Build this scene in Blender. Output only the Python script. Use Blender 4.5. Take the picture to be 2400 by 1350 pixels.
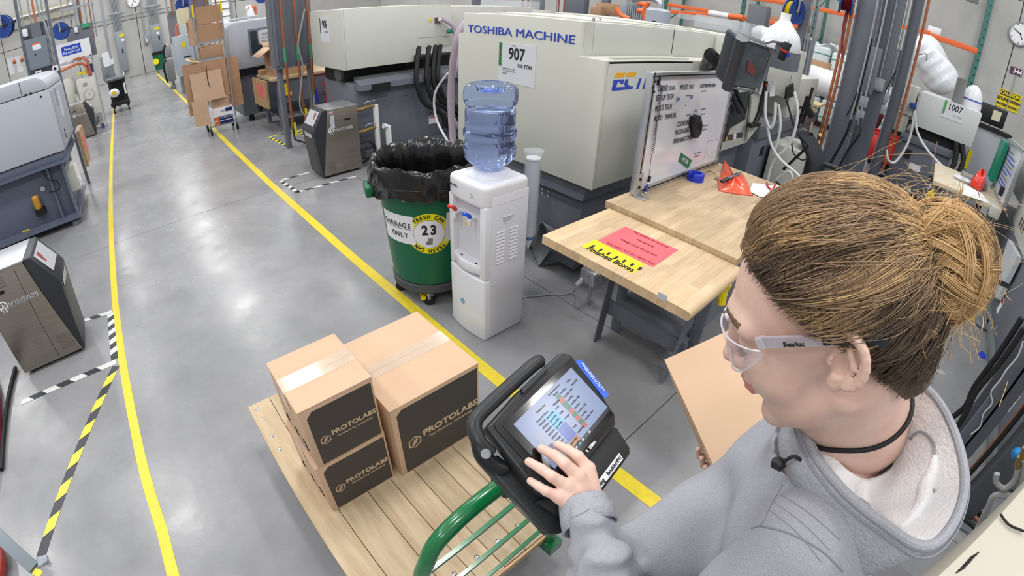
import bpy, bmesh, math, random
import numpy as np
from mathutils import Vector, Matrix
random.seed(7); rng = np.random.default_rng(7)
for o in list(bpy.data.objects): bpy.data.objects.remove(o)
SC = bpy.context.scene; COL = SC.collection
PI = math.pi

# ------------------------------------------------------------------ camera (wide action-camera lens held above the worker)
CAMH = 1.9
RW = np.array([[-0.67727759, -0.73466486, 0.03952981], [-0.43065404, 0.35230548, -0.83091392], [0.5965167, -0.57978305, -0.55499499]])
FPX, KPX = 1118.62, -0.04867
cd = bpy.data.cameras.new('camera'); cam = bpy.data.objects.new('camera', cd); COL.objects.link(cam); SC.camera = cam
right, down, fwd = Vector(RW[0]), Vector(RW[1]), Vector(RW[2])
mw = Matrix.Identity(4)
for i, a in enumerate((right, -down, -fwd)):
    for j in range(3): mw[j][i] = a[j]
mw.translation = Vector((0, 0, CAMH)); cam.matrix_world = mw
cd.type = 'PANO'; cd.sensor_fit = 'HORIZONTAL'; cd.sensor_width = 36; cd.sensor_height = 20.25
cd.clip_start = .02; cd.clip_end = 200
pc = cd
pc.panorama_type = 'FISHEYE_LENS_POLYNOMIAL'
pc.fisheye_fov = PI
F_ = FPX * .015
pc.fisheye_polynomial_k0 = 0; pc.fisheye_polynomial_k1 = -1 / F_; pc.fisheye_polynomial_k2 = 0
pc.fisheye_polynomial_k3 = -KPX / (F_ * 18 ** 2); pc.fisheye_polynomial_k4 = 0

# ------------------------------------------------------------------ light
W = bpy.data.worlds.new('world'); SC.world = W; W.use_nodes = True
W.node_tree.nodes['Background'].inputs[0].default_value = (.93, .96, 1, 1)
W.node_tree.nodes['Background'].inputs[1].default_value = .62
SC.view_settings.view_transform = 'Standard'; SC.view_settings.look = 'None'
SC.view_settings.gamma = 1; SC.view_settings.use_curve_mapping = False
SC.view_settings.exposure = 0.0
SC.render.film_transparent = False
def area(x, y, z, sx, sy, e):
    l = bpy.data.lights.new('high_bay_light', 'AREA'); l.shape = 'RECTANGLE'; l.size = sx; l.size_y = sy; l.energy = e; l.color = (1, .985, .96)
    o = bpy.data.objects.new('high_bay_light', l); COL.objects.link(o); o.location = (x, y, z)
for x in (-3.5, 2.5, 8.5, 14.5, 20.5, 26):
    for y in (6.5, 2.5, -1.7, -6, -10.5):
        area(x, y, 7.5, 1.5, .7, 138)

# ------------------------------------------------------------------ measuring: a direction of view met with a real plane of the room
def ray(u, v):
    x, y = u - 1200., v - 675.; r = math.hypot(x, y) + 1e-9; th = r / FPX * (1 + KPX * (r / 1200) ** 2)
    c = np.array([x / r * math.sin(th), y / r * math.sin(th), math.cos(th)])
    return Vector(RW.T @ c)
CO = Vector((0, 0, CAMH))
def fz(u, v, z=0): d = ray(u, v); return CO + d * ((z - CAMH) / d.z)
def fx(u, v, x): d = ray(u, v); return CO + d * (x / d.x)
def fy(u, v, y): d = ray(u, v); return CO + d * (y / d.y)
def fd(u, v, r): return CO + ray(u, v) * r
def fp(u, v, O, N): d = ray(u, v); return CO + d * ((Vector(O) - CO).dot(N) / d.dot(N))

# ------------------------------------------------------------------ materials
def lin(c):
    if isinstance(c, (int, float)): c = (c, c, c)
    return tuple(((v / 255 + .055) / 1.055) ** 2.4 if v / 255 > .04045 else v / 255 / 12.92 for v in c) + (1,)
MC = {}
def mat(name, rgb, rough=.5, metal=0., noise=0., ns=8., bump=0., bs=None, coat=0., vary=0., stretch=None, rgb2=None, alpha=1., trans=0., emit=0., sss=0., rgb3=None, spec=.5, ior=1.45, rn=0.):
    if name in MC: return MC[name]
    m = bpy.data.materials.new(name); MC[name] = m; m.use_nodes = True; nt = m.node_tree; b = nt.nodes['Principled BSDF']
    c = lin(rgb); b.inputs['Base Color'].default_value = c; b.inputs['Roughness'].default_value = rough; b.inputs['Metallic'].default_value = metal
    b.inputs['Specular IOR Level'].default_value = spec; b.inputs['IOR'].default_value = ior
    if coat: b.inputs['Coat Weight'].default_value = coat; b.inputs['Coat Roughness'].default_value = .12
    if alpha < 1: b.inputs['Alpha'].default_value = alpha
    if trans: b.inputs['Transmission Weight'].default_value = trans
    if sss:
        b.inputs['Subsurface Weight'].default_value = sss; b.inputs['Subsurface Radius'].default_value = (1, .35, .2); b.inputs['Subsurface Scale'].default_value = .006
    if emit: b.inputs['Emission Color'].default_value = c; b.inputs['Emission Strength'].default_value = emit; b.inputs['Base Color'].default_value = (c[0] * .08, c[1] * .08, c[2] * .08, 1)
    tc = None
    def coords():
        nonlocal tc
        if tc is None:
            t = nt.nodes.new('ShaderNodeTexCoord'); mp = nt.nodes.new('ShaderNodeMapping'); nt.links.new(t.outputs['Object'], mp.inputs[0])
            if stretch: mp.inputs['Scale'].default_value = stretch
            if vary or stretch:
                oi = nt.nodes.new('ShaderNodeObjectInfo'); vm = nt.nodes.new('ShaderNodeVectorMath'); vm.operation = 'SCALE'; vm.inputs[0].default_value = (17, 23, 31)
                nt.links.new(oi.outputs['Random'], vm.inputs['Scale']); nt.links.new(vm.outputs[0], mp.inputs['Location'])
            tc = mp
        return tc.outputs[0]
    col = None
    if noise or rgb2:
        n = nt.nodes.new('ShaderNodeTexNoise'); n.inputs['Scale'].default_value = ns; n.inputs['Detail'].default_value = 6; n.inputs['Roughness'].default_value = .6
        nt.links.new(coords(), n.inputs['Vector'])
        cr = nt.nodes.new('ShaderNodeValToRGB'); e = cr.color_ramp.elements
        e[0].position = .3; e[1].position = .7
        if rgb2: e[0].color = lin(rgb2); e[1].color = c
        else:
            e[0].color = tuple(max(0, v * (1 - noise)) for v in c[:3]) + (1,); e[1].color = tuple(min(1, v * (1 + noise)) for v in c[:3]) + (1,)
        if rgb3: x = e.new(.5); x.color = lin(rgb3)
        nt.links.new(n.outputs['Fac'], cr.inputs[0]); col = cr.outputs[0]
        if rn:
            mr = nt.nodes.new('ShaderNodeMapRange'); mr.inputs['To Min'].default_value = rough - rn; mr.inputs['To Max'].default_value = rough + rn
            nt.links.new(n.outputs['Fac'], mr.inputs[0]); nt.links.new(mr.outputs[0], b.inputs['Roughness'])
    if vary:
        oi = nt.nodes.new('ShaderNodeObjectInfo'); mr = nt.nodes.new('ShaderNodeMapRange'); mr.inputs['To Min'].default_value = 1 - vary; mr.inputs['To Max'].default_value = 1 + vary * .5
        nt.links.new(oi.outputs['Random'], mr.inputs[0])
        mx = nt.nodes.new('ShaderNodeMix'); mx.data_type = 'RGBA'; mx.blend_type = 'MULTIPLY'; mx.inputs[0].default_value = 1
        if col: nt.links.new(col, mx.inputs[6])
        else: mx.inputs[6].default_value = c
        nt.links.new(mr.outputs[0], mx.inputs[7]); col = mx.outputs[2]
    if col: nt.links.new(col, b.inputs['Base Color'])
    if bump:
        n = nt.nodes.new('ShaderNodeTexNoise'); n.inputs['Scale'].default_value = bs or ns * 4; n.inputs['Detail'].default_value = 4
        nt.links.new(coords(), n.inputs['Vector'])
        bp = nt.nodes.new('ShaderNodeBump'); bp.inputs['Strength'].default_value = bump; bp.inputs['Distance'].default_value = .01
        nt.links.new(n.outputs['Fac'], bp.inputs['Height']); nt.links.new(bp.outputs[0], b.inputs['Normal'])
    return m

# ------------------------------------------------------------------ mesh building
def V(*a): return Vector(a)
class MB:
    def __init__(s): s.v = []; s.f = []; s.mi = []; s.k = 0
    def slot(s, k): s.k = k; return s
    def add(s, vs, fs):
        n = len(s.v); s.v += [Vector(p) for p in vs]; s.f += [tuple(i + n for i in f) for f in fs]; s.mi += [s.k] * len(fs); return s
    def box(s, x0, x1, y0, y1, z0, z1):
        x0, x1 = sorted((x0, x1)); y0, y1 = sorted((y0, y1)); z0, z1 = sorted((z0, z1))
        return s.add([(x, y, z) for z in (z0, z1) for y in (y0, y1) for x in (x0, x1)],
                     [(0, 2, 3, 1), (4, 5, 7, 6), (0, 1, 5, 4), (2, 6, 7, 3), (0, 4, 6, 2), (1, 3, 7, 5)])
    def obox(s, c, a, b, d):
        c, a, b, d = map(Vector, (c, a, b, d))
        vs = [c + a * i + b * j + d * k for k in (-1, 1) for j in (-1, 1) for i in (-1, 1)]
        return s.add(vs, [(0, 2, 3, 1), (4, 5, 7, 6), (0, 1, 5, 4), (2, 6, 7, 3), (0, 4, 6, 2), (1, 3, 7, 5)])
    def bar(s, p, q, w, h=None, up=(0, 0, 1)):
        p, q = Vector(p), Vector(q); h = h or w; d = (q - p); t = d.normalized(); up = Vector(up)
        if abs(t.dot(up)) > .98: up = Vector((1, 0, 0))
        a = t.cross(up).normalized(); b = a.cross(t)
        return s.obox((p + q) / 2, d / 2, a * w / 2, b * h / 2)
    def prism(s, pts, vec):
        pts = [Vector(p) for p in pts]; vec = Vector(vec); n = len(pts)
        return s.add(pts + [p + vec for p in pts], [tuple(range(n))[::-1], tuple(range(n, 2 * n))] + [(i, (i + 1) % n, (i + 1) % n + n, i + n) for i in range(n)])
    def quad(s, pts): return s.add(pts, [tuple(range(len(pts)))])
    def tube(s, path, r, n=8, closed=False, caps=True):
        P = [Vector(p) for p in path]; m = len(P); R = r if isinstance(r, (list, tuple)) else [r] * m
        vs = []; fs = []; prev = None
        for i in range(m):
            a = P[(i - 1) % m] if closed or i else P[0]; b = P[(i + 1) % m] if closed or i < m - 1 else P[-1]
            t = (b - a).normalized() if (b - a).length > 1e-9 else Vector((0, 0, 1))
            if prev is None:
                u = Vector((0, 0, 1)) if abs(t.z) < .9 else Vector((1, 0, 0))
            else: u = prev
            a1 = t.cross(u).normalized(); u = a1.cross(t).normalized(); prev = u
            for k in range(n):
                an = 2 * PI * k / n; vs.append(P[i] + (a1 * math.cos(an) + u * math.sin(an)) * R[i])
        L = m if closed else m - 1
        for i in range(L):
            for k in range(n):
                j = (i + 1) % m; fs.append((i * n + k, i * n + (k + 1) % n, j * n + (k + 1) % n, j * n + k))
        if caps and not closed: fs += [tuple(range(n))[::-1], tuple((m - 1) * n + k for k in range(n))]
        return s.add(vs, fs)
    def cyl(s, p, q, r, r2=None, n=16): return s.tube([p, q], [r, r if r2 is None else r2], n)
    def lathe(s, prof, c=(0, 0, 0), n=32, jit=None, arc=None, rot=None):
        c = Vector(c); vs = []; fs = []; m = len(prof); nn = n + (1 if arc else 0)
        for i, (r, z) in enumerate(prof):
            for k in range(nn):
                a = (arc[0] + (arc[1] - arc[0]) * k / n) if arc else 2 * PI * k / n
                rr, zz = (r, z) if jit is None else jit(r, z, a, i)
                p = Vector((rr * math.cos(a), rr * math.sin(a), zz)); vs.append(c + (rot @ p if rot else p))
        for i in range(m - 1):
            for k in range(n):
                k2 = k + 1 if arc else (k + 1) % n
                fs.append((i * nn + k, i * nn + k2, (i + 1) * nn + k2, (i + 1) * nn + k))
        return s.add(vs, fs)
    def sph(s, c, r, nu=16, nv=10, M=None):
        if not isinstance(r, (tuple, list)): r = (r, r, r)
        c = Vector(c); vs = []; fs = []
        for i in range(nv + 1):
            th = PI * i / nv
            for k in range(nu):
                a = 2 * PI * k / nu; p = Vector((r[0] * math.sin(th) * math.cos(a), r[1] * math.sin(th) * math.sin(a), r[2] * math.cos(th)))
                vs.append(c + (M @ p if M else p))
        for i in range(nv):
            for k in range(nu): fs.append((i * nu + k, (i + 1) * nu + k, (i + 1) * nu + (k + 1) % nu, i * nu + (k + 1) % nu))
        return s.add(vs, fs)
    def grid(s, fn, nu, nv, closed=False):
        vs = [fn(i / nu, j / nv) for j in range(nv + 1) for i in range(nu + 1)]
        fs = [(j * (nu + 1) + i, j * (nu + 1) + i + 1, (j + 1) * (nu + 1) + i + 1, (j + 1) * (nu + 1) + i) for j in range(nv) for i in range(nu)]
        return s.add(vs, fs)

TXT = []
class T:
    """a thing: an Empty at its base that parents its parts; geometry is given in room coordinates"""
    def __init__(s, name, label, cat, loc, group=None):
        s.o = bpy.data.objects.new(name, None); COL.objects.link(s.o); s.loc = Vector(loc); s.o.location = s.loc; s.o.empty_display_size = .1
        s.o['label'] = label; s.o['category'] = cat
        if group: s.o['group'] = group
    def part(s, name, mb, m, parent=None, bev=0, seg=2, sm=35, label=None, kind=None, nrm=True, solid=0, sub=0, weld=False):
        o = link(name, mb, m, s.loc, bev, seg, sm, nrm, solid, sub, weld)
        o.parent = parent or s.o
        if label: o['label'] = label
        if kind: o['kind'] = kind
        return o
    def text(s, txt, O, r, u, h, m, parent=None, sx=1., align='CENTER', bold=0., name='lettering', ext=.0006):
        c = bpy.data.curves.new(name, 'FONT'); c.body = txt; c.align_x = align; c.align_y = 'CENTER'; c.size = h / .72; c.offset = bold; c.extrude = ext; c.resolution_u = 3
        c.materials.append(m); o = bpy.data.objects.new(name, c); COL.objects.link(o)
        r = Vector(r).normalized(); u = Vector(u); u = (u - r * u.dot(r)).normalized(); n = r.cross(u)
        M = Matrix.Identity(4)
        for j in range(3): M[j][0] = r[j] * sx; M[j][1] = u[j]; M[j][2] = n[j]
        M.translation = Vector(O) - s.loc + n * .0012
        o.parent = parent or s.o; o.matrix_local = M; TXT.append(o); return o
def link(name, mb, m, loc=(0, 0, 0), bev=0, seg=2, sm=35, nrm=True, solid=0, sub=0, weld=False):
    loc = Vector(loc); me = bpy.data.meshes.new(name)
    me.from_pydata([tuple(v - loc) for v in mb.v], [], mb.f)
    ms = m if isinstance(m, (list, tuple)) else [m]
    for x in ms: me.materials.append(x)
    if len(ms) > 1: me.polygons.foreach_set('material_index', mb.mi)
    bm = bmesh.new(); bm.from_mesh(me)
    if weld: bmesh.ops.remove_doubles(bm, verts=bm.verts, dist=1e-5)
    if nrm: bmesh.ops.recalc_face_normals(bm, faces=bm.faces)
    if bev:
        es = [e for e in bm.edges if len(e.link_faces) == 2 and e.calc_face_angle(0) > .5]
        bmesh.ops.bevel(bm, geom=es, offset=bev, segments=seg, affect='EDGES', profile=.5, clamp_overlap=True)
    cs = math.radians(sm)
    for f in bm.faces: f.smooth = sm > 0
    for e in bm.edges:
        if len(e.link_faces) == 2 and e.calc_face_angle(0) > cs: e.smooth = False
    bm.to_mesh(me); bm.free()
    o = bpy.data.objects.new(name, me); COL.objects.link(o); o.location = (0, 0, 0)
    if solid: md = o.modifiers.new('s', 'SOLIDIFY'); md.thickness = solid; md.offset = 0
    if sub: md = o.modifiers.new('u', 'SUBSURF'); md.levels = sub; md.render_levels = sub
    return o
def struct(name, mb, m, **k):
    o = link(name, mb, m, **k); o['kind'] = 'structure'; return o
def solo(name, label, cat, mb, m, loc, group=None, **k):
    o = link(name, mb, m, loc, **k); o.location = loc; o['label'] = label; o['category'] = cat
    if group: o['group'] = group
    return o
def copy_tree(o, parent=None):
    c = o.copy(); COL.objects.link(c)
    if parent is not None: c.parent = parent
    for ch in list(o.children): copy_tree(ch, c)
    return c
def curve(pts, n=6):
    """smooth path through points"""
    P = [Vector(p) for p in pts]; out = []
    for i in range(len(P) - 1):
        a = P[max(i - 1, 0)]; b = P[i]; c = P[i + 1]; d = P[min(i + 2, len(P) - 1)]
        for k in range(n):
            t = k / n; out.append(.5 * ((2 * b) + (c - a) * t + (2 * a - 5 * b + 4 * c - d) * t * t + (3 * b - a - 3 * c + d) * t ** 3))
    out.append(P[-1]); return out

# palette
cream = mat('cream_paint', (200, 201, 192), .42, noise=.03, ns=2)
cream2 = mat('grey_cream_paint', (196, 196, 188), .45)
lgrey = mat('light_grey_paint', (176, 180, 190), .4)
slate = mat('slate_grey_paint', (102, 106, 116), .45, noise=.06, ns=3)
slate2 = mat('column_grey_paint', (104, 108, 118), .4, noise=.05, ns=2)
eqgrey = mat('electrical_grey_paint', (134, 143, 150), .4)
black = mat('black_plastic', (26, 27, 29), .42, bump=.05, bs=300)
rubber = mat('black_rubber', (22, 22, 24), .6)
dark = mat('dark_recess', (16, 16, 18), .7)
steel = mat('brushed_steel', (150, 142, 132), .33, metal=.85, noise=.12, ns=3, stretch=(1, 1, 30))
alu = mat('aluminium', (190, 192, 196), .35, metal=.8)
chrome = mat('chrome', (205, 205, 208), .15, metal=1)
galv = mat('galvanised_conduit', (165, 170, 176), .35, metal=.6)
brass = mat('brass', (150, 128, 84), .35, metal=.9)
copper = mat('copper_pipe', (168, 104, 74), .4, metal=.5)
orange = mat('orange_paint', (224, 106, 56), .45)
ohose = mat('orange_hose', (196, 108, 72), .5)
red = mat('red_paint', (190, 44, 36), .45)
white = mat('white_paint', (232, 232, 235), .4)
wplast = mat('white_plastic', (222, 223, 228), .3, coat=.2)
paper = mat('white_paper', (226, 227, 232), .7)
yellow = mat('yellow_plastic', (228, 204, 20), .4)
ytape = mat('yellow_floor_tape', (214, 193, 52), .4, noise=.1, ns=30, bump=.15, bs=60)
ink = mat('black_ink', (34, 34, 36), .6)
inkg = mat('grey_ink', (110, 112, 118), .6)
blueink = mat('blue_ink', (58, 80, 178), .5)
blue = mat('blue_plastic', (38, 62, 196), .4)
green = mat('green_plastic', (14, 96, 62), .42, noise=.05, ns=5)
greenp = mat('green_glossy_paint', (10, 104, 56), .22, coat=.5)
kraft = mat('kraft_cardboard', (196, 165, 137), .75, noise=.04, ns=6)
kraft2 = mat('brown_cardboard', (172, 136, 106), .8, noise=.06, ns=6)
kedge = mat('corrugated_edge', (150, 116, 88), .85)
pinkp = mat('red_paper', (226, 100, 108), .7)
hose = mat('grey_hose', (150, 152, 154), .5)
hosel = mat('pale_tubing', (205, 206, 208), .45)
# ================================================================== the setting
def floor_mat():
    m = mat('polished_concrete', (142, 143, 146), .3); nt = m.node_tree; b = nt.nodes['Principled BSDF']; L = nt.links
    tc = nt.nodes.new('ShaderNodeTexCoord')
    def noise(s, d=6, r=.6):
        n = nt.nodes.new('ShaderNodeTexNoise'); n.inputs['Scale'].default_value = s; n.inputs['Detail'].default_value = d; n.inputs['Roughness'].default_value = r
        L.new(tc.outputs['Object'], n.inputs['Vector']); return n
    def ramp(n, p0, c0, p1, c1):
        r = nt.nodes.new('ShaderNodeValToRGB'); e = r.color_ramp.elements; e[0].position = p0; e[1].position = p1; e[0].color = c0; e[1].color = c1; L.new(n.outputs['Fac'], r.inputs[0]); return r
    def mul(a, bb, f=1.):
        x = nt.nodes.new('ShaderNodeMix'); x.data_type = 'RGBA'; x.blend_type = 'MULTIPLY'; x.inputs[0].default_value = f; L.new(a, x.inputs[6]); L.new(bb, x.inputs[7]); return x.outputs[2]
    a = ramp(noise(.9), .3, lin((128, 129, 131)), .72, lin((152, 152, 156)))
    bb = ramp(noise(6, 6, .6), .2, (.9, .9, .9, 1), .8, (1, 1, 1, 1))
    c = ramp(noise(26, 5, .8), .28, (.62, .61, .6, 1), .40, (1, 1, 1, 1))
    e = ramp(noise(1.1, 9, .62), .25, (.74, .74, .73, 1), .62, (1, 1, 1, 1))
    col = mul(mul(mul(a.outputs[0], bb.outputs[0]), c.outputs[0], .35), e.outputs[0], .6)
    L.new(col, b.inputs['Base Color'])
    mr = nt.nodes.new('ShaderNodeMapRange'); mr.inputs['From Min'].default_value = .3; mr.inputs['From Max'].default_value = .7
    mr.inputs['To Min'].default_value = .17; mr.inputs['To Max'].default_value = .33; L.new(noise(3, 6).outputs['Fac'], mr.inputs[0]); L.new(mr.outputs[0], b.inputs['Roughness'])
    bp = nt.nodes.new('ShaderNodeBump'); bp.inputs['Strength'].default_value = .12; bp.inputs['Distance'].default_value = .01
    L.new(noise(9, 6).outputs['Fac'], bp.inputs['Height']); L.new(bp.outputs[0], b.inputs['Normal'])
    return m
conc = floor_mat()
XW, YW = 27., -14.5
# slab cast in bays with narrow joints between them
xs = [-8, .655 - 4.52, .655, 5.17, 9.69, 14.2, 18.7, 23.2, XW]; ys = [YW, -10.3, -6.25, -2.16, 9]
fl = None
joint = mat('joint_filler', (78, 78, 80), .7)
fl = struct('floor', MB().box(-8, XW, YW, 9, -.3, -.006), joint, sm=0)
for i in range(len(xs) - 1):
    for j in range(len(ys) - 1):
        g = .003
        o = link('slab', MB().box(xs[i] + g, xs[i + 1] - g, ys[j] + g, ys[j + 1] - g, -.05, 0), conc, sm=0); o.parent = fl
wallm = mat('concrete_wall_panel', (190, 190, 188), .8, noise=.1, ns=.35, bump=.1, bs=12, rgb2=(164, 163, 160))
wb = struct('wall_back', MB().box(XW + .03, XW + .3, YW, 9, 0, 9), mat('wall_joint', (90, 90, 90), .9), sm=0)
wr = struct('wall_right', MB().box(-8, XW, YW - .3, YW - .03, 0, 9), MC['wall_joint'], sm=0)
wl = struct('wall_left', MB().box(-8, XW, 9, 9.3, 0, 9), wallm, sm=0)
yb = [YW, -8.4, -5.9, -.9, 2.2, 5.6, 9]
for a, b_ in zip(yb[:-1], yb[1:]):
    for z0, z1 in ((0, 2.75), (2.75, 6), (6, 9)):
        o = link('panel', MB().box(XW, XW + .05, a + .02, b_ - .02, z0 + .015, z1 - .015), wallm, sm=0); o.parent = wb
xb = [-8, -4.6, -1.55, 3.4, 8.3, 13.2, 18.1, 23, XW]
for a, b_ in zip(xb[:-1], xb[1:]):
    for z0, z1 in ((0, 4.5), (4.5, 9)):
        o = link('panel', MB().box(a + .015, b_ - .015, YW - .05, YW, z0 + .01, z1 - .01), wallm, sm=0); o.parent = wr

# ------------------------------------------------------------------ floor tapes
def ribbon(name, label, pts, w, m, cat='floor tape', z=.0015, breaks=()):
    P = [Vector((p[0], p[1], z)) for p in pts]; mb = MB(); vs = []
    for i, p in enumerate(P):
        t = (P[min(i + 1, len(P) - 1)] - P[max(i - 1, 0)]).normalized(); s = Vector((-t.y, t.x, 0)) * w / 2
        vs += [p + s, p - s]
    mb.add(vs, [(2 * i, 2 * i + 1, 2 * i + 3, 2 * i + 2) for i in range(len(P) - 1)])
    return solo(name, label, cat, mb, m, (P[0].x, P[0].y, 0), nrm=True, sm=0)
def off(pts, dy): return [Vector((p.x, p.y + dy, 0)) for p in pts]
RY = [(368.9, 174.4), (433.3, 236.7), (515.6, 314.4), (562.2, 361), (636.6, 432), (726.7, 511), (815.3, 589.7), (926.5, 681.2), (1000, 743), (1120, 846), (1192.6, 905.9), (1453.3, 1107.4), (1563, 1191.9)]
rp = [Vector((p.x, -1.375 + .6 * (p.y + 1.375) if p.x < 12 else -1.37, 0)) for p in (fz(*q) for q in RY)]
rp = [p for p in rp if p.x < 12]; rp = [Vector((26, -1.40, 0)), Vector((14, -1.385, 0))] + rp + [Vector((-.6, -1.36, 0)), Vector((-6, -1.36, 0))]
ribbon('floor_tape', 'worn yellow aisle tape running past the trash can and water cooler under the cardboard trolley', off(rp, .040), .078, ytape)
LY = [(268.5, 270.4), (264, 437), (265.2, 518.5), (267.4, 566.7), (272.2, 640.7), (276.7, 700), (298, 857), (324, 990.7), (350, 1105.6), (392.6, 1238.9), (421, 1350)]
lp = [fz(*q) for q in LY]; lp = [Vector((24, .6, 0))] + lp + [Vector((-5, .58, 0))]
ribbon('floor_tape', 'long yellow aisle tape beside the striped parking boxes of the temperature units', off(lp, .028), .057, ytape)
ribbon('floor_tape', 'yellow floor tape seen behind the bun of the woman beside the machine foot', [Vector((-.3, -5.02, 0)), Vector((-.8, -5.02, 0)), Vector((-1.3, -5.04, 0)), Vector((-4, -5.04, 0))], .12, ytape)
for k, (a, b_) in enumerate((((1870, 262), (1940, 288)), ((1960, 378), (1985, 398)))):
    p, q = fz(*a), fz(*b_); ribbon('floor_tape', ('pale yellow floor tape beside the far cardboard box' , 'short yellow floor tape between the two steel columns')[k], [p, q], .1, ytape)
def hazard(label, p, q, w, ca, cb, per, slant=.9, z=.002):
    p, q = Vector((p[0], p[1], z)), Vector((q[0], q[1], z)); t = (q - p); Ln = t.length; t.normalize(); s = Vector((-t.y, t.x, 0))
    mb = MB(); n = max(1, int(Ln / per * 2)); st = Ln / n; sl = min(slant * w, st * .95)
    for i in range(n):
        a = i * st; b_ = a + st
        a0 = max(0, a); mb.slot(i % 2)
        c = [p + t * (a - (sl if i else 0)) + s * w / 2, p + t * (b_ - (sl if i < n - 1 else 0)) + s * w / 2, p + t * b_ - s * w / 2, p + t * a - s * w / 2]
        mb.quad(c)
    return solo('hazard_tape', label, 'hazard tape', mb, [ca, cb], (p.x, p.y, 0), sm=0)
bwa, bwb, ybk = mat('white_tape', (205, 206, 204), .5), mat('black_tape', (52, 54, 60), .5), mat('black_tape_dusty', (60, 60, 68), .45)
yelt = mat('yellow_hazard_tape', (210, 204, 70), .45, noise=.12, ns=20)
hazard('black and white striped tape behind the near steel temperature unit', fz(196, 752), fz(262, 731), .05, bwa, bwb, .16)
hazard('black and white striped tape edging the yellow aisle line beside the near steel unit', fz(259, 735), fz(269, 842), .055, bwa, bwb, .12, .5)
hazard('long black and white striped tape in front of the near steel temperature unit', fz(50, 944), fz(272, 848), .055, bwa, bwb, .2)
hazard('yellow and black striped tape slanting across the floor to the grey post foot', fz(272, 858), fz(96, 1305), .06, ybk, yelt, .2, 1.)
hazard('stub of yellow and black tape at the bottom picture edge beside the post foot', fz(92, 1335), fz(84, 1350), .06, yelt, ybk, .2, 1.)
hazard('black and white tape in front of the steel unit beside the trash can', fz(697, 451), fz(836, 413), .045, bwa, bwb, .2)
hazard('short black and white tape at the aisle end of the parked steel unit', fz(658, 424), fz(699, 452), .05, bwa, bwb, .12, .4)
hazard('black and white tape on the far side of the parked steel unit', fz(658, 423), fz(726, 404), .045, bwa, bwb, .2)
hazard('yellow and black tape on the floor below the copper pipe column', fz(632, 322), fz(672, 342), .06, yelt, ybk, .14, .5)
hazard('second yellow and black tape behind the copper pipe column', fz(632, 321), fz(715, 303), .05, yelt, ybk, .3)
hazard('yellow and black tape end showing behind the steel unit nose', fz(697, 308), fz(716, 318), .06, yelt, ybk, .14, .5)
hazard('faint white dashed tape in front of the far steel temperature unit', fz(196, 331), fz(262, 308), .05, bwa, conc, .35)

# ------------------------------------------------------------------ things on the back wall
def wall_panel(label, u0, v0, u1, v1, group=None):
    a, b_ = fx(u0, v0, XW), fx(u1, v1, XW); y0, y1 = a.y, b_.y; z1, z0 = a.z, b_.z
    t = T('electrical_cabinet', label, 'electrical panel', (XW, (y0 + y1) / 2, z0)); 
    bd = t.part('cabinet', MB().box(XW - .22, XW, y0, y1, z0, z1), eqgrey, bev=.01)
    t.part('door', MB().box(XW - .235, XW - .22, y0 - .04, y1 + .04, z0 + .04, z1 - .04), eqgrey, bev=.004)
    t.part('warning_label', MB().box(XW - .24, XW - .235, y0 - .2, y0 - .45, z1 - .15, z1 - .27), yellow)
    t.part('handle', MB().box(XW - .26, XW - .235, y1 + .12, y1 + .18, (z0 + z1) / 2 - .1, (z0 + z1) / 2 + .1), dark)
    t.part('label_plate', MB().box(XW - .24, XW - .235, y0 - .28, y0 - .42, z1 - .38, z1 - .5), white)
    for k in range(7):
        y = y0 + (y1 - y0) * (k + .5) / 7
        t.part('conduit', MB().cyl((XW - .08, y, z1), (XW - .08, y, 7.5), .022, n=8), galv)
    t.part('strut', MB().box(XW - .12, XW - .04, y0 + .15, y1 - .15, 3.15, 3.22), galv)
    t.part('strut', MB().box(XW - .12, XW - .04, y0 + .15, y1 - .15, 4.9, 4.97), galv)
    return t
t = wall_panel('tall grey electrical panel on the back wall nearer the supply rack sign', 268, 76, 303, 163)
c_ = curve([fx(283, 165, XW - .1), fx(290, 172, XW - .25), fx(284, 182, XW - .3), fx(276, 180, XW - .2)], 5)
t.part('flexible_conduit', MB().tube(c_, .05, 8), galv)
wall_panel('tall grey electrical panel on the back wall above the far green bin', 350, 60, 384, 117)
t = T('disconnect_switch', 'small grey switch box on the back wall between the two tall panels', 'switch box', fx(343, 95, XW))
a, b_ = fx(336, 83, XW), fx(348, 103, XW)
t.part('housing', MB().box(XW - .15, XW, a.y, b_.y, b_.z, a.z), eqgrey, bev=.01); t.part('lever', MB().box(XW - .2, XW - .15, a.y - .1, a.y - .15, b_.z + .1, b_.z + .3), wplast)
t.part('conduit', MB().cyl((XW - .08, (a.y + b_.y) / 2, a.z), (XW - .08, (a.y + b_.y) / 2, 7), .03, n=8), galv)
def clock(label, c, n, u, R, hr, mn):
    c, n, u = Vector(c), Vector(n), Vector(u); r = u.cross(n)
    t = T('wall_clock', label, 'clock', c)
    t.part('case', MB().cyl(c, c + n * .05, R, n=40), mat('clock_rim', (150, 152, 158), .35)); t.part('face', MB().cyl(c + n * .05, c + n * .053, R * .9, n=40), white)
    for k, a in enumerate((hr, mn)):
        d = r * math.sin(a) + u * math.cos(a); t.part('hand', MB().bar(c + n * .058 - d * R * .1, c + n * .058 + d * R * (.5, .75)[k], .022, .006, n), ink)
    for k in range(12):
        a = 2 * PI * k / 12; d = r * math.sin(a) + u * math.cos(a); t.part('hour_mark', MB().bar(c + n * .056 + d * R * .72, c + n * .056 + d * R * .83, .02, .004, n), ink)
    t.part('bezel', MB().tube([c + n * .052 + (r * math.cos(x) + u * math.sin(x)) * R * .95 for x in np.linspace(0, 2 * PI, 40)[:-1]], .022, 8, closed=True), MC['clock_rim'])
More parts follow.
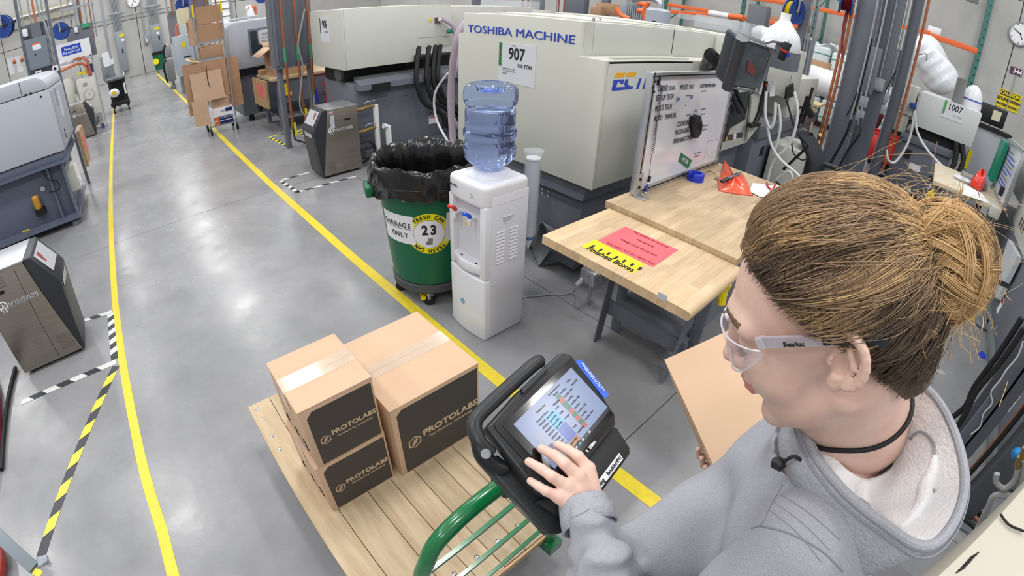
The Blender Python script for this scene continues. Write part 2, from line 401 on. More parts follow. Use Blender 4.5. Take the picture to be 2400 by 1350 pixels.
clock('round wall clock on the back wall above the electrical panels', fx(312.5, 2, XW), (-1, 0, 0), (0, 0, 1), .33, 2.2, 3.6)
clock('round wall clock on the right wall beside the storage rack', fy(2391, 80, YW), (0, 1, 0), (0, 0, 1), .29, 2.6, 5.1)
pth = [fx(205, 57, XW - .05), fx(325, 30, XW - .05), fx(420, 9, XW - .05)]
z_ = pth[1].z
solo('wall_conduit', 'thin horizontal conduit crossing the back wall below the clock', 'conduit', MB().cyl((XW - .04, 2.0, z_), (XW - .04, -4, z_), .022, n=8), galv, (XW, 0, z_))
solo('wall_badge', 'small pale blue round badge on the back wall', 'badge', MB().cyl(fx(247, 60, XW), fx(247, 60, XW) + V(-.03, 0, 0), .1, n=20), mat('pale_blue', (120, 165, 185), .5), fx(247, 60, XW))
t = T('sliding_door_rail', 'long galvanised sliding door rail high on the back wall', 'door rail', (XW, 5, fx(120, 30, XW).z))
z1 = fx(130, 22, XW).z
t.part('rail', MB().box(XW - .3, XW - .1, 8.8, 1.9, z1, z1 + .22), mat('aged_rail', (170, 168, 150), .4, metal=.4)); t.part('guard', MB().box(XW - .2, XW, 8.8, 1.9, z1 - .4, z1 - .15), MC['aged_rail'])
t.part('lip', MB().box(XW - .34, XW - .3, 8.8, 1.9, z1 + .02, z1 + .08), white)
t = T('roll_up_shutter', 'white slatted roll-up shutter on the back wall behind the cardboard trolley', 'shutter', (XW, -5, 1))
a, b_ = fx(493, -30, XW), fx(541, 60, XW)
n_ = 12; h_ = 4.6 / n_
for k in range(n_): t.part('slat', MB().prism([(XW - .02, a.y, .9 + k * h_), (XW - .12, a.y, .94 + k * h_), (XW - .06, a.y, .9 + (k + 1) * h_ - .03), (XW - .02, a.y, .9 + (k + 1) * h_ - .03)], (0, b_.y - a.y, 0)), white)
t.part('guide', MB().box(XW - .16, XW, b_.y, b_.y - .12, 0, 5.6), eqgrey)
# ================================================================== the platform truck and its cartons
wood = mat('cart_plank_wood', (196, 177, 148), .6, noise=.1, ns=3, stretch=(1.2, 9, 9), vary=.12, rgb2=(170, 146, 114), bump=.1, bs=14)
wedge = mat('cart_edge_wood', (190, 158, 118), .65, vary=.1, noise=.1, ns=4, stretch=(1, 8, 8))
CX0, CX1, DZ = .49, 1.80, .27
cart = T('platform_truck', 'wooden platform truck with green tube handle carrying the printed cartons', 'cart', (1.15, -.42, 0))
ye = [-.05, -.165, -.30, -.405, -.505, -.605, -.70, -.79]
for a, b_ in zip(ye[:-1], ye[1:]):
    pl = cart.part('plank', MB().box(CX0 + random.uniform(-.003, .003), CX1, a - .0012, b_ + .0012, DZ - .032, DZ), wood, bev=.0015, seg=1)
    yc = (a + b_) / 2
    for x in (CX0 + .09, CX1 - .05) if yc < -.2 else (CX0 + .09, CX1 - .04, CX1 - .12, CX1 - .24, CX1 - .33):
        c = MB().lathe([(.0001, .004), (.006, .0035), (.0095, .0015), (.0105, 0)], (x, yc + (.02 if yc > -.2 else 0), DZ), 14)
        cart.part('bolt', c, chrome, parent=pl)
cart.part('end_trim', MB().box(CX0 - .012, CX0 - .003, -.79, -.05, DZ - .034, DZ - .002), wedge)
for x in (CX0 + .09, CX1 - .1, 1.14): cart.part('cross_beam', MB().box(x - .03, x + .03, -.77, -.07, DZ - .075, DZ - .033), slate)
for x in (.62, 1.66):
    for y in (-.71, -.13):
        cs = cart.part('caster', MB().box(x - .05, x + .05, y - .045, y + .045, DZ - .085, DZ - .075).obox((x, y - .035, .14), (.035, 0, 0), (0, .003, 0), (0, 0, .055)).obox((x, y + .035, .14), (.035, 0, 0), (0, .003, 0), (0, 0, .055)), galv)
        prof = [(.02, -.026), (.055, -.026), (.07, -.022), (.079, -.012), (.079, .012), (.07, .022), (.055, .026), (.02, .026)]
        cart.part('wheel', MB().lathe(prof, (x, y, .08), 28, rot=Matrix.Rotation(PI / 2, 3, 'X')), rubber, parent=cs)
hx = .42
hc = [(.445, -.165, DZ - .05), (.44, -.168, .6), (.428, -.17, .80), (.42, -.187, .882), (.42, -.22, .942), (.42, -.285, .978), (.42, -.36, .992), (.42, -.44, .99), (.42, -.52, .975), (.425, -.60, .93), (.43, -.66, .86), (.44, -.69, .76), (.455, -.705, .5), (.475, -.715, DZ - .06)]
hd = cart.part('handle', MB().tube(curve(hc, 8), .0195, 18), greenp)
for z, y0, y1, w in ((.75, -.175, -.69, .012), (.57, -.175, -.70, .012), (.40, -.175, -.71, .012)):
    xa = .44 + .012; cart.part('crossbar', MB().bar((xa, y0, z), (xa + .02, y1, z), w, .012), greenp, parent=hd)
for y in (-.165, -.715): cart.part('socket', MB().box(.435, .50, y - .03, y + .03, DZ - .09, DZ - .032), greenp, parent=hd)
cl = cart.part('clamp', MB().box(.40, .46, -.205, -.125, .66, .70).box(.385, .40, -.18, -.15, .67, .69), chrome, parent=hd)

boxprint = mat('carton_black_print', (66, 62, 59), .6, noise=.04, ns=40)
logoc = mat('carton_logo_tan', (196, 170, 140), .7)
ctape = mat('clear_packing_tape', (214, 196, 176), .1, coat=1., bump=.5, bs=45, alpha=.55)
def carton(label, x0, x1, y0, y1, z0, z1, flapx=None, group='printed cartons on the platform truck', rz=0, k=1.):
    """y0 is the side towards the aisle tape (larger y)"""
    t = T('carton', label, 'box', ((x0 + x1) / 2, (y0 + y1) / 2, z0), group)
    t.part('body', MB().box(x0, x1, y1, y0, z0, z1 - .005), kraft, bev=.003)
    xm = (x0 + x1) / 2 if flapx is None else flapx
    for a, b_ in ((x0, xm - .0015), (xm + .0015, x1)):
        t.part('flap', MB().box(a, b_, y1 - .001, y0 + .002, z1 - .0045, z1), kraft, bev=.0012, seg=1)
    # clear tape over the seam and down the ends
    tp = MB(); w = .036
    tp.quad([(xm - w, y0 + .003, z1 + .0008), (xm + w, y0 + .003, z1 + .0008), (xm + w, y1, z1 + .0008), (xm - w, y1, z1 + .0008)])
    tp.quad([(xm - w, y0 + .003, z1 + .0008), (xm + w, y0 + .003, z1 + .0008), (xm + w, y0 + .003, z1 - .09), (xm - w, y0 + .003, z1 - .09)])
    t.part('clear_tape', tp, ctape)
    t.part('clear_tape', MB().quad([(xm - w, y0 + .0025, z0 + .005), (xm + w, y0 + .0025, z0 + .005), (xm + w, y0 + .0025, z0 + .06), (xm - w, y0 + .0025, z0 + .06)]), ctape)
    # printed panel on the face x0, chamfered at its upper corner
    ya, yb_ = y0 - .022 * k, y1 + .008; za, zb = z0 + .008, z1 - .02; ch = .022 * k; e = .0006
    t.part('print_panel', MB().prism([(x0 - e, ya, za), (x0 - e, yb_, za), (x0 - e, yb_, zb), (x0 - e, ya - ch, zb), (x0 - e, ya, zb - ch)], (e * .6, 0, 0)), boxprint)
    W_ = ya - yb_; H_ = zb - za; cy = ya - W_ * .5; cz = za + H_ * .45; s = W_ * .9
    t.text('PROTOLABS', (x0 - e, ya - W_ * .625, za + H_ * .49), (0, -1, 0), (0, 0, 1), s * .094, logoc, sx=1.12, bold=.0012 * s / .3)
    t.text('Manufacturing  Accelerated', (x0 - e, ya - W_ * .625, za + H_ * .395), (0, -1, 0), (0, 0, 1), s * .042, logoc, sx=1.0)
    ly, lz, R = ya - W_ * .155, za + H_ * .43, s * .10
    hexp = lambda R: [Vector((x0 - e - .0004, ly - R * math.sin(q), lz + R * math.cos(q))) for q in [i * PI / 3 for i in range(6)]]
    A, B = hexp(R), hexp(R * .8); mb = MB()
    for i in range(6): mb.quad([A[i], A[(i + 1) % 6], B[(i + 1) % 6], B[i]])
    for i in (-1, 0, 1):
        c = Vector((x0 - e - .0004, ly, lz)) + Vector((0, -.10 * R, .30 * R)) * i; d = Vector((0, -.38 * R, .24 * R)) * (1 if i == 0 else .8); n_ = Vector((0, .07 * R, .09 * R))
        mb.quad([c - d - n_, c + d - n_, c + d + n_, c - d + n_])
    t.part('logo', mb, logoc, sm=0, nrm=False)
    # hand marks on the aisle side
    mk = MB()
    for i in range(3):
        x = x1 - .04 - i * (x1 - x0) * .3
        mk.tube(curve([(x, y0 + .0015, z0 + .05 + .02 * i), (x - .018, y0 + .0015, z0 + .085), (x - .02, y0 + .0015, z0 + .05), (x - .035, y0 + .0015, z0 + .07)], 4), .0016, 4)
    t.part('pen_marks', mk, ink, kind='stuff')
    return t
carton('large printed carton standing alone on the platform truck', 1.035, 1.46, -.452, -.848, DZ, .662)
carton('small printed carton at the bottom of the stack of two', 1.057, 1.34, -.143, -.425, DZ, .553)
carton('small printed carton on top of the stack of two', 1.052, 1.332, -.156, -.420, .555, .838)

# ================================================================== rugged tablet on its stand
TO = Vector((.371, -.379, 1.268)); TX = Vector((.154, -.988, .028)).normalized(); TN = Vector((-.492, -.052, .869)); TN = (TN - TX * TN.dot(TX)).normalized(); TY = TN.cross(TX)
def tp(a, b_, c=0.): return TO + TX * a + TY * b_ + TN * c
tab = T('tablet_computer', 'rugged black tablet in a case on the truck handle showing an order list', 'tablet', tp(.09, -.056, -.06))
def tprism(pts, c0, c1): return MB().prism([tp(a, b_, c0) for a, b_ in pts], TN * (c1 - c0))
caseb = mat('rugged_case', (40, 42, 44), .38, bump=.04, bs=260)
tab.part('case', tprism([(-.04, .028), (.05, .036), (.188, .036), (.205, .022), (.20, -.06), (.186, -.125), (.172, -.142), (.02, -.142), (-.045, -.13), (-.052, -.11)], -.03, -.004), caseb, bev=.006, seg=3)
bz = tab.part('bezel', tprism([(-.026, .022), (.198, .024), (.202, .016), (.182, -.126), (.172, -.132), (-.022, -.132), (-.03, -.124), (-.03, .016)], -.006, -.001), black, bev=.003)
tab.part('glass', tprism([(-.018, .012), (.194, .014), (.177, -.122), (-.014, -.122)], -.002, .0004), mat('tablet_glass_black', (8, 8, 10), .08, coat=.6))
# screen with its order list
Ws, Hs = .179, .112
scr = mat('tablet_screen_lit', (160, 178, 222), .2, emit=.62, noise=.0); nt = scr.node_tree
screen = tab.part('screen', tprism([(0, 0), (Ws, 0), (Ws, -Hs), (0, -Hs)], .0004, .0008), scr)
def glow(nm, rgb, e=.62): return mat('screen_' + nm, rgb, .2, emit=e)
def tile(a0, b0, a1, b1, m, c=.0010): return tab.part('screen_cell', tprism([(a0, b0), (a1, b0), (a1, b1), (a0, b1)], c, c + .0001), m, parent=screen)
cy, bl, gr, rd, og, tk, gy, wt = glow('cyan', (40, 190, 235)), glow('blue', (36, 84, 200)), glow('green', (20, 120, 80)), glow('red', (205, 84, 66)), glow('orange', (196, 130, 50)), glow('text', (40, 42, 60), .0), glow('button', (168, 178, 206)), glow('white', (215, 220, 236))
rh = .0079; top = -.030
for i in range(9): tile(.058, top - i * rh, .083, top - (i + 1) * rh + .0004, (cy, cy, cy, cy, bl, bl, bl, bl, og)[i])
tile(.058, top - 9 * rh, .083, top - 10 * rh, og)
for i in range(8): tile(.104, -.018 - i * .0088, .1155, -.018 - (i + 1) * .0088 + .0003, (gr, rd, gr, gr, rd, gr, rd, gr)[i])
tile(.104, -.018 - 8 * .0088, .1155, -.018 - 9 * .0088, rd)
for i in range(8): tile(.012, -.040 - i * .0082, .034, -.0468 - i * .0082, gy)
tile(.050, -.010, .080, -.018, gy); tile(.094, -.003, .124, -.011, gy)
tile(0, -.1045, Ws, -Hs, mat('screen_taskbar', (14, 20, 34), .2), .0010)
for i in range(5): tile(.060 + i * .011, -.1062, .0655 + i * .011, -.1105, (wt, cy, wt, gr, wt)[i], .0013)
def st(s, a, b_, h, al='LEFT', m=None): return tab.text(s, tp(a, b_, .0011), TX, TY, h, m or tk, parent=screen, align=al)
for i, s in enumerate(('395635', '392225', '396009', '396654', '396347', '397147', '397193', '395963')): st(s, .037, top - rh * (i + .5), .0042)
for i, s in enumerate(('press 924', 'press 503', 'press 622', 'press 804', '', '', '', '', 'press 232', 'press 102')): s and st(s, .059, top - rh * (i + .5), .0034)
st('Order #  Press', .037, -.026, .0038); st('Shipping', .088, -.026, .0038); st('Status', .103, -.014, .0038); st('Time', .146, -.014, .0038); st('Intercede', .150, -.024, .0034)
st('Refresh List', .051, -.0142, .0036); st('Orders Not Closed', .095, -.0072, .003)
for i, s in enumerate(('Last Box', 'Last Box', 'Last Box', 'Last Box', 'Last Box', 'Last Box', 'Last Box', 'Last Box')): st(s + ('', '  0:31', '', '  0:05', '', '  0:21', '', '  0:14')[i], .118, -.020 - i * .0096, .0035)
for i, s in enumerate(('P-19', 'P-20', 'orange', '', 'P-10', 'ORANGE')): s and st(s, .086, top - .004 - i * .0118, .0035)
tab.text('ZEBRA', tp(.092, -.1285, -.0008), TX, TY, .0052, white, bold=.0002); tab.part('maker_mark', tprism([(.073, -.1255), (.076, -.1255), (.078, -.1315), (.075, -.1315)], -.0012, -.0004), white)
# hand grip bar on the aisle side, latch bumper and rear flap
tab.part('grip_bar', MB().tube(curve([tp(-.060, -.012, -.02), tp(-.062, .02, -.014), tp(-.045, .047, -.012), (tp(0, .052, -.012)), tp(.12, .053, -.014), tp(.15, .05, -.02)], 8), [.012] + [.0135] * 39 + [.012], 12), caseb)
tab.part('bumper', MB().tube(curve([tp(-.058, .03, -.012), tp(-.07, .0, -.022), tp(-.066, -.03, -.03), tp(-.052, -.05, -.03)], 6), [.011 + .004 * math.sin(PI * i / 18) for i in range(19)], 12), black)
tab.part('lock_badge', MB().cyl(tp(-.0715, -.004, -.012), tp(-.0735, -.004, -.004), .0085, n=20), chrome)
tab.part('camera_bump', tprism([(.055, .026), (.135, .028), (.13, .036), (.06, .036)], -.01, .003), caseb, bev=.003)
fl_ = tab.part('keyboard_flap', tprism([(-.02, -.142), (.172, -.142), (.176, -.150), (.166, -.196), (.155, -.204), (-.01, -.204), (-.05, -.165), (-.06, -.12)], -.036, -.016), mat('flap_plastic', (30, 31, 33), .5, bump=.06, bs=200), bev=.004)
tab.part('name_strip', tprism([(.036, -.184), (.136, -.184), (.134, -.1975), (.032, -.1975)], -.0165, -.0152), paper)
tab.text('Molding    BoulderIM1', tp(.084, -.1908, -.0150), TX, TY, .0085, ink, sx=.92)
tab.part('blue_strip', tprism([(.2065, .002), (.215, -.004), (.206, -.092), (.191, -.090), (.199, .0)], -.0045, -.0025), mat('blue_label', (24, 92, 220), .35), label='blue printed label strip')
tab.text('FINISHING UTILITY', tp(.2035, -.044, -.0018), TY * -1 - TX * .09, TX, .0075, white, sx=.8)
tab.part('stand_arm', tprism([(-.075, -.02), (-.045, -.02), (-.02, -.15), (-.066, -.19), (-.078, -.18)], -.055, -.03), caseb, bev=.004)
tab.part('stand_arm', tprism([(-.03, -.15), (.0, -.19), (-.045, -.205), (-.068, -.19)], -.05, -.032), MC['flap_plastic'], bev=.003)
# clamp that carries the case on the handle
pm = tp(.05, -.05, -.03); tab.part('mount_post', MB().tube([pm, pm - TN * .06, Vector((.425, -.44, 1.03)), Vector((.42, -.44, .99))], .017, 12), black)
tab.part('mount_clamp', MB().cyl((.42, -.40, .992), (.42, -.48, .985), .03, n=16), black)
# ================================================================== trash can 23 on its dolly
tc = Vector((2.43, -1.565, 0)); cr = lambda z: .262 + (.325 - .262) * (z - .16) / .78
can = T('trash_can', 'large green trash can marked 23 with a black bag, on a wheeled dolly', 'trash can', tc)
prof = [(0.001, .16), (.24, .16), (.262, .18)] + [(cr(z), z) for z in np.linspace(.22, .86, 8)] + [(.345, .87), (.35, .885), (.35, .93), (.335, .945), (.325, .93), (.318, .86)] + [(cr(z) - .008, z) for z in np.linspace(.8, .2, 5)] + [(.001, .19)]
can.part('bin', MB().lathe(prof, tc, 56), green)
for a in (math.radians(70), math.radians(250)):
    d = Vector((math.cos(a), math.sin(a), 0)); s_ = Vector((-d.y, d.x, 0)); c = tc + d * .375 + V(0, 0, .80)
    can.part('handle', MB().obox(c, d * .03, s_ * .075, V(0, 0, .035)), green, bev=.012, label='green side handle of the can')
bagm = mat('black_bin_bag', (13, 13, 15), .25, bump=.5, bs=16, coat=.3, spec=.5)
def wob(r, z, a, i):
    k = (1, 1, 1, .8, .3)[min(i, 4)] if i < 5 else 1
    return (r + .006 * math.sin(a * 9 + i) + .005 * math.sin(a * 23 + i * 2.1) + .004 * math.sin(a * 41 - i), z + .010 * math.sin(a * 7 + i * .8) + .006 * math.sin(a * 19) + (.018 * math.sin(a * 3 + 1) if i < 4 else 0))
bagp = [(.352, .79), (.368, .80), (.362, .83), (.374, .85), (.366, .90), (.360, .95), (.352, .975), (.340, .985), (.325, .975), (.302, .93), (.282, .84), (.27, .62), (.235, .45), (.12, .40), (.001, .39)]
can.part('bin_bag', MB().lathe(bagp, tc, 110, jit=wob), bagm, sm=50)
can.part('bag_rope', MB().tube([tc + V(.366 * math.cos(a), .366 * math.sin(a), .838 + .035 * math.cos(a - 2.4)) for a in np.linspace(0, 2 * PI, 50)[:-1]], [.007 + .002 * math.sin(k * 1.7) for k in range(49)], 8, closed=True), bagm)
dl = can.part('dolly', MB().lathe([(.001, .10), (.255, .10), (.27, .115), (.272, .165), (.255, .17), (.001, .17)], tc, 40), mat('dolly_grey', (74, 76, 80), .6))
for a in (2.45, 3.35, 1.1, 4.6, 5.9):
    d = Vector((math.cos(a), math.sin(a), 0)); c = tc + d * .225
    cs = can.part('caster', MB().obox(c + V(0, 0, .075), (.022, 0, 0), (0, .022, 0), (0, 0, .03)), chrome, bev=.006)
    can.part('wheel', MB().cyl(c + V(-.015, .012, .037), c + V(.015, -.012, .037), .037, n=20), rubber, parent=cs)
can.part('dolly_band', MB().bar(tc + V(-.17, .19, .06), tc + V(.13, .05, .06), .03, .02), yellow)
def on_can(a0, z0, a, b_, e=.0015):
    R = cr(z0 + b_) + e; an = a0 + a / R
    return tc + V(R * math.cos(an), R * math.sin(an), z0 + b_)
def can_frame(a0, z0, a, b_):
    R = cr(z0 + b_); an = a0 + a / R; return on_can(a0, z0, a, b_, .0022), V(-math.sin(an), math.cos(an), 0), V(.08 * math.cos(an), .08 * math.sin(an), 1).normalized()
def disc(a0, z0, R0, R1, e, n=48):
    mb = MB(); mb.grid(lambda u, v: on_can(a0, z0, (R0 + (R1 - R0) * v) * math.cos(u * 2 * PI), (R0 + (R1 - R0) * v) * math.sin(u * 2 * PI), e), n, 4); return mb
A0 = math.atan2(1.9 * 0 - tc.y, -tc.x) - .01; ZS = .565; RS = .142
stk = can.part('round_sticker', disc(A0, ZS, .0001, RS, .0012), mat('sticker_yellow', (234, 222, 20), .4))
can.part('sticker_ring', disc(A0, ZS, .0001, RS * .70, .0016), ink, parent=stk); can.part('sticker_centre', disc(A0, ZS, .0001, RS * .685, .0020), paper, parent=stk)
def arc_text(s, R, c, span, h, flip=False):
    n = len(s)
    for i, ch in enumerate(s):
        if ch == ' ': continue
        q = c + (span * (.5 - (i + .5) / n) if not flip else -span * (.5 - (i + .5) / n))
        o, r, u = can_frame(A0, ZS, R * math.cos(q), R * math.sin(q))
        tr = (math.sin(q), -math.cos(q)) if not flip else (-math.sin(q), math.cos(q))
        r2 = r * tr[0] + u * tr[1]; u2 = r.cross(u) if False else (u * tr[0] - r * tr[1])
        can.text(ch, o, r2, u2, h, ink, parent=stk, sx=.8, bold=.001)
arc_text('TRASH CAN', RS * .845, PI / 2, 1.75, .027); arc_text('TRASH CAN', RS * .845, -PI / 2, 1.75, .027)
for i, ch in enumerate('23'):
    o, r, u = can_frame(A0, ZS, (-.026, .026)[i], .026); can.text(ch, o, r, u, .066, ink, parent=stk, sx=.85, bold=.003)
pic = mat('sticker_bin_grey', (120, 120, 122), .5)
def cpatch(a, b_, w, h, e=.0024): return MB().grid(lambda u, v: on_can(A0, ZS, a + (u - .5) * w * (1 - .25 * (1 - v)), b_ + (v - .5) * h, e), 4, 2)
can.part('bin_picture', cpatch(.006, -.052, .03, .046), pic, parent=stk); can.part('bin_picture_lid', disc(A0, ZS, 0.0001, .0001, .002), pic, parent=stk)
o, r, u = can_frame(A0, ZS, -.012, -.062); can.part('bin_picture_lid', MB().cyl(o, o + r.cross(u) * .0006, .013, n=18), inkg, parent=stk)
def sheet(aa, z0, w, h):
    return MB().grid(lambda u, v: on_can(A0 + aa, z0, (u - .5) * w, (v - .5) * h, .0016), 10, 3)
p_ = can.part('paper_notice', sheet(-.74, .585, .26, .20), paper)
for i, ch in enumerate('GARBAGE'):
    o, r, u = can_frame(A0 - .74, .585, (i - 3) * .033, .03); can.text(ch, o, r, u, .035, ink, parent=p_, sx=.9)
for i, ch in enumerate('ONLY'):
    o, r, u = can_frame(A0 - .74, .585, (i - 1.5) * .033 + .02, -.04); can.text(ch, o, r, u, .035, ink, parent=p_, sx=.9)
can.part('underline', MB().grid(lambda u, v: on_can(A0 - .74, .585, -.11 + u * .22, .004 + v * .003, .0022), 8, 1), ink, parent=p_)
can.part('paper_notice', sheet(.72, .60, .22, .20), paper)

# ================================================================== water cooler and bottle
X0, X1, Y0, Y1 = 1.715, 2.04, -1.452, -1.765
wc = T('water_cooler', 'white free-standing water cooler with red and blue taps beside the trash can', 'water cooler', ((X0 + X1) / 2, (Y0 + Y1) / 2, 0))
def bow(z0, z1, d0, d1=0, inset=0):
    """the cooler's front bulges slightly towards the aisle"""
    mb = MB(); n = 10
    ring = lambda z: [(X0 + inset + (X1 - X0 - 2 * inset) * i / n, Y0 + d0 * math.sin(PI * i / n) + d1, z) for i in range(n + 1)] + [(X1 - inset, Y1 + inset, z), (X0 + inset, Y1 + inset, z)]
    return mb.prism(ring(z0), (0, 0, z1 - z0))
wc.part('lower_body', bow(.0, .43, .018), wplast, bev=.012, seg=3)
wc.part('upper_body', MB().prism([(x, y, .432) for x, y in ((X0, Y0), (X0, Y1), (X1, Y1), (X1, Y0), (X1 - .04, Y0), (X1 - .04, Y0 - .05), (X0 + .05, Y0 - .05), (X0 + .05, Y0))], (0, 0, .568 - .12)), wplast, bev=.008)
wc.part('head', bow(.86, 1.0, .016), wplast, bev=.03, seg=5)
wc.part('niche_back', MB().box(X0 + .05, X1 - .04, Y0 - .048, Y0 - .035, .45, .87), mat('niche_grey', (206, 206, 212), .35))
tr_ = wc.part('drip_tray', bow(.455, .515, .03, -.002, .035), wplast, bev=.006)
wc.part('tray_grille', MB().grid(lambda u, v: V(X0 + .06 + u * (X1 - X0 - .12), Y0 - .03 + v * (.03 + .018 * math.sin(PI * u)), .5162), 10, 2), MC['niche_grey'], parent=tr_)
for x in (1.80, 1.93): wc.part('tray_slot', MB().box(x - .008, x + .008, Y0 - .01, Y0, .5165, .5175), dark, parent=tr_)
def tapp(x, z, m, nm):
    b_ = wc.part('tap', MB().cyl((x, Y0 - .04, z - .01), (x, Y0 + .012, z - .01), .012, n=14).cyl((x, Y0 + .006, z - .05), (x, Y0 + .006, z), .011, n=14), wplast, bev=.002)
    wc.part('tap_lever', MB().tube(curve([(x, Y0 + .002, z + .002), (x, Y0 + .012, z + .018), (x + .012, Y0 + .026, z + .026), (x + .026, Y0 + .034, z + .026)], 4), [.012] * 4 + [.010] * 4 + [.009] * 5, 10), m, parent=b_, label=nm)
tapp(1.975, .785, mat('tap_red', (214, 50, 44), .3), 'red hot water lever'); tapp(1.845, .785, mat('tap_blue', (28, 84, 214), .3), 'blue cold water lever')
wc.part('warning_sticker', MB().box(1.895, 1.93, Y0 - .036, Y0 - .033, .70, .72), mat('sticker_amber', (236, 190, 20), .5))
wc.text('HONEYWELL', (1.985, Y0 + .0165, .945), (-1, 0, 0), (0, 0, 1), .011, ink, sx=1.1, bold=.0004)
wc.part('indicator', MB().box(1.805, 1.825, Y0 + .0155, Y0 + .0175, .935, .937), inkg); wc.part('indicator', MB().box(1.805, 1.825, Y0 + .0155, Y0 + .0175, .920, .922), inkg)
bd = Y0 + .0195; wc.part('round_badge', MB().cyl((1.90, bd - .004, .215), (1.90, bd, .215), .020, n=24), mat('badge_blue', (110, 165, 205), .4))
sd = wc.part('side_panel', MB().box(X0 - .0025, X0 + .01, Y0 - .04, Y1 + .006, .03, .93), mat('cooler_side', (214, 214, 222), .38), bev=.002)
for cyv in (Y0 - .105, Y0 - .205):
    for k in range(10):
        z = .52 + k * .0215; wc.part('louvre', MB().prism([(X0 - .002, cyv + .030, z), (X0 - .009, cyv + .030, z + .003), (X0 - .002, cyv + .030, z + .013)], (0, -.06, 0)), MC['cooler_side'], parent=sd)
hp = [(X0 - .003, -1.61 + .038 * math.cos(a), .80 + .04 * math.sin(a)) for a in np.linspace(PI, 2 * PI, 14)]
wc.part('side_grip', MB().tube(hp, .0035, 6, closed=True), MC['cooler_side'], parent=sd); wc.part('side_grip_recess', MB().prism([(X0 - .0028, p[1], p[2]) for p in hp], (.001, 0, 0)), mat('grip_shade', (190, 190, 198), .5), parent=sd)
wc.part('embossed_line', MB().bar((X0 - .003, Y0 - .07, .885), (X0 - .003, Y1 + .045, .885), .003), MC['cooler_side'], parent=sd)
wc.part('bottle_collar', MB().lathe([(.001, .995), (.13, .995), (.128, 1.006), (.105, 1.014), (.085, 1.03), (.07, 1.03), (.001, 1.03)], (1.878, -1.61, 0), 40), wplast)
bc = Vector((1.878, -1.61, 0))
pet = mat('blue_bottle_plastic', (196, 212, 252), .12, trans=.95, ior=1.12, spec=.6); pet.node_tree.nodes['Principled BSDF'].inputs['Roughness'].default_value = .08
bt = T('water_bottle', 'large blue water bottle standing upside down on the white cooler', 'bottle', bc + V(0, 0, 1.015))
bp = [(.035, 1.02), (.04, 1.035), (.085, 1.05), (.12, 1.075), (.138, 1.10), (.142, 1.12), (.142, 1.155), (.135, 1.16), (.132, 1.175), (.132, 1.20), (.135, 1.212), (.142, 1.216), (.143, 1.245), (.135, 1.252), (.133, 1.27), (.133, 1.30), (.131, 1.303), (.133, 1.306), (.133, 1.345), (.130, 1.36), (.130, 1.385), (.138, 1.39), (.143, 1.41), (.144, 1.44), (.138, 1.468), (.122, 1.484), (.105, 1.488), (.088, 1.478), (.07, 1.45), (.045, 1.44), (.001, 1.438)]
bt.part('shell', MB().lathe(bp, bc, 56), pet)
water = mat('water', (228, 235, 253), .02, trans=1., ior=1.33)
bt.part('water', MB().lathe([(.001, 1.03), (.036, 1.03), (.082, 1.054), (.117, 1.079), (.134, 1.102), (.137, 1.155), (.129, 1.17), (.129, 1.205), (.137, 1.22), (.137, 1.243), (.129, 1.255), (.129, 1.36), (.001, 1.36)], bc, 48), water)
bt.part('strap', MB().tube(curve([bc + V(.02, -.05, 1.445), bc + V(-.01, -.01, 1.475), bc + V(-.05, .03, 1.484), bc + V(-.07, .05, 1.47)], 5), .003, 6), white)
cups = T('cup_dispenser', 'clear tube of paper cone cups hanging behind the water cooler', 'cup dispenser', (1.97, -2.0, .35))
cc = Vector((1.945, -2.02, 0))
cups.part('tube', MB().lathe([(.046, .46), (.05, .47), (.052, 1.0), (.06, 1.03), (.064, 1.035), (.05, 1.0), (.048, .47)], cc, 28), mat('clear_plastic', (225, 230, 236), .08, alpha=.22, coat=.6))
for k in range(40): cups.part('paper_cup', MB().lathe([(.0395, .47 + k * .0125), (.0425, .4825 + k * .0125)], cc, 18), mat('cup_paper', (226, 230, 238), .6))
cups.part('paper_cup', MB().lathe([(.002, .345), (.030, .43), (.036, .452)], cc, 24), paper, label='lowest paper cone cup with blue print'); cups.part('blue_print', MB().lathe([(.0305, .43), (.0375, .455)], cc, 24), mat('cup_blue', (88, 130, 190), .6))
cups.part('end_cap', MB().cyl(cc + V(0, 0, .98), cc + V(0, 0, .99), .046, n=20), white)
cups.part('bracket', MB().box(1.97, 1.99, -2.0, -2.10, .60, .64).box(2.0, 2.01, -1.765, -2.0, .6, .63), galv)

# ================================================================== moulding machine 907
YE = -2.30; XS = 1.69
m7 = T('moulding_machine', 'cream moulding machine with blue maker lettering and the 907 sign', 'machine', (2.35, -4.4, 0))
m7.part('end_cover', MB().prism([(XS, YE, .79), (3.08, YE, .79), (3.08, YE, 1.655), (3.02, YE, 1.665), (3.02, YE, 1.815), (1.885, YE, 1.815), (1.885, YE, 1.605), (XS, YE, 1.605)], (0, -.03, 0)), cream, bev=.004)
m7.part('side_cover', MB().box(XS, XS + .04, YE - .031, -3.40, .79, 1.605), cream, bev=.008)
m7.part('ledge', MB().box(XS, 1.90, YE - .031, -3.40, 1.585, 1.604), cream); m7.part('ledge_rail', MB().box(XS + .02, XS + .05, YE - .1, -3.36, 1.604, 1.618), cream2)
m7.part('upper_cover', MB().box(1.885, 3.02, YE - .12, -4.15, 1.60, 1.813), cream, bev=.003); m7.part('corner_post', MB().box(1.887, 1.95, YE - .031, YE - .117, 1.605, 1.812), cream)
m7.part('top_panel', MB().box(1.95, 2.95, YE - .2, -4.6, 1.813, 1.822), cream2); 
m7.part('top_hatch', MB().box(2.1, 2.8, -3.3, -4.1, 1.822, 1.832), cream2)
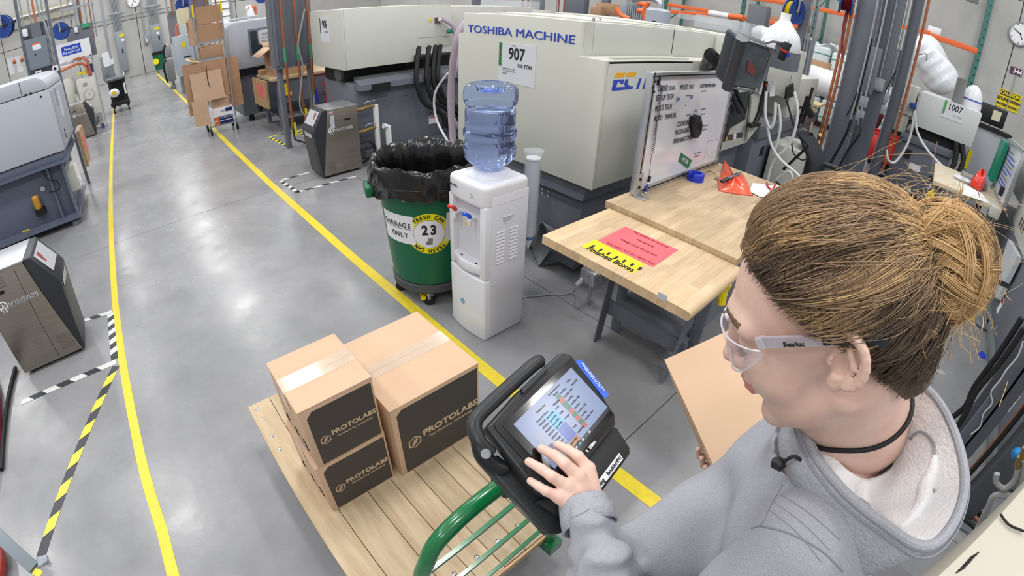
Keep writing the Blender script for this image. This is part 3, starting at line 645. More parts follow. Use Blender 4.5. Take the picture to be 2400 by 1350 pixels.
for x, y in ((1.96, -2.5), (2.0, -2.62), (2.05, -3.4), (2.1, -3.55), (2.9, -2.6)): m7.part('bolt', MB().cyl((x, y, 1.82), (x, y, 1.835), .009, n=8), chrome)
m7.part('rear_body', MB().box(XS + .02, 3.05, YE - .032, -4.98, .80, 1.60), cream2)
g = fx(1675, 358, XS); 
def xpl(x, pts): return [fx(u, v, x) for u, v in pts]
m7.part('guard_door', MB().prism(xpl(XS - .03, [(1652, 146), (1664, 330), (1676, 359), (1751, 334), (1763, 262), (1778, 210), (1790, 130)]), (.05, 0, 0)), cream, bev=.003)
m7.part('guard_window', MB().prism(xpl(XS - .032, [(1698, 239), (1723, 218), (1758, 214), (1747, 281), (1721, 287), (1718, 295), (1684, 325), (1690, 278)]), (.002, 0, 0)), mat('smoked_window', (40, 46, 50), .12, coat=.5))
for (u, v, w_, h_), m_ in zip(((1696, 326, 6, 14), (1702, 325, 6, 12), (1712, 322, 13, 14), (1723, 320, 6, 14), (1734, 317, 14, 12)), (mat('label_brown', (92, 66, 66), .5), yellow, MC['label_brown'], white, mat('label_dark', (70, 66, 74), .5))):
    m7.part('warning_label', MB().prism(xpl(XS - .034, [(u - w_ / 2, v - h_ / 2 + 1), (u + w_ / 2, v - h_ / 2 - 1), (u + w_ / 2 - 1, v + h_ / 2 - 1), (u - w_ / 2 - 1, v + h_ / 2 + 1)]), (.002, 0, 0)), m_)
m7.part('upper_housing', MB().box(XS - .02, 2.95, -4.16, -5.0, 1.60, 1.82), cream, bev=.003); m7.part('seam', MB().box(1.8845, 1.886, -3.395, -3.405, 1.62, 1.81), dark)
bse = m7.part('base', MB().box(1.86, 2.95, -2.44, -5.0, .06, .66), slate, bev=.01)
m7.part('base_lip', MB().prism([(1.80, -2.36, .66), (3.0, -2.36, .66), (3.0, -2.36, .80), (1.76, -2.36, .80)], (0, -2.64, 0)), slate)
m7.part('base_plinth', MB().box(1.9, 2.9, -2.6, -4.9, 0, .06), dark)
m7.part('base_front', MB().box(1.78, 1.86, -3.3, -5.0, .10, .78), slate, bev=.01)
for y in (-3.7, -4.0, -4.35): 
    m7.part('access_recess', MB().box(1.776, 1.784, y, y - .06, .40, .46), dark)
m7.part('base_label', MB().box(1.776, 1.779, -3.95, -4.07, .56, .64), mat('label_grey', (180, 180, 180), .5))
for y, z in ((-2.41, .60), (-2.41, .665), (-2.41, .63)):
    for x in (2.1, 2.16): m7.part('bolt', MB().cyl((x, YE - .055, z), (x, YE - .065, z), .007, n=8), chrome)
for dx in (-.002, 0, .002): m7.text('TOSHIBA MACHINE', (2.445 + dx, YE + (dx + .002) * .4, 1.695 + dx * .4), (-1, 0, 0), (0, 0, 1), .056, blueink, sx=1.52, bold=0)
sg = m7.part('press_sign', MB().box(2.245, 2.605, YE, YE + .003, 1.345, 1.625), mat('sign_white', (214, 216, 222), .35))
m7.part('sign_green_bar', MB().box(2.605, 2.572, YE + .003, YE + .004, 1.455, 1.62), mat('sign_green', (96, 158, 100), .5), parent=sg)
m7.text('STANDARD', (2.588, YE + .004, 1.54), (0, 0, 1), (1, 0, 0), .017, ink, parent=sg, sx=1.25)
m7.text('Press', (2.45, YE + .0035, 1.608), (-1, 0, 0), (0, 0, 1), .012, inkg, parent=sg)
m7.text('907', (2.425, YE + .0035, 1.548), (-1, 0, 0), (0, 0, 1), .082, ink, parent=sg, sx=.93, bold=.0022)
m7.text('110 TON', (2.345, YE + .0035, 1.475), (-1, 0, 0), (0, 0, 1), .025, ink, parent=sg, sx=1.0, bold=.0006)
for k, s in enumerate(('• SHOT SIZE: 6oz / 7.5oz', '• TIE SPACING: 18.1x18.1"', '• EJ: 3.5in')): m7.text(s, (2.565, YE + .0035, 1.443 - k * .017), (-1, 0, 0), (0, 0, 1), .0085, inkg, parent=sg, sx=1.05, align='LEFT')
# EC110 badge
def flat(pts, m, nm='badge_stroke', T_=m7, X=XS - .0008): T_.part(nm, MB().prism([(X, y, z) for y, z in pts], (-.0006, 0, 0)), m, sm=0)
amb = mat('badge_amber', (240, 176, 10), .4); bb_ = mat('badge_blue_ink', (48, 74, 190), .4)
def bdg(pts): return [(lambda P: (P.y, P.z))(fx(1400 + u / 3.375, 100 + v / 3.375, XS)) for u, v in pts]
flat(bdg([(150, 240), (222, 238), (212, 272), (135, 276)]), amb); flat(bdg([(238, 237), (310, 236), (298, 268), (224, 272)]), amb)
flat(bdg([(128, 294), (212, 290), (203, 326), (180, 328), (184, 312), (160, 314), (148, 352), (282, 345), (276, 366), (120, 382), (112, 372)]), bb_)
flat(bdg([(222, 290), (246, 289), (238, 330), (262, 344), (222, 350), (210, 330)]), bb_)
for o_ in (0, 50): flat(bdg([(332 + o_, 283), (350 + o_, 281), (326 + o_, 364), (304 + o_, 366)]), bb_)
flat(bdg([(412, 285), (440, 283), (430, 300), (418, 302), (402, 345), (412, 345), (405, 362), (388, 362), (386, 345)]), bb_)
# trunking bundle behind the machine's far end
m7.part('feed_hose', MB().tube(curve([(3.35, -2.6, 1.75), (3.30, -2.45, 1.6), (3.34, -2.42, 1.2), (3.30, -2.4, .8), (3.2, -2.38, .55), (3.0, -2.4, .42)], 6), .030, 10), mat('mauve_hose', (160, 146, 158), .5))
m7.part('white_tube', MB().tube(curve([(3.36, -2.4, 1.30), (3.50, -2.36, 1.1), (3.46, -2.36, .85), (3.12, -2.33, .62)], 6), .010, 8), hosel)

# ================================================================== workbench
stave = mat('butcher_block', (214, 190, 156), .45, noise=.08, ns=3, stretch=(9, 1.3, 9), vary=.16, rgb2=(196, 166, 128), bump=.04)
stave2 = mat('worn_butcher_block', (204, 182, 150), .5, noise=.1, ns=3, stretch=(7, 1.5, 7), vary=.18, rgb2=(180, 154, 120), bump=.05)
bench = T('workbench', 'butcher block workbench with a lower end shelf and grey steel legs beside machine 907', 'workbench', (1.0, -2.8, 0))
def staves(nm, x0, x1, y0, y1, z1, th, m, n, cuts):
    w = (x1 - x0) / n
    for i in range(n):
        c = [y0] + sorted([y0 + (y1 - y0) * (k + random.uniform(-.3, .3)) / cuts for k in range(1, cuts)], reverse=True) + [y1]
        for a, b_ in zip(c[:-1], c[1:]): bench.part(nm, MB().box(x0 + i * w + .0002, x0 + (i + 1) * w - .0002, a - .0002, b_ + .0002, z1 - th, z1), m, bev=.0005, seg=1)
staves('stave', .575, 1.385, -1.535, -2.075, .84, .045, stave, 17, 2)
bench.part('rounded_edge', MB().cyl((.575, -1.535, .8175), (.575, -2.075, .8175), .0225, n=16), stave)
staves('stave', .60, 1.42, -2.08, -3.50, .872, .045, stave2, 16, 3)
for x in (1.25, .72):
    for y in (-2.16, -3.38):
        bench.part('leg', MB().box(x - .035, x + .035, y, y - .004, 0, .825).box(x + .031, x + .035, y, y - .07, 0, .825), slate, bev=.001)
bench.part('leg', MB().bar((1.27, -2.0, .0), (1.30, -2.14, .79), .07, .008), slate); bench.part('leg', MB().bar((.76, -2.0, .0), (.74, -2.14, .79), .07, .008), slate)
bench.part('lower_shelf', MB().box(.74, 1.26, -2.10, -3.36, .24, .25), slate); bench.part('rail', MB().box(.72, 1.28, -2.07, -2.09, .17, .27), slate); bench.part('rail', MB().box(1.24, 1.26, -2.1, -3.38, .72, .80), slate)
bench.part('support_rod', MB().cyl((.83, -1.80, .79), (1.0, -2.06, .60), .006, n=8), galv)
pk = fz(1545, 578, .841)
def top_quad(px, z): return [fz(u, v, z) for u, v in px]
pink = bench.part('pink_notice', MB().prism(top_quad([(1466, 531), (1590, 586), (1530, 626), (1400, 565)], .8405), (0, 0, .0008)), pinkp, label='pink weight limit notice taped to the end shelf')
def tframe(z, a, b_, c):   # text frame on a top: origin a, towards b, up towards c
    return fz(*a, z), (fz(*b_, z) - fz(*a, z)).normalized(), (fz(*c, z) - fz(*a, z)).normalized()
o, r, u = tframe(.8415, (1531, 566), (1588, 592), (1540, 556))
for s, (pu, pv) in (('This shelf is for finished', (1524, 561)), ('boxes only', (1513, 570)), ('Weight limit 80 pounds', (1496, 580)), ('DO NOT SIT OR LEAN ON', (1477, 594))):
    o_, r_, u_ = tframe(.8415, (pu, pv), (pu + 50, pv + 23), (pu + 20, pv - 14)); bench.text(s, o_, r_, u_, .017, mat('faded_red_ink', (150, 50, 66), .6), parent=pink, sx=.95)
yl = bench.part('yellow_label', MB().prism(top_quad([(1395, 562), (1511, 620), (1484, 641), (1362, 577)], .8405), (0, 0, .001)), mat('label_yellow', (240, 220, 30), .5), label='yellow printed finished boxes label')
o_, r_, u_ = tframe(.842, (1430, 607), (1480, 632), (1444, 597)); bench.text('Finished Boxes', o_, r_, u_, .037, ink, parent=yl, sx=.86, bold=.001)
for k in range(7):
    f = k / 6; c = fz(1390 + (1500 - 1390) * f, 577 + (629 - 577) * f, .842); up = u_; n_ = MB(); w_ = r_ * .006; hh = up * .017
    n_.quad([c - w_ - hh, c + w_ - hh, c + w_ + hh * .3, c - w_ + hh * .3]); n_.quad([c - w_ * 2 + hh * .3, c + w_ * 2 + hh * .3, c + hh]); bench.part('arrow_mark', n_, ink, parent=yl, sm=0, kind='stuff')
bench.part('barcode_label', MB().prism([fy(u, v, -1.5345) for u, v in ((1543, 683), (1565, 694), (1562, 709), (1539, 696))], (0, .001, 0)), mat('label_speckle', (190, 192, 205), .5, noise=.5, ns=300))
yg = T('safety_switch', 'yellow foot or cable guard hanging under the right end of the end shelf', 'guard', (.66, -2.2, .6))
a_, b_ = fy(1708, 665, -2.15), fy(1690, 712, -2.15)
yg.part('body', MB().tube(curve([a_, (a_ + b_) / 2 + V(.01, 0, 0), b_], 4), [.02] * 4 + [.024] * 5, 10), yellow); yg.part('cable', MB().cyl(a_, a_ + V(0, -.05, .15), .006), rubber)

# whiteboard in its aluminium frame
wb_ = T('whiteboard', 'framed job whiteboard standing on the edge of the workbench', 'whiteboard', (1.36, -2.85, .872))
BX = 1.365; yA, yB, zA, zB = -2.295, -3.42, .875, 1.595
wbm = mat('whiteboard_face', (214, 217, 226), .12, coat=.3)
wb_.part('board', MB().box(BX, BX + .012, yA - .02, yB + .02, zA + .02, zB - .02), wbm)
for y in (yA, yB):
    wb_.part('upright', MB().box(BX - .012, BX + .03, y - .02, y + .02, zA, zB), alu, bev=.003); wb_.part('groove', MB().box(BX - .0135, BX - .011, y - .004, y + .004, zA, zB), dark)
for z in (zA + .02, zB - .02): wb_.part('rail', MB().box(BX - .010, BX + .028, yB, yA, z - .02, z + .02), alu, bev=.003); wb_.part('groove', MB().box(BX - .0115, BX - .009, yB, yA, z - .004, z + .004), dark)
wb_.part('foot_bracket', MB().box(BX - .018, BX - .012, yA - .03, yA + .03, zA, zA + .14).box(BX - .085, BX - .012, yA - .03, yA + .03, .873, .879), alu, bev=.001)
for z in (.93, .98): wb_.part('screw', MB().cyl((BX - .018, yA, z), (BX - .024, yA, z), .009, n=12), dark)
wb_.part('wing_nut', MB().cyl((BX - .06, yA, .879), (BX - .06, yA, .895), .010, n=12).box(BX - .075, BX - .045, yA - .003, yA + .003, .893, .905), chrome)
for k in range(4): wb_.part('screw', MB().cyl((BX - .012, yA - .012 if k % 2 else yA + .008, zB - .02 - k * .028), (BX - .018, yA - .012 if k % 2 else yA + .008, zB - .02 - k * .028), .006, n=10), dark)
def wpx(u, v): return fx(1400 + u / 3.375, 100 + v / 3.375, BX - .001)
wink = mat('board_ink', (62, 62, 68), .6)
def wtext(s, u, v, h, m=wink, sx=.95, al='LEFT'): P = wpx(u, v); wb_.text(s, P + V(-.001, 0, 0), (0, -1, 0), (0, 0, 1), h, m, sx=sx, align=al)
for s, u, v in (('ORDER', 478, 366), ('MOLD', 655, 356), ('SET-UP TECH', 462, 442), ('MOLD TECH', 455, 524), ('AUTO   MANUAL', 446, 604), ('COORDINATOR', 625, 650), ('PACKAGING', 612, 715), ('FINISHING OPERATOR', 600, 785)): wtext(s, u, v, .034, sx=.72)
wtext('CUSTOMER MATERIAL', 812, 344, .024, sx=.72)
bpen = mat('blue_marker', (70, 90, 170), .5)
for s, u, v in (('32486', 565, 362), ('TRAY', 722, 352), ('Jon', 625, 445), ('924', 728, 432)): wtext(s, u, v, .028, bpen if v > 400 else inkg, sx=.8)
for s, u, v in (('MOLD NOTES', 822, 385), ('REVISION', 700, 420), ('LOT', 690, 498), ('MOLD', 770, 540), ('SPECIAL INST:', 822, 528), ('DRYER TEMP', 820, 568), ('OVER TIME', 700, 576), ('HOLD  CYCLE  SHOT', 825, 662), ('REGRIND PACK', 830, 690), ('FILL CHECKERBOARD', 768, 880), ('MADE BY PART', 768, 902)): wtext(s, u, v, .0085, inkg)
fr = [wpx(875, 780), wpx(960, 762), wpx(930, 960), wpx(830, 975)]; wb_.part('ruled_box', MB().tube(fr, .0008, 4, closed=True), inkg)
cp = [wpx(497, 330)] + [wpx(497 - (497 - 425) * i / 150 + 9 * math.cos(i * 1.35), 345 + (860 - 345) * i / 150 + 4 * math.sin(i * 1.35)) + V(-.012 + .005 * math.sin(i * 1.35), 0, 0) for i in range(150)] + [wpx(415, 880) + V(-.012, 0, 0), wpx(392, 1050) + V(-.015, 0, 0)]
wb_.part('coiled_cord', MB().tube(cp, .0016, 4), rubber)
wb_.part('cord_anchor', MB().obox(wpx(480, 297) + V(-.006, 0, 0), (.006, 0, 0), (0, .010, 0), (0, 0, .028)), black, bev=.003)
mk = solo('marker_pen', 'blue capped marker pen hanging from the cord on the whiteboard', 'pen', MB(), black, wpx(375, 1150)) if False else None
pa, pb = wpx(396, 1050) + V(-.018, 0, 0), wpx(350, 1222) + V(-.018, 0, 0)
pen = T('marker_pen', 'blue capped marker pen hanging from the coiled cord on the whiteboard', 'pen', pb)
pen.part('barrel', MB().cyl(pa + (pb - pa) * .25, pa + (pb - pa) * .8, .0085, n=14), white); pen.part('cap', MB().cyl(pa + (pb - pa) * .78, pb, .0095, n=14), blue); pen.part('cord_sleeve', MB().cyl(pa, pa + (pb - pa) * .25, .0095, n=14), black)
pen.part('print', MB().cyl(pa + (pb - pa) * .35, pa + (pb - pa) * .7, .0087, n=14), bpen)
er = T('magnetic_eraser', 'black magnetic board eraser stuck to the middle of the whiteboard', 'eraser', wpx(760, 660))
er.part('body', MB().prism([wpx(u, v) for u, v in ((728, 580), (760, 565), (788, 568), (800, 640), (792, 705), (760, 748), (740, 745), (722, 660))], (-.035, 0, 0)), black, bev=.006); er.part('handle_slot', MB().prism([wpx(u, v) + V(-.036, 0, 0) for u, v in ((768, 620), (776, 620), (782, 680), (774, 684))], (-.002, 0, 0)), dark)
ac = T('magnet_label', 'green magnet label on the lower part of the whiteboard', 'magnet', wpx(690, 930))
ac.part('plate', MB().prism([wpx(u, v) for u, v in ((662, 870), (746, 930), (716, 996), (638, 938))], (-.003, 0, 0)), mat('active_green', (24, 118, 84), .4))
a_, b_ = wpx(660, 905), wpx(735, 962); ac.text('ACTIVE', wpx(691, 933) + V(-.0035, 0, 0), b_ - a_, wpx(700, 905) - wpx(690, 940), .026, white, sx=.85)
bm_ = solo('clip_magnet', 'small blue clip at the upper right corner of the whiteboard', 'magnet', MB().box(BX - .03, BX - .012, yB + .10, yB + .02, 1.50, 1.545), blue, (BX, yB + .06, 1.5), bev=.004)

# things lying on the bench
ZB = .872
rg = T('ring_fixture', 'open blue plastic ring lying on the workbench before the whiteboard', 'fixture', fz(1629, 415, ZB)); c = fz(1629, 422, ZB); a0 = math.atan2(-c.y, -c.x)
rg.part('ring', MB().lathe([(.036, 0), (.055, 0), (.058, .004), (.058, .050), (.055, .054), (.036, .054), (.034, .05), (.034, .004), (.036, 0)], c, 36, arc=(a0 + .15 - .9 + .5, a0 + 2 * PI - .4 - .6 + .25)), blue, sm=40)
rg.part('lower_wall', MB().lathe([(.036, 0), (.058, 0), (.058, .022), (.036, .022), (.036, 0)], c, 40), blue)
for e_ in (a0 + .15 - .9 + .5, a0 + 2 * PI - .4 - .6 + .25): rg.part('end_face', MB().obox(c + V(.046 * math.cos(e_), .046 * math.sin(e_), .027), V(math.cos(e_), math.sin(e_), 0) * .011, V(-math.sin(e_), math.cos(e_), 0) * .001, V(0, 0, .026)), blue)
tie = curve([fz(1653, 405, ZB + .01), fz(1664, 401, ZB + .02), fz(1678, 410, ZB + .015), fz(1681, 422, ZB + .003), fz(1675, 418, ZB + .003)], 6)
solo('cable_tie', 'thin dark cable tie lying between the blue ring and the orange bag', 'cable tie', MB().tube(tie, .0022, 5), rubber, tie[0])
obag = mat('orange_bag', (236, 88, 50), .25, bump=.5, bs=30, coat=.5)
og_ = T('plastic_bag', 'crumpled orange plastic bag lying on the workbench', 'bag', fz(1715, 440, ZB))
P_ = [(1694, 393), (1712, 410), (1745, 412), (1757, 440), (1765, 460), (1725, 456), (1684, 448), (1681, 425)]
def bagf(u, v):
    n = len(P_); k = u * n; i = int(k) % n; f = k - int(k); a = fz(*P_[i], ZB); b_ = fz(*P_[(i + 1) % n], ZB); e = a.lerp(b_, f); c = fz(1716, 436, ZB)
    q = c.lerp(e, v); h = .05 * (1 - v ** 2) * (1 + .35 * math.sin(u * 31)) + (.06 * max(0, 1 - abs(((u + .04) % 1) - .04) * 9) * v); return V(q.x, q.y, ZB + .002 + h + .006 * math.sin(q.x * 160) * math.sin(q.y * 140) * (1 - v))
og_.part('film', MB().grid(bagf, 48, 10), obag, solid=.001, sm=50)
a_, b_ = fz(1697, 423, ZB + .055), fz(1735, 405, ZB + .075)
kn = T('utility_knife', 'grey utility knife lying on the orange bag', 'knife', a_)
kn.part('handle', MB().bar(a_, b_, .024, .016), mat('knife_grey', (92, 98, 104), .4), bev=.004); kn.part('grip', MB().bar(a_ - (b_ - a_) * .15, a_ + (b_ - a_) * .25, .026, .018), black, bev=.004); kn.part('slider', MB().bar(a_.lerp(b_, .6) + V(0, 0, .009), a_.lerp(b_, .75) + V(0, 0, .009), .01, .005), dark)
cb = T('clipboard', 'clipboard with white paper at the far front corner of the workbench', 'clipboard', fz(1810, 455, ZB))
cb.part('board', MB().prism(top_quad([(1774, 443), (1800, 432), (1870, 448), (1835, 485), (1800, 478)], ZB + .001), (0, 0, .004)), mat('clipboard_brown', (120, 96, 70), .6))
cb.part('paper', MB().prism(top_quad([(1764, 429), (1830, 437), (1866, 452), (1840, 476), (1778, 460), (1756, 448)], ZB + .006), (0, 0, .001)), paper)
cb.part('clip', MB().prism(top_quad([(1802, 468), (1830, 472), (1822, 484), (1798, 476)], ZB + .008), (0, 0, .012)), chrome, bev=.002); cb.part('clip_wire', MB().tube([fz(1788, 460, ZB + .01), fz(1800, 466, ZB + .014), fz(1796, 474, ZB + .01)], .0016, 5), chrome)
pl_ = T('pliers', 'red handled pliers lying on the clipboard paper', 'pliers', fz(1808, 448, ZB + .008))
for k, P in enumerate(((1797, 427), (1816, 430))):
    pl_.part('handle', MB().tube(curve([fz(*P, ZB + .016), fz((P[0] + 1808) / 2 + (-3, 4)[k], 436, ZB + .016), fz(1808, 446, ZB + .014)], 5), [.0065] * 8 + [.005] * 3, 8), red)
    pl_.part('jaw', MB().tube([fz(1808, 445, ZB + .014), fz(1806 + 4 * k, 451, ZB + .013), fz(1808 + 2 * k, 459, ZB + .012)], [.007, .0065, .002], 8), MC['brushed_steel'])
pl_.part('pivot', MB().cyl(fz(1808, 446, ZB + .01), fz(1808, 446, ZB + .022), .006, n=12), chrome)

# outlet box, cord and sheet below the bench
ob = T('outlet_box', 'grey electrical outlet box under the workbench shelf', 'outlet', (1.58, -2.25, .0))
ob.part('box', MB().box(1.50, 1.62, -2.20, -2.29, .19, .29), alu, bev=.004); ob.part('post', MB().cyl((1.56, -2.26, 0), (1.56, -2.26, .19), .014), galv)
for z in (.215, .265): ob.part('socket', MB().cyl((1.5, -2.245, z), (1.494, -2.245, z), .017, n=16), mat('socket_grey', (150, 150, 152), .5)); ob.part('socket', MB().cyl((1.56, -2.20, z), (1.56, -2.195, z), .017, n=16), MC['socket_grey'])
cpth = curve([(1.57, -2.18, .22), (1.60, -2.14, .16), fz(1345, 683, .03), fz(1320, 690, .006), fz(1290, 690, .006), fz(1260, 694, .006), fz(1226, 698, .006), (1.85, -1.80, .02), (1.88, -1.76, .06)], 8)
pc_ = T('power_cord', 'grey power cord of the water cooler running over the floor to the outlet', 'cord', fz(1290, 690)); pc_.part('cable', MB().tube(cpth, .005, 8), hose); pc_.part('plug', MB().bar((1.585, -2.195, .225), (1.60, -2.15, .18), .028, .022), hose, bev=.004)
sh = [fz(1262, 625), fz(1365, 615), fz(1440, 590) + V(0, 0, 0), (2.0, -2.55, .45), (2.5, -2.55, .40), fz(1234, 556, .05)]
solo('sheet_metal_guard', 'bent grey sheet metal guard leaning below the cover of machine 907', 'guard', MB().add([fz(1262, 625), fz(1372, 614), (1.75, -2.42, .30), (2.2, -2.42, .34), fz(1236, 562, .02)], [(0, 1, 2, 3, 4)]), mat('sheet_grey', (112, 116, 120), .4, metal=.3), (2.0, -2.3, 0), solid=.003)
# ================================================================== background: machines, racks, services
def plx(x, pts): return [fx(u, v, x) for u, v in pts]
def ply(y, pts): return [fy(u, v, y) for u, v in pts]
def yz(x, pts): return [Vector((x, y, z)) for y, z in pts]
def plate(T_, nm, pts, vec, m, **k): return T_.part(nm, MB().prism(pts, vec), m, **k)
red2 = mat('vivid_red_bin', (206, 44, 32), .45); teal = mat('rack_green', (62, 110, 104), .45); dblue = mat('reel_blue', (34, 66, 140), .4)
leaf = mat('drop_leaf_wood', (188, 156, 118), .55, vary=.14, noise=.1, ns=3, stretch=(6, 6, 1), rgb2=(168, 136, 98))

# ---- temperature control units (brushed steel body, slanted black nose)
def temp_unit(label, x, yf, s, w=.38, d=.50, H=.78, hoses=False, tag=False):
    """x is the near side, yf the foot of the nose, s the direction from the nose into the body"""
    t = T('temperature_unit', label, 'temperature unit', (x + w / 2, yf + s * d / 2, 0), 'steel temperature control units')
    Y = lambda a: yf + s * a
    prof = [(.02, .03), (d, .03), (d, H), (.13, H), (.10, H - .01)]
    t.part('body', MB().prism([(x, Y(.0 + .015), .03), (x, Y(d), .03), (x, Y(d), H), (x, Y(.13), H)], (w, 0, 0)), steel, bev=.004)
    t.part('top_lid', MB().box(x - .004, x + w + .004, Y(.12), Y(d + .004), H, H + .012), alu, bev=.003)
    nose = t.part('nose', MB().prism([(x - .003, Y(.012), .02), (x - .003, Y(-.005), .03), (x - .003, Y(-.06), .56), (x - .003, Y(-.04), .60), (x - .003, Y(.07), H + .01), (x - .003, Y(.125), H + .012), (x - .003, Y(.125), H - .03)], (w + .006, 0, 0)), mat('unit_nose_black', (42, 45, 51), .4), bev=.012, seg=3)
    n = (Vector((0, Y(.07) - Y(-.04), .19)).normalized()); up = n; P = lambda a, f: Vector((x + a, Y(-.04) + (Y(.07) - Y(-.04)) * f, .60 + .18 * f)) ; nn = Vector((0, -s * .86, .5)) * .006
    pn = t.part('control_panel', MB().prism([P(.05, .12) + nn, P(w - .05, .12) + nn, P(w - .05, .92) + nn, P(.05, .92) + nn], nn * .5), mat('panel_sheet', (178, 180, 186), .4), parent=nose, sm=0)
    for a, f, ww in ((.10, .62, .05), (.10, .45, .03)): t.part('display', MB().prism([P(a, f) + nn * 1.6, P(a + ww, f) + nn * 1.6, P(a + ww, f + .22) + nn * 1.6, P(a, f + .22) + nn * 1.6], nn * .2), mat('display_red', (150, 70, 70), .3), parent=nose)
    Q = lambda a, z: Vector((x + a, Y(-.06 + .055 * (.56 - z) / .53 - .004), z))
    t.part('name_plate', MB().prism([Q(.06, .49), Q(w - .10, .49), Q(w - .10, .54), Q(.06, .54)], (0, -s * .002, 0)), mat('plate_grey', (176, 178, 182), .4), parent=nose)
    t.part('seam', MB().box(x - .0015, x, Y(.20), Y(.203), .05, H - .02), dark) if s > 0 else None
    t.part('vent', MB().box(x - .0015, x, Y(.33), Y(.40), .63, .655), dark)
    for r_ in range(5):
        for c_ in range(9): t.part('slot', MB().box(x - .0012, x, Y(.05 + c_ * .0125), Y(.055 + c_ * .0125), .08 + r_ * .024, .097 + r_ * .024), mat('slot_shade', (92, 86, 80), .6))
    if s > 0:
        for r_ in range(4):
            for c_ in range(6): t.part('slot', MB().box(x - .0012, x, Y(.30 + c_ * .014), Y(.306 + c_ * .014), .67 + r_ * .02, .683 + r_ * .02), MC['slot_shade'])
    yc = Y(.27)
    t.text('DVANTAGE', (x - .0005, Y(.27 + s * -.02), .54), (0, -1, 0), (0, 0, 1), .030, white, sx=1.15, bold=.0022, ext=.0004); t.text('DVANTAGE', (x - .0018, Y(.27 + s * -.02), .54), (0, -1, 0), (0, 0, 1), .030, MC['unit_nose_black'], sx=1.13, bold=-.0002)
    ly = Y(.27 + s * -.02) + .135
    t.part('logo_ring', MB().tube([(x - .002, ly + .030 * math.cos(a), .545 + .036 * math.sin(a)) for a in np.linspace(-.6, PI + .6, 16)], .004, 6), white)
    t.part('logo_bar', MB().bar((x - .002, ly - .028, .54), (x - .002, ly + .03, .54), .003, .008).bar((x - .002, ly - .012, .50), (x - .002, ly + .004, .565), .003, .007).bar((x - .002, ly + .016, .50), (x - .002, ly + .004, .565), .003, .007), white)
    for xx in (x + .05, x + w - .05):
        for a in (.06, d - .06): t.part('foot', MB().cyl((xx, Y(a), 0), (xx, Y(a), .032), .022, n=12), rubber)
    if tag: t.part('hang_tag', MB().box(x - .006, x - .003, Y(.155), Y(.205), .57, .72), mat('tag_sheet', (176, 182, 190), .5)); t.part('flag_sticker', MB().box(x - .004, x - .002, Y(.15), Y(.195), .735, .765), mat('flag_pinkish', (196, 150, 158), .5))
    return t
u1 = temp_unit('near steel temperature unit inside the striped tape at the aisle edge', 3.36, .875, 1, tag=False)
u3 = temp_unit('steel temperature unit with brass valves parked beyond the trash can', 5.04, -1.83, -1, tag=True)
for z in (.70, .43):
    v_ = u3.part('valve', MB().tube([(5.14, -2.33, z), (5.14, -2.42, z), (5.14, -2.60, z + .02)], [.016, .024, .018], 10).cyl((5.14, -2.46, z), (5.14, -2.46, z + .05), .012, n=8), brass)
    u3.part('valve_lever', MB().tube([(5.14, -2.46, z + .05), (5.13, -2.49, z + .075), (5.12, -2.60, z + .08)], .006, 6), chrome, parent=v_)
    u3.part('fitting', MB().cyl((5.14, -2.43, z), (5.14, -2.455, z), .027, n=8), brass, parent=v_)
u3.part('insulated_pipe', MB().tube([(5.15, -2.62, .72), (5.15, -2.62, .05)], .034, 14), mat('pipe_wrap', (214, 212, 214), .8)); u3.part('insulated_pipe', MB().tube([(5.05, -2.66, .47), (5.05, -2.72, .45), (5.05, -2.72, .05)], .036, 14), MC['pipe_wrap'])
for k in range(2): u3.part('drain_hose', MB().tube(curve([(5.1, -2.34, .30 - .08 * k), (5.1, -2.46, .31 - .08 * k), (5.1, -2.55, .22), (5.1, -2.50, .10), (5.1, -2.36, .06)], 6), .016, 8), rubber)
u2 = temp_unit('far steel temperature unit beside the cream floor dryer', 12.25, .98, 1)

# ---- first grey machine, left of the aisle
g1 = T('moulding_machine', 'light grey moulding machine over a blue grey base, nearest on the left of the aisle', 'machine', (7.2, 2.2, 0))
GX = 6.2; yv = .90
side = [(GX, yv, .885), (GX, yv, 1.585), (GX, 3.9, 1.585), (GX, 3.9, .885)]
g1.part('side_panel', MB().prism(side, (1.35, 0, 0)), lgrey, bev=.012)
top = [(GX, yv, 1.592), (GX, yv + .01, 1.65), (GX, yv + .05, 1.71), (GX, yv + .12, 1.745), (GX, yv + .22, 1.755), (GX, 3.9, 1.75), (GX, 3.9, 1.592)]
g1.part('top_cover', MB().prism(top, (1.35, 0, 0)), lgrey, bev=.012)
g1.part('end_panel', MB().box(GX + .08, GX + 1.27, yv - .015, yv + .01, .90, 1.56), mat('machine_grey_blue', (164, 168, 178), .4), bev=.01)
g1.part('end_recess', MB().box(GX + .30, GX + .42, yv - .018, yv - .012, 1.35, 1.56), mat('recess_bluegrey', (138, 144, 164), .5)); g1.part('end_notice', MB().box(GX + .45, GX + .70, yv - .02, yv - .014, 1.20, 1.50), mat('notice_grey', (190, 192, 198), .6))
g1.part('top_hinge_line', MB().box(GX - .004, GX + .01, yv + .3, yv + .305, 1.6, 1.74), dark)
for y, z in ((1.0, 1.53), (1.1, 1.60), (1.16, 1.60)): g1.part('button_cap', MB().cyl((GX, y, z), (GX - .006, y, z), .011, n=10), dark)
g1.part('handle_slot', MB().box(GX + .30, GX + .33, yv - .02, yv - .012, .97, 1.08), dark)
bl_ = mat('machine_base_bluegrey', (90, 98, 116), .45, noise=.05, ns=3)
g1.part('base_beam', MB().box(GX + .02, GX + 1.3, .93, 3.9, .78, .875), bl_, bev=.006)
g1.part('base_flange', MB().box(GX - .03, GX + 1.32, .90, 3.9, .76, .785), bl_)
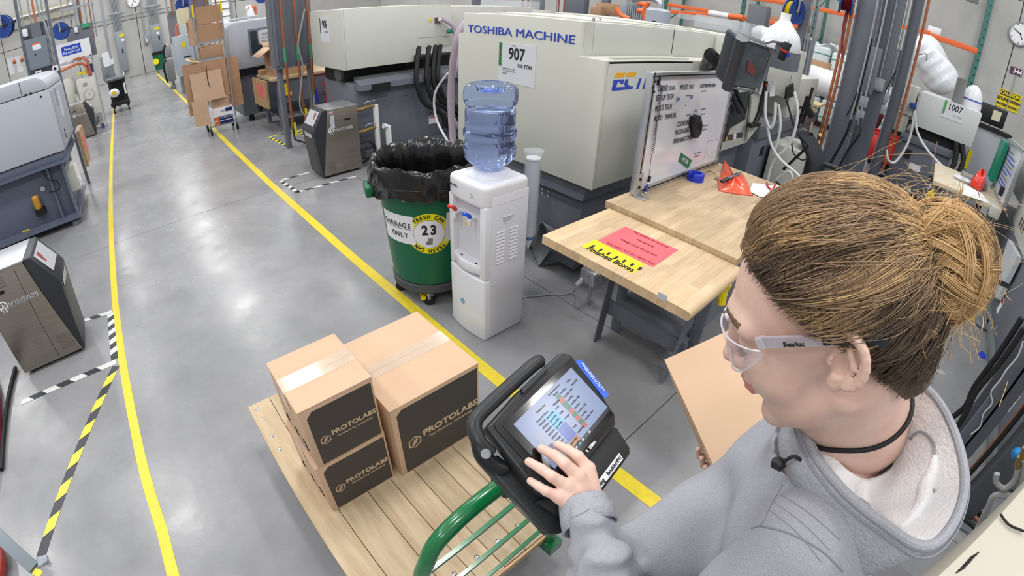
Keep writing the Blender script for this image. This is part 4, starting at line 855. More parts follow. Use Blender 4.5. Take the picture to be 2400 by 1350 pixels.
g1.part('base_body', MB().box(GX + .12, GX + 1.25, 1.02, 3.9, .10, .76), bl_, bev=.008); g1.part('base_fin', MB().box(GX + .02, GX + .12, .98, 1.0, .12, .76).box(GX + .02, GX + .12, 1.16, 1.18, .12, .76), bl_)
g1.part('base_foot_rail', MB().box(GX + .0, GX + 1.3, .96, 3.9, .08, .13), bl_)
for y in (1.05, 1.9): g1.part('levelling_foot', MB().lathe([(.001, 0), (.06, 0), (.065, .02), (.055, .05), (.03, .06), (.03, .1), (.001, .1)], (GX + .08, y, 0), 20), mat('foot_grey', (96, 100, 108), .5))
cx_, cy_, cz_ = fx(86, 470, GX + .1)
g1.part('filter_bowl', MB().lathe([(.001, -.09), (.035, -.09), (.045, -.06), (.045, .05), (.03, .07), (.001, .07)], (GX + .06, cy_, cz_), 20), mat('amber_bowl', (188, 136, 40), .3), label='amber filter bowl'); g1.part('filter_head', MB().box(GX + .02, GX + .12, cy_ - .07, cy_ + .05, cz_ - .17, cz_ - .09), dark); g1.part('gauge', MB().cyl((GX + .06, cy_ - .13, cz_ + .12), (GX + .03, cy_ - .13, cz_ + .12), .03, n=16), chrome)
g1.part('warning_label', MB().prism(plx(GX + .115, [(52, 542), (70, 536), (73, 549), (55, 556)]), (-.003, 0, 0)), yellow)
g1.part('air_line', MB().tube(curve([fx(100, 400, GX), fx(112, 420, GX), fx(135, 425, GX), fx(138, 445, GX), fx(115, 450, GX)], 6), .008, 6), rubber)
dl_ = T('drop_leaf', 'wooden bench leaf with a red notice hanging at the aisle end of the grey machine', 'bench leaf', fx(190, 350, 6.9))
LX = 6.95
q_ = ply(.80, [(172, 306), (180, 290), (209, 362), (194, 391)])
x_a, x_b = 7.0, 7.55
for k in range(6): dl_.part('stave', MB().box(x_a + (x_b - x_a) * k / 6, x_a + (x_b - x_a) * (k + 1) / 6 - .001, .77, .81, .46, .93), leaf)
dl_.part('red_notice', MB().box(x_a + .14, x_b - .16, .765, .769, .62, .82), pinkp); dl_.part('hinge', MB().box(x_a, x_b, .81, .83, .90, .93), galv)
wbx = T('wiring_box', 'cream service box with wires at the foot of the left grey machine', 'service box', (6.55, .93, .3)); wbx.part('housing', MB().box(6.40, 6.7, .88, 1.0, .35, .66), cream2, bev=.006)
wbx.part('cover', MB().box(6.42, 6.68, .875, .88, .38, .63), white); wbx.part('wires', MB().tube(curve([(6.45, .88, .5), (6.40, .84, .4), (6.45, .86, .3), (6.5, .9, .22)], 5), .012, 6), hosel)

# ---- second grey machine behind the copper pipe column
def grey_machine(label, x, yv, D):
    g = T('moulding_machine', label, 'machine', (x + .6, yv - 1, 0), 'rounded grey moulding machines')
    pr = [(x, yv, .98), (x, yv, 1.70), (x, yv - .03, 1.78), (x, yv - .12, 1.83), (x, yv - D, 1.83), (x, yv - D, .98)]
    g.part('cover', MB().prism(pr, (1.2, 0, 0)), lgrey, bev=.03, seg=3)
    g.part('window', MB().box(x - .006, x + .01, yv - .42, yv - 1.25, 1.20, 1.62), mat('window_teal_dark', (50, 62, 68), .2)); g.part('window_frame', MB().box(x - .003, x + .005, yv - .38, yv - 1.3, 1.16, 1.66), mat('frame_bluegrey', (112, 122, 136), .4))
    g.part('side_plate', MB().box(x + .3, x + .5, yv, yv + .008, 1.30, 1.58), mat('plate_cream', (196, 190, 168), .5))
    g.part('base', MB().box(x + .1, x + 1.1, yv - .15, yv - D, .12, .97), slate, bev=.01); g.part('base_shelf', MB().box(x + .02, x + 1.15, yv - .05, yv - D, .86, .97), dark)
    g.part('top_bar', MB().cyl((x + .1, yv - .1, 1.87), (x + .1, yv - .6, 1.88), .018, n=8), alu)
    g.part('red_stop', MB().box(x + .05, x + .1, yv - .045, yv - .05 + .01, .80, .90), red2); g.part('levelling_foot', MB().cyl((x + .2, yv - .3, 0), (x + .2, yv - .3, .12), .05), rubber)
    return g
grey_machine('rounded grey moulding machine with a dark window behind the open carton', 9.0, -1.75, 2.6)
wbb = T('whiteboard', 'small whiteboard with hand lettering behind the open carton', 'whiteboard', fx(620, 85, 8.6))
a_ = plx(8.6, [(604, 72), (640, 65), (645, 103), (608, 104)]); wbb.part('board', MB().prism(a_, (.03, 0, 0)), wbm); 
for k, s in enumerate(('ORDER #', 'SET-UP TECH', 'MOLD TECH')): wbb.text(s, fx(613, 80 + k * 8.5, 8.59), (0, -1, 0), (0, 0, 1), .035, inkg, align='LEFT', sx=.8)
wbb.part('frame_post', MB().bar(a_[0], a_[3], .02, .02), alu)
rob = T('robot_arm', 'small white and orange robot arm above the rounded grey machine', 'robot', fx(590, 40, 10.))
rb = [fx(590, 42, 10), fx(586, 28, 10), fx(588, 18, 10), fx(575, 19, 10)]
rob.part('column', MB().tube([rb[0], rb[1], rb[2]], [.09, .07, .06], 12), white); rob.part('joint', MB().cyl(rb[2] + V(0, -.06, 0), rb[2] + V(0, .06, 0), .05), ohose); rob.part('forearm', MB().tube([rb[2], rb[3]], [.06, .035], 12), white); rob.part('hose', MB().tube(curve([rb[2] + V(0, -.08, .02), fx(600, 30, 10), fx(594, 36, 10)], 5), .03, 8), ohose)

# ---- bench, carton and red crates by the copper column
b9 = T('workbench', 'workbench with a hanging wooden leaf and red notice, behind the copper pipe column', 'workbench', (8.2, -2.6, 0))
b9.part('bench_top', MB().box(7.72, 8.66, -2.12, -3.5, .83, .875), stave2, bev=.004)
for k in range(7): b9.part('leaf_stave', MB().box(7.78 + k * .118, 7.78 + (k + 1) * .118 - .002, -2.02, -2.06, .40, .85), leaf)
b9.part('red_notice', MB().box(7.98, 8.28, -2.018, -2.016, .56, .78), pinkp)
for x in (7.80, 8.6): b9.part('leg', MB().box(x - .04, x + .04, -2.20, -2.26, 0, .83), slate); b9.part('leg', MB().box(x - .04, x + .04, -3.36, -3.42, 0, .83), slate)
b9.part('shelf', MB().box(7.78, 8.62, -2.2, -3.4, .22, .24), slate); b9.part('side_panel', MB().box(7.76, 7.78, -2.26, -3.4, .45, .83), slate); b9.part('wheel', MB().cyl((8.75, -2.1, .28), (8.75, -2.16, .28), .07), rubber)
b9.part('yellow_guard', MB().tube([(7.75, -2.33, .76), (7.75, -2.34, .60), (7.75, -2.42, .58)], .045, 8), yellow)
cn = T('open_carton', 'open brown carton with raised flaps on the far workbench', 'box', (8.2, -2.5, .875))
cn.part('body', MB().add([(7.95, -2.24, .875), (8.45, -2.24, .875), (8.45, -2.9, .875), (7.95, -2.9, .875), (7.95, -2.24, 1.35), (8.45, -2.24, 1.35), (8.45, -2.9, 1.35), (7.95, -2.9, 1.35)], [(0, 3, 2, 1), (0, 1, 5, 4), (1, 2, 6, 5), (2, 3, 7, 6), (3, 0, 4, 7)]), kraft2, solid=.006)
for q in ([(7.95, -2.24, 1.35), (8.45, -2.24, 1.35), (8.45, -2.02, 1.22), (7.95, -2.02, 1.22)], [(7.95, -2.24, 1.352), (7.95, -2.9, 1.352), (7.72, -2.9, 1.34), (7.72, -2.24, 1.34)], [(8.45, -2.24, 1.352), (8.45, -2.9, 1.352), (8.66, -2.9, 1.44), (8.66, -2.24, 1.44)]): cn.part('flap', MB().quad(q), kraft, solid=.006)
solo('brown_carton', 'low brown carton under the open one on the far workbench', 'box', MB().box(8.47, 8.62, -2.14, -2.36, .876, .96), kraft2, (8.5, -2.25, .88), bev=.003)
for k, (y0, y1, nm) in enumerate(((-2.95, -3.3, 'red crate under the far workbench nearer the copper pipes'), (-3.42, -3.75, 'red crate standing beside the bed of machine 906'))):
    t = T('red_crate', nm, 'crate', (7.4, (y0 + y1) / 2, .25)); x0 = 7.2
    t.part('shell', MB().box(x0, x0 + .4, y0, y1, .32, .68), red2, bev=.01); t.part('rim', MB().box(x0 - .015, x0 + .415, y0 + .015, y1 - .015, .66, .70), red2)
    t.part('stand', MB().box(x0 + .03, x0 + .37, y0 - .03, y1 + .03, 0, .31), dark)

# ---- column with copper pipes
def column(label, x, y, w, d, H, m=slate2, base=True, group=None):
    t = T('steel_column', label, 'column', (x, y, 0), group)
    t.part('flange', MB().box(x - w / 2, x + w / 2, y + d / 2, y + d / 2 - .012, 0, H), m); t.part('flange', MB().box(x - w / 2, x + w / 2, y - d / 2, y - d / 2 + .012, 0, H), m); t.part('web', MB().box(x - .006, x + .006, y - d / 2, y + d / 2, 0, H), m)
    if base: t.part('base_plate', MB().box(x - w / 2 - .05, x + w / 2 + .05, y - d / 2 - .05, y + d / 2 + .05, 0, .02), m)
    return t
cp_ = T('service_column', 'slate service column carrying copper pipes and yellow handled valves', 'column', (6.75, -2.17, 0))
cp_.part('leg', MB().box(6.66, 6.76, -1.93, -2.0, 0, 1.2), slate2, bev=.004); cp_.part('leg', MB().box(6.66, 6.76, -2.38, -2.45, 0, 1.2), slate2, bev=.004)
cp_.part('cabinet', MB().box(6.64, 6.86, -1.90, -2.46, 1.16, 5), slate2, bev=.006); cp_.part('cabinet_lip', MB().box(6.60, 6.9, -1.89, -2.47, 1.135, 1.16), slate2)
for yv_ in (-1.915, -2.42): cp_.part('channel', MB().box(6.615, 6.64, yv_, yv_ - .035, 1.18, 5), slate2)
for k, (y, z0) in enumerate(((-2.02, .30), (-2.205, .46), (-2.385, .70))):
    pp = cp_.part('copper_pipe', MB().cyl((6.55, y, z0 + .12), (6.55, y, 5), .018, n=10), copper)
    cp_.part('pipe_band', MB().cyl((6.55, y, 1.22), (6.55, y, 1.42), .0195, n=10), mat('band_green', (70, 150, 112), .5), parent=pp)
    vl = cp_.part('ball_valve', MB().cyl((6.55, y, z0), (6.55, y, z0 + .13), .028, n=10).box(6.5, 6.55, y - .012, y + .012, z0 + .05, z0 + .09), brass)
    cp_.part('valve_handle', MB().box(6.49, 6.50, y - .016 - .01, y + .016 - .01, z0 - .10, z0 + .09), yellow if k < 2 else blue, parent=vl)
    cp_.part('lower_pipe', MB().tube(curve([(6.55, y, z0), (6.55, y, z0 * .5), (6.55, y - .03, .12), (6.50, y - .18, .04)] if k == 0 else [(6.55, y, z0), (6.55, y, .08)], 5), .012, 8), copper if k else rubber)
cp_.part('air_hose', MB().tube(curve([(6.50, -2.33, 1.9), (6.50, -2.24, 1.6), (6.50, -2.20, 1.4), (6.50, -2.24, 1.15), (6.50, -2.20, .95), (6.5, -2.14, .60), (6.50, -2.22, .44), (6.50, -2.33, .50), (6.5, -2.36, .72)], 6), .012, 8), hose)
cp_.part('red_bracket', MB().box(6.55, 6.62, -2.01, -2.09, 1.05, 1.12), kraft2)

# ---- press 906
m6 = T('moulding_machine', 'cream moulding machine wearing the small 906 sign, behind the steel unit', 'machine', (5.8, -4.2, 0))
Z0, Z1 = 1.16, 1.86
m6.part('end_cover', MB().box(5.25, 6.25, -2.30, -2.33, Z0, Z1), cream2, bev=.004)
m6.part('cover', MB().prism([(5.25, y, z) for y, z in ((-2.331, Z1), (-3.80, Z1), (-3.80, 1.33), (-3.24, 1.33), (-3.24, Z0), (-2.331, Z0))], (1.0, 0, 0)), cream, bev=.003)
m6.part('rear_cover', MB().box(5.4, 6.2, -3.82, -5.4, 1.30, 1.84), cream2, bev=.003); m6.part('connector_plate', MB().box(5.235, 5.25, -3.55, -3.65, 1.63, 1.70), mat('plate_dark_red', (96, 70, 74), .5)); m6.part('warning_label', MB().box(5.244, 5.249, -3.47, -3.51, 1.645, 1.685), yellow)
m6.part('panel_seam', MB().box(5.2485, 5.2495, -3.3, -3.78, 1.45, 1.452), dark)
m6.part('bed', MB().box(5.30, 6.2, -2.42, -7.0, .12, .98), slate, bev=.01); m6.part('bed_step', MB().prism([(5.18, -2.45, .90), (5.18, -2.45, .97), (5.30, -2.45, 1.02), (5.30, -2.45, .90)], (0, -4.5, 0)), slate); m6.part('rail', MB().box(5.35, 5.45, -2.5, -7.0, .98, 1.04), mat('rail_grey', (120, 122, 124), .4)); m6.part('slideway', MB().box(5.5, 6.1, -2.4, -5.2, .98, 1.14), dark)
m6.part('plunger', MB().cyl((5.6, -2.36, 1.08), (5.6, -2.52, 1.08), .10, n=24), mat('plunger_steel', (70, 72, 76), .4))
m6.part('foot_rail', MB().box(5.26, 6.2, -2.5, -7.0, .05, .13), slate); m6.part('step_cut', MB().box(5.17, 5.19, -2.6, -2.85, .86, .96), dark)
for y, z in ((-2.75, .72), (-2.83, .72), (-3.1, .74), (-3.14, .74), (-3.25, .86), (-3.5, .45), (-3.2, .52), (-3.22, .52), (-3.75, .4), (-3.8, .4)): m6.part('bolt', MB().cyl((5.30, y, z), (5.294, y, z), .009, n=8), chrome)
m6.part('warning_label', MB().box(5.293, 5.30, -3.46, -3.52, .70, .78), paper); m6.part('triangle_mark', MB().prism([(5.292, -3.47, .72), (5.292, -3.51, .72), (5.292, -3.49, .76)], (-.001, 0, 0)), yellow)
m6.part('instruction_label', MB().box(5.293, 5.30, -3.47, -3.60, .30, .40), paper); m6.part('red_strip', MB().box(5.291, 5.293, -3.475, -3.595, .38, .395), red)
for k, y in enumerate((-3.30, -3.45, -3.55, -3.62)):
    m6.part('black_hose', MB().tube(curve([(5.26, y - .02, 1.34), (5.2, y + .05, 1.15), (5.14, y + .10, .92), (5.12, y + .02, .66), (5.13, y - .18, .52), (5.14, y - .30, .40), (5.14, y - .31, .26)], 6), .032, 10), rubber)
m6.part('hose_collar', MB().box(5.08, 5.2, -3.70, -4.0, .22, .38), black)
m6.part('feed_tube', MB().tube(curve([(5.2, -3.62, 1.68), (5.12, -3.72, 1.60), (5.08, -3.76, 1.45), (5.0, -3.72, 1.2), (4.98, -3.62, .9), (4.98, -3.58, .6), (5.0, -3.68, .34), (5.05, -3.85, .2)], 6), .034, 10), MC['mauve_hose'])
m6.part('hose_elbow', MB().tube([(5.24, -3.60, 1.68), (5.18, -3.66, 1.63), (5.13, -3.72, 1.56)], .030, 10), MC['pipe_wrap']); m6.part('green_clamp', MB().cyl((5.14, -3.66, 1.52), (5.1, -3.80, 1.53), .028, n=12), mat('clamp_green', (20, 120, 92), .4))
s6 = m6.part('press_sign', MB().box(5.62, 5.90, -2.297, -2.30, 1.48, 1.78), MC['sign_white']); s6.rotation_euler.z = 0
m6.part('sign_bar', MB().box(5.88, 5.90, -2.295, -2.297, 1.58, 1.77), ink, parent=s6); m6.text('906', (5.75, -2.295, 1.69), (-1, 0, 0), (0, 0, 1), .095, ink, parent=s6, sx=.75, bold=.002); m6.text('120 TON', (5.70, -2.295, 1.60), (-1, 0, 0), (0, 0, 1), .024, inkg, parent=s6, sx=.9)

# ---- cardboard trolley
tr = T('stock_trolley', 'tall wire shelf trolley loaded with flattened cardboard in the aisle', 'trolley', (8.95, -1.42, 0))
TXn, TXf, YA, YB = 8.72, 9.12, -1.19, -1.66
for x in (TXn, TXf):
    for y in (YA, YB): tr.part('post', MB().cyl((x, y, .08), (x, y, 2.2), .014, n=8), galv)
for y in (YA, YB): tr.part('yellow_top', MB().cyl((TXn, y, 2.02), (TXn, y, 2.22), .016, n=8), yellow)
for z in (.13, 1.28, 1.56):
    w_ = tr.part('wire_shelf', MB().box(TXn, TXf, YA, YA - .008, z, z + .012).box(TXn, TXf, YB, YB + .008, z, z + .012).box(TXn, TXn + .008, YB, YA, z, z + .03).box(TXf, TXf - .008, YB, YA, z, z + .03), alu)
    for k in range(9): y = YA + (YB - YA) * (k + 1) / 10; tr.part('shelf_wire', MB().cyl((TXn, y, z + .02), (TXf, y, z + .02), .004, n=5), alu, parent=w_)
for z in (.22, .31): tr.part('basket_wire', MB().cyl((TXn - .02, YA, z), (TXn - .02, YB, z), .005, n=6), white)
for x in (TXn, TXf):
    for y in (YA, YB): tr.part('wheel', MB().cyl((x, y - .015, .06), (x, y + .015, .06), .06, n=16), rubber)
tr.part('push_bar', MB().tube(curve([(TXn, YA + .0, 1.27), (TXn - .05, YA + .15, 1.32), (TXf - .1, YA + .18, 1.35), (TXf, YA, 1.28)], 4), .016, 8), mat('pale_wood', (206, 186, 140), .6)); tr.part('sign_top', MB().box(8.85, 9.3, -.98, -1.14, 1.95, 2.20), mat('cream_card', (214, 206, 178), .6))
tr.part('strap', MB().tube(curve([(8.66, -1.28, 1.2), (8.64, -1.27, .95), (8.66, -1.31, .70)], 5), .006, 6), black)
def sheetbox(lab, x, y0, y1, z0, z1, tilt, m, th=.012):
    t = solo('flat_carton', lab, 'cardboard', MB().prism([(x, y0, z0), (x, y1, z0), (x + tilt, y1, z1), (x + tilt, y0, z1)], (th, 0, 0)), m, (x, (y0 + y1) / 2, z0), 'flattened cartons on the stock trolley'); return t
sheetbox('wide dark flattened carton at the back of the trolley, hanging low', 8.69, -.88, -1.20, .42, 1.28, .0, kraft2, .03)
sheetbox('second dark flattened carton behind the pale one', 8.70, -1.20, -1.62, .64, 1.27, .0, kraft2, .02); sheetbox('pale flattened carton in front of the dark ones on the lower trolley half', 8.63, -.98, -1.52, .62, 1.10, .03, kraft)
for k in range(5): sheetbox('%s narrow flattened carton fanned out low on the trolley side' % ('leftmost', 'second', 'middle', 'fourth', 'rightmost')[k], 8.60 - k * .01, -.93 - k * .05, -.985 - k * .05, .24 - k * .005, .66, .02, kraft)
sheetbox('flattened carton standing at the right side of the trolley', 8.80, -1.60, -1.86, .40, 1.25, .02, kraft2, .03)
sheetbox('upper flattened carton with a tape dot on the top trolley shelf', 8.80, -1.24, -1.66, 1.88, 2.17, .0, kraft2, .03)
sheetbox('lower flattened carton on the top trolley shelf above the wire', 8.78, -1.22, -1.66, 1.58, 1.87, .0, kraft2, .03)
sheetbox('carton standing edge-on at the left end of the top trolley shelf', 8.74, -1.10, -1.18, 1.56, 2.0, .1, kraft2, .25)
t = T('open_carton', 'open brown carton on the middle shelf of the stock trolley', 'box', (8.9, -1.4, 1.31)); t.part('body', MB().box(8.74, 9.08, -1.23, -1.62, 1.31, 1.50), kraft2, bev=.004); t.part('flap', MB().prism([(8.76, -1.18, 1.49), (8.95, -1.2, 1.50), (8.95, -1.42, 1.54), (8.76, -1.40, 1.53)], (0, 0, .006)), kraft2); t.part('plastic_wrap', MB().grid(lambda u, v: V(8.85 + .15 * v, -1.40 - .24 * u, 1.52 + .05 * math.sin(u * 9) * math.sin(v * 7)), 10, 6), ctape)
t = T('tape_carton', 'white printed tape carton with orange and navy panels in the trolley basket', 'box', (8.85, -1.44, .15))
t.part('body', MB().box(8.72, 9.0, -1.26, -1.63, .15, .44), paper, bev=.004); t.part('navy_panel', MB().box(8.714, 8.72, -1.37, -1.61, .16, .29), mat('navy_print', (30, 46, 104), .5)); t.part('orange_panel', MB().box(8.713, 8.72, -1.275, -1.365, .16, .29), orange)
t.part('navy_panel', MB().box(8.713, 8.72, -1.50, -1.62, .36, .42), MC['navy_print']); t.text('Shurtape', (8.712, -1.49, .385), (0, -1, 0), (0, 0, 1), .036, ink, sx=.9); t.text('PACKAGING TAPE', (8.712, -1.49, .27), (0, -1, 0), (0, 0, 1), .022, white, sx=.85); t.part('inner_card', MB().box(8.76, 8.98, -1.28, -1.60, .44, .60), kraft, bev=.003)

# ---- far left services
en = T('electrical_cabinet', 'grey electrical cabinet between two posts with conduits, beyond the left grey machine', 'electrical cabinet', (8.05, 1.2, 0))
for y in (1.40, .98): en.part('post', MB().box(8.0, 8.06, y, y - .045, 0, 5), slate2); en.part('post_edge', MB().box(7.99, 8.0, y, y - .012, 0, 5), galv)
en.part('back_board', MB().box(8.03, 8.05, 1.38, .99, 1.72, 2.42), slate2)
cbn = en.part('cabinet', MB().box(7.92, 8.03, 1.34, 1.03, 1.80, 2.22), mat('panel_bluegrey', (112, 122, 132), .4), bev=.006)
en.part('label', MB().box(7.916, 7.92, 1.24, 1.12, 2.06, 2.15), paper, parent=cbn); en.part('label_band', MB().box(7.914, 7.916, 1.24, 1.12, 2.13, 2.15), orange, parent=cbn); en.part('knob', MB().cyl((7.92, 1.22, 2.0), (7.905, 1.22, 2.0), .012, n=10), ink, parent=cbn)
en.part('door', MB().box(7.917, 7.92, 1.325, 1.045, 1.815, 2.205), mat('panel_bluegrey2', (118, 128, 138), .4), parent=cbn)
en.part('socket_box', MB().box(7.93, 8.03, 1.34, 1.27, 2.27, 2.37), wplast, bev=.006); en.part('upper_box', MB().box(7.95, 8.03, 1.22, 1.08, 2.22, 2.42), slate2)
for y, z in ((1.31, 2.36), (1.20, 2.22), (1.02, 1.75)): en.part('conduit', MB().cyl((7.97, y, z), (7.97, y, 5), .011, n=8), galv)
en.part('conduit', MB().tube(curve([(7.97, 1.0, 1.78), (7.97, 1.0, 2.3), (7.97, 1.06, 2.5), (7.97, 1.08, 2.9), (7.97, 1.08, 5)], 5), .012, 8), galv)
en.part('orange_line', MB().cyl((7.98, 1.14, 2.42), (7.98, 1.14, 5), .015, n=8), ohose)
for y in (1.28, 1.04): en.part('small_socket', MB().box(7.94, 8.03, y, y - .09, 1.70, 1.78), wplast, bev=.005); en.part('socket_face', MB().cyl((7.94, y - .045, 1.74), (7.935, y - .045, 1.74), .02, n=12), dark)
def reel(label, c, R, n, hosec=None, group='blue hose reels', w=.16):
    c = Vector(c); n = Vector(n).normalized(); t = T('hose_reel', label, 'hose reel', c, group); rot = Vector((0, 0, 1)).rotation_difference(n).to_matrix()
    for s_ in (-1, 1): t.part('flange', MB().lathe([(.02, 0), (R * .55, 0), (R * .6, .012), (R * .95, .012), (R, .02), (R, -.008), (.02, -.012)], c + n * s_ * w / 2, 36, rot=rot), dblue)
    t.part('hose_coil', MB().lathe([(R * .3, -w * .42)] + [(R * .74 + .015 * math.cos(k * PI), -w * .42 + w * .84 * k / 10) for k in range(11)] + [(R * .3, w * .42)], c, 32, rot=rot), hosec or rubber)
    t.part('hub', MB().cyl(c - n * w * .7, c + n * w * .7, R * .12), galv); t.part('arm', MB().bar(c + n * w * .7, c + n * w * .75 + V(0, -.05, 0) + V(.0, -R * 1.1, .02), .035, .03), black)
    t.part('bracket', MB().bar(c + n * w * .7, c + n * w * .7 + V(0, 0, R * 1.3), .03, .03), galv)
    return t
r1_ = fx(8, 62, 8.3); reel('large blue hose reel at the left picture edge beside the grey cabinet', r1_, .16, (-1, .25, 0), w=.08)
reel('blue hose reel hanging behind the supply rack sign', fx(143, 73, 12.5), .19, (-1, .15, 0), w=.09)
reel('blue hose reel above the cardboard trolley', fx(430, 12, 15), .22, (-1, .2, 0), w=.1)
reel('blue hose reel high behind the copper pipe column', fx(612, -6, 12), .14, (-1, .2, 0), w=.08)
sc_ = T('service_column', 'service column with many conduits and green valves behind the supply rack sign', 'column', (13.3, .9, 0))
for y in (1.25, 1.10, .97, .84, .72, .62, .55): sc_.part('conduit', MB().cyl((13.25, y, 2.1 + .1 * (y > .9)), (13.25, y, 5.5), .016, n=8), galv if y not in (.84, .62) else copper)
sc_.part('cabinet', MB().box(13.2, 13.4, 1.25, .62, 1.7, 2.45), slate2, bev=.01); sc_.part('post', MB().box(13.55, 13.61, .92, .86, 0, 5), slate2); sc_.part('valve_block', MB().box(13.15, 13.2, .86, .66, 2.36, 2.46), mat('valve_green', (60, 150, 110), .5)); sc_.part('socket_box', MB().box(13.13, 13.2, 1.04, .96, 2.30, 2.42), wplast, bev=.01); sc_.part('cross_strut', MB().box(13.22, 13.28, 1.3, .5, 2.85, 2.9), galv)
sg = T('rack_sign', 'white sign board with a blue panel reading bag supply rack', 'sign', (13, 1.14, 1.7)); SXx = 12.98
bo = plx(SXx, [(125, 109), (208, 87), (218, 128), (133, 149)]); y0_, y1_ = bo[0].y, bo[1].y; z1_, z0_ = bo[0].z, bo[3].z
sg.part('board', MB().box(SXx, SXx + .02, y0_, y1_, z0_, z1_), white); sg.part('blue_panel', MB().box(SXx - .003, SXx, y0_ - .16, y1_ + .22, z0_ + .11, z1_ - .07), mat('sign_blue', (28, 74, 196), .4))
yc_ = (y0_ + y1_) / 2 + .03; sg.text('Press 803', (SXx - .003, yc_, z1_ - .145), (0, -1, 0), (0, 0, 1), .065, white, sx=.9, bold=.001); sg.text('Bag supply rack', (SXx - .003, yc_, z0_ + .175), (0, -1, 0), (0, 0, 1), .06, white, sx=.78, bold=.001)
sg.part('rack_shelf', MB().box(13.05, 13.5, y0_, y1_ - .0, z0_ - .12, z0_ - .10), white); sg.part('rack_post', MB().box(13.05, 13.08, y0_, y0_ - .03, 0, z0_), alu); sg.part('rack_post', MB().box(13.05, 13.08, y1_, y1_ + .03, 0, z0_), alu)
for k in range(4): solo('bag_bundle', 'white bundle of bags on the rack under the supply sign', 'bag bundle', MB().sph((13.2, y0_ - .12 - k * .19, z0_ - .04), (.15, .085, .05), 12, 8), paper, (13.2, y0_ - .12 - k * .19, z0_ - .1), 'bag bundles under the supply sign')
fd_ = T('floor_dryer', 'cream floor dryer cabinet with a round fan cover beside the left aisle tape', 'dryer', (13.3, .95, 0))
fd_.part('cabinet', MB().box(13.0, 13.5, .78, 1.22, .10, 1.24), cream2, bev=.02); dc = Vector((12.995, .98, .86)); fd_.part('fan_cover', MB().cyl(dc, dc + V(-.012, 0, 0), .115, n=32), cream); fd_.part('fan_hub', MB().cyl(dc + V(-.012, 0, 0), dc + V(-.018, 0, 0), .012), dark)
fd_.part('fan_ring', MB().tube([dc + V(-.012, .118 * math.cos(a), .118 * math.sin(a)) for a in np.linspace(0, 2 * PI, 30)[:-1]], .006, 6, closed=True), mat('ring_shade', (160, 160, 150), .5)); fd_.part('name_plate', MB().box(12.993, 13.0, 1.08, .98, 1.06, 1.14), mat('plate_mauve', (150, 145, 150), .5))
fd_.part('lower_plate', MB().box(12.993, 13.0, .80, 1.02, .16, .38), mat('plate_brushed', (150, 150, 156), .4)); fd_.part('hanging_glove', MB().tube([(12.98, .90, .32), (12.98, .93, .20), (12.98, .98, .12)], [.02, .03, .015], 8), slate)
for y in (.82, 1.18): fd_.part('caster', MB().cyl((13.05, y - .02, .05), (13.05, y + .02, .05), .05, n=14), blue)
fd_.part('orange_hose', MB().tube(curve([(13.0, 1.60, 1.52), (13.0, 1.3, 1.58), (13.0, 1.05, 1.60), (13.05, .93, 1.50), (13.1, .90, 1.26)], 6), .03, 8), ohose); fd_.part('orange_hose', MB().tube(curve([(13.0, 1.15, 1.72), (13.0, 1.0, 1.72), (13.0, .88, 1.62), (13.1, .84, 1.3)], 6), .03, 8), ohose)
hop = T('material_hopper', 'cream material hopper with pale ducts behind the far steel unit', 'hopper', (13.2, 1.55, 0))
hop.part('drum', MB().lathe([(.001, .3), (.10, .3), (.22, .75), (.24, 1.25), (.20, 1.32), (.001, 1.32)], (13.3, 1.50, 0), 24), cream2); hop.part('duct', MB().tube(curve([(13.2, 1.3, .9), (13.1, 1.25, .7), (13.15, 1.2, .6)], 5), .07, 10), mat('duct_grey', (176, 176, 170), .5)); hop.part('yellow_tie', MB().box(13.1, 13.2, 1.15, .95, 1.34, 1.40), yellow); hop.part('blue_bin', MB().box(13.2, 13.5, .94, .78, 1.32, 1.52), dblue); hop.part('leg', MB().box(13.25, 13.35, 1.45, 1.55, 0, .3), slate)
fl_s = T('filter_housing', 'white filter housings with orange caps behind the left grey machine', 'filter', fx(35, 160, 8.8)); 
for k, (u, v) in enumerate(((27, 155), (45, 150))): p_ = fx(u, v, 8.8); fl_s.part('cylinder', MB().tube([p_ + V(0, 0, -.12), p_ + V(0, 0, .12)], .045, 12), white); fl_s.part('cap', MB().cyl(p_ + V(0, -.04, .05), p_ + V(0, -.09, .05), .035), ohose)
uc = T('utility_cart', 'black plastic utility cart standing on the left aisle tape', 'cart', (15.2, .35, 0))
uc.part('top_tray', MB().box(14.95, 15.7, .62, .08, .86, .93), mat('cart_grey', (88, 90, 94), .5), bev=.02); uc.part('upright', MB().box(15.0, 15.06, .58, .50, .12, .88), black); uc.part('upright', MB().box(15.0, 15.06, .18, .10, .12, .88), black); uc.part('back_panel', MB().box(15.5, 15.55, .58, .12, .12, .88), black); uc.part('lower_tray', MB().box(14.95, 15.7, .62, .08, .18, .28), black, bev=.01)
for y in (.56, .14): uc.part('wheel', MB().cyl((15.0, y - .02, .07), (15.0, y + .02, .07), .07), rubber)
solo('yellow_pouch', 'white bag with a yellow label on the black utility cart', 'bag', MB().sph((14.92, .46, .55), (.08, .15, .12), 14, 8), paper, (14.92, .46, .45)); solo('yellow_card', 'small yellow card on the white bag of the black cart', 'card', MB().box(14.83, 14.84, .52, .40, .52, .60), yellow, (14.83, .46, .5)); solo('white_tag_strip', 'white strip on the upright of the black utility cart', 'label strip', MB().box(14.985, 14.995, .17, .12, .45, .75), white, (14.99, .14, .45))
solo('paper_bag', 'white paper sheet hung on the cabinet by the black utility cart', 'paper', MB().box(15.9, 15.92, .62, .42, 1.25, 1.65), paper, (15.9, .5, 1.25))
gc = T('grey_cabinet', 'mid grey cabinet on a post beyond the black utility cart', 'cabinet', (16.2, .3, 0)); a_, b_ = fx(232, 135, 16.1), fx(272, 185, 16.1)
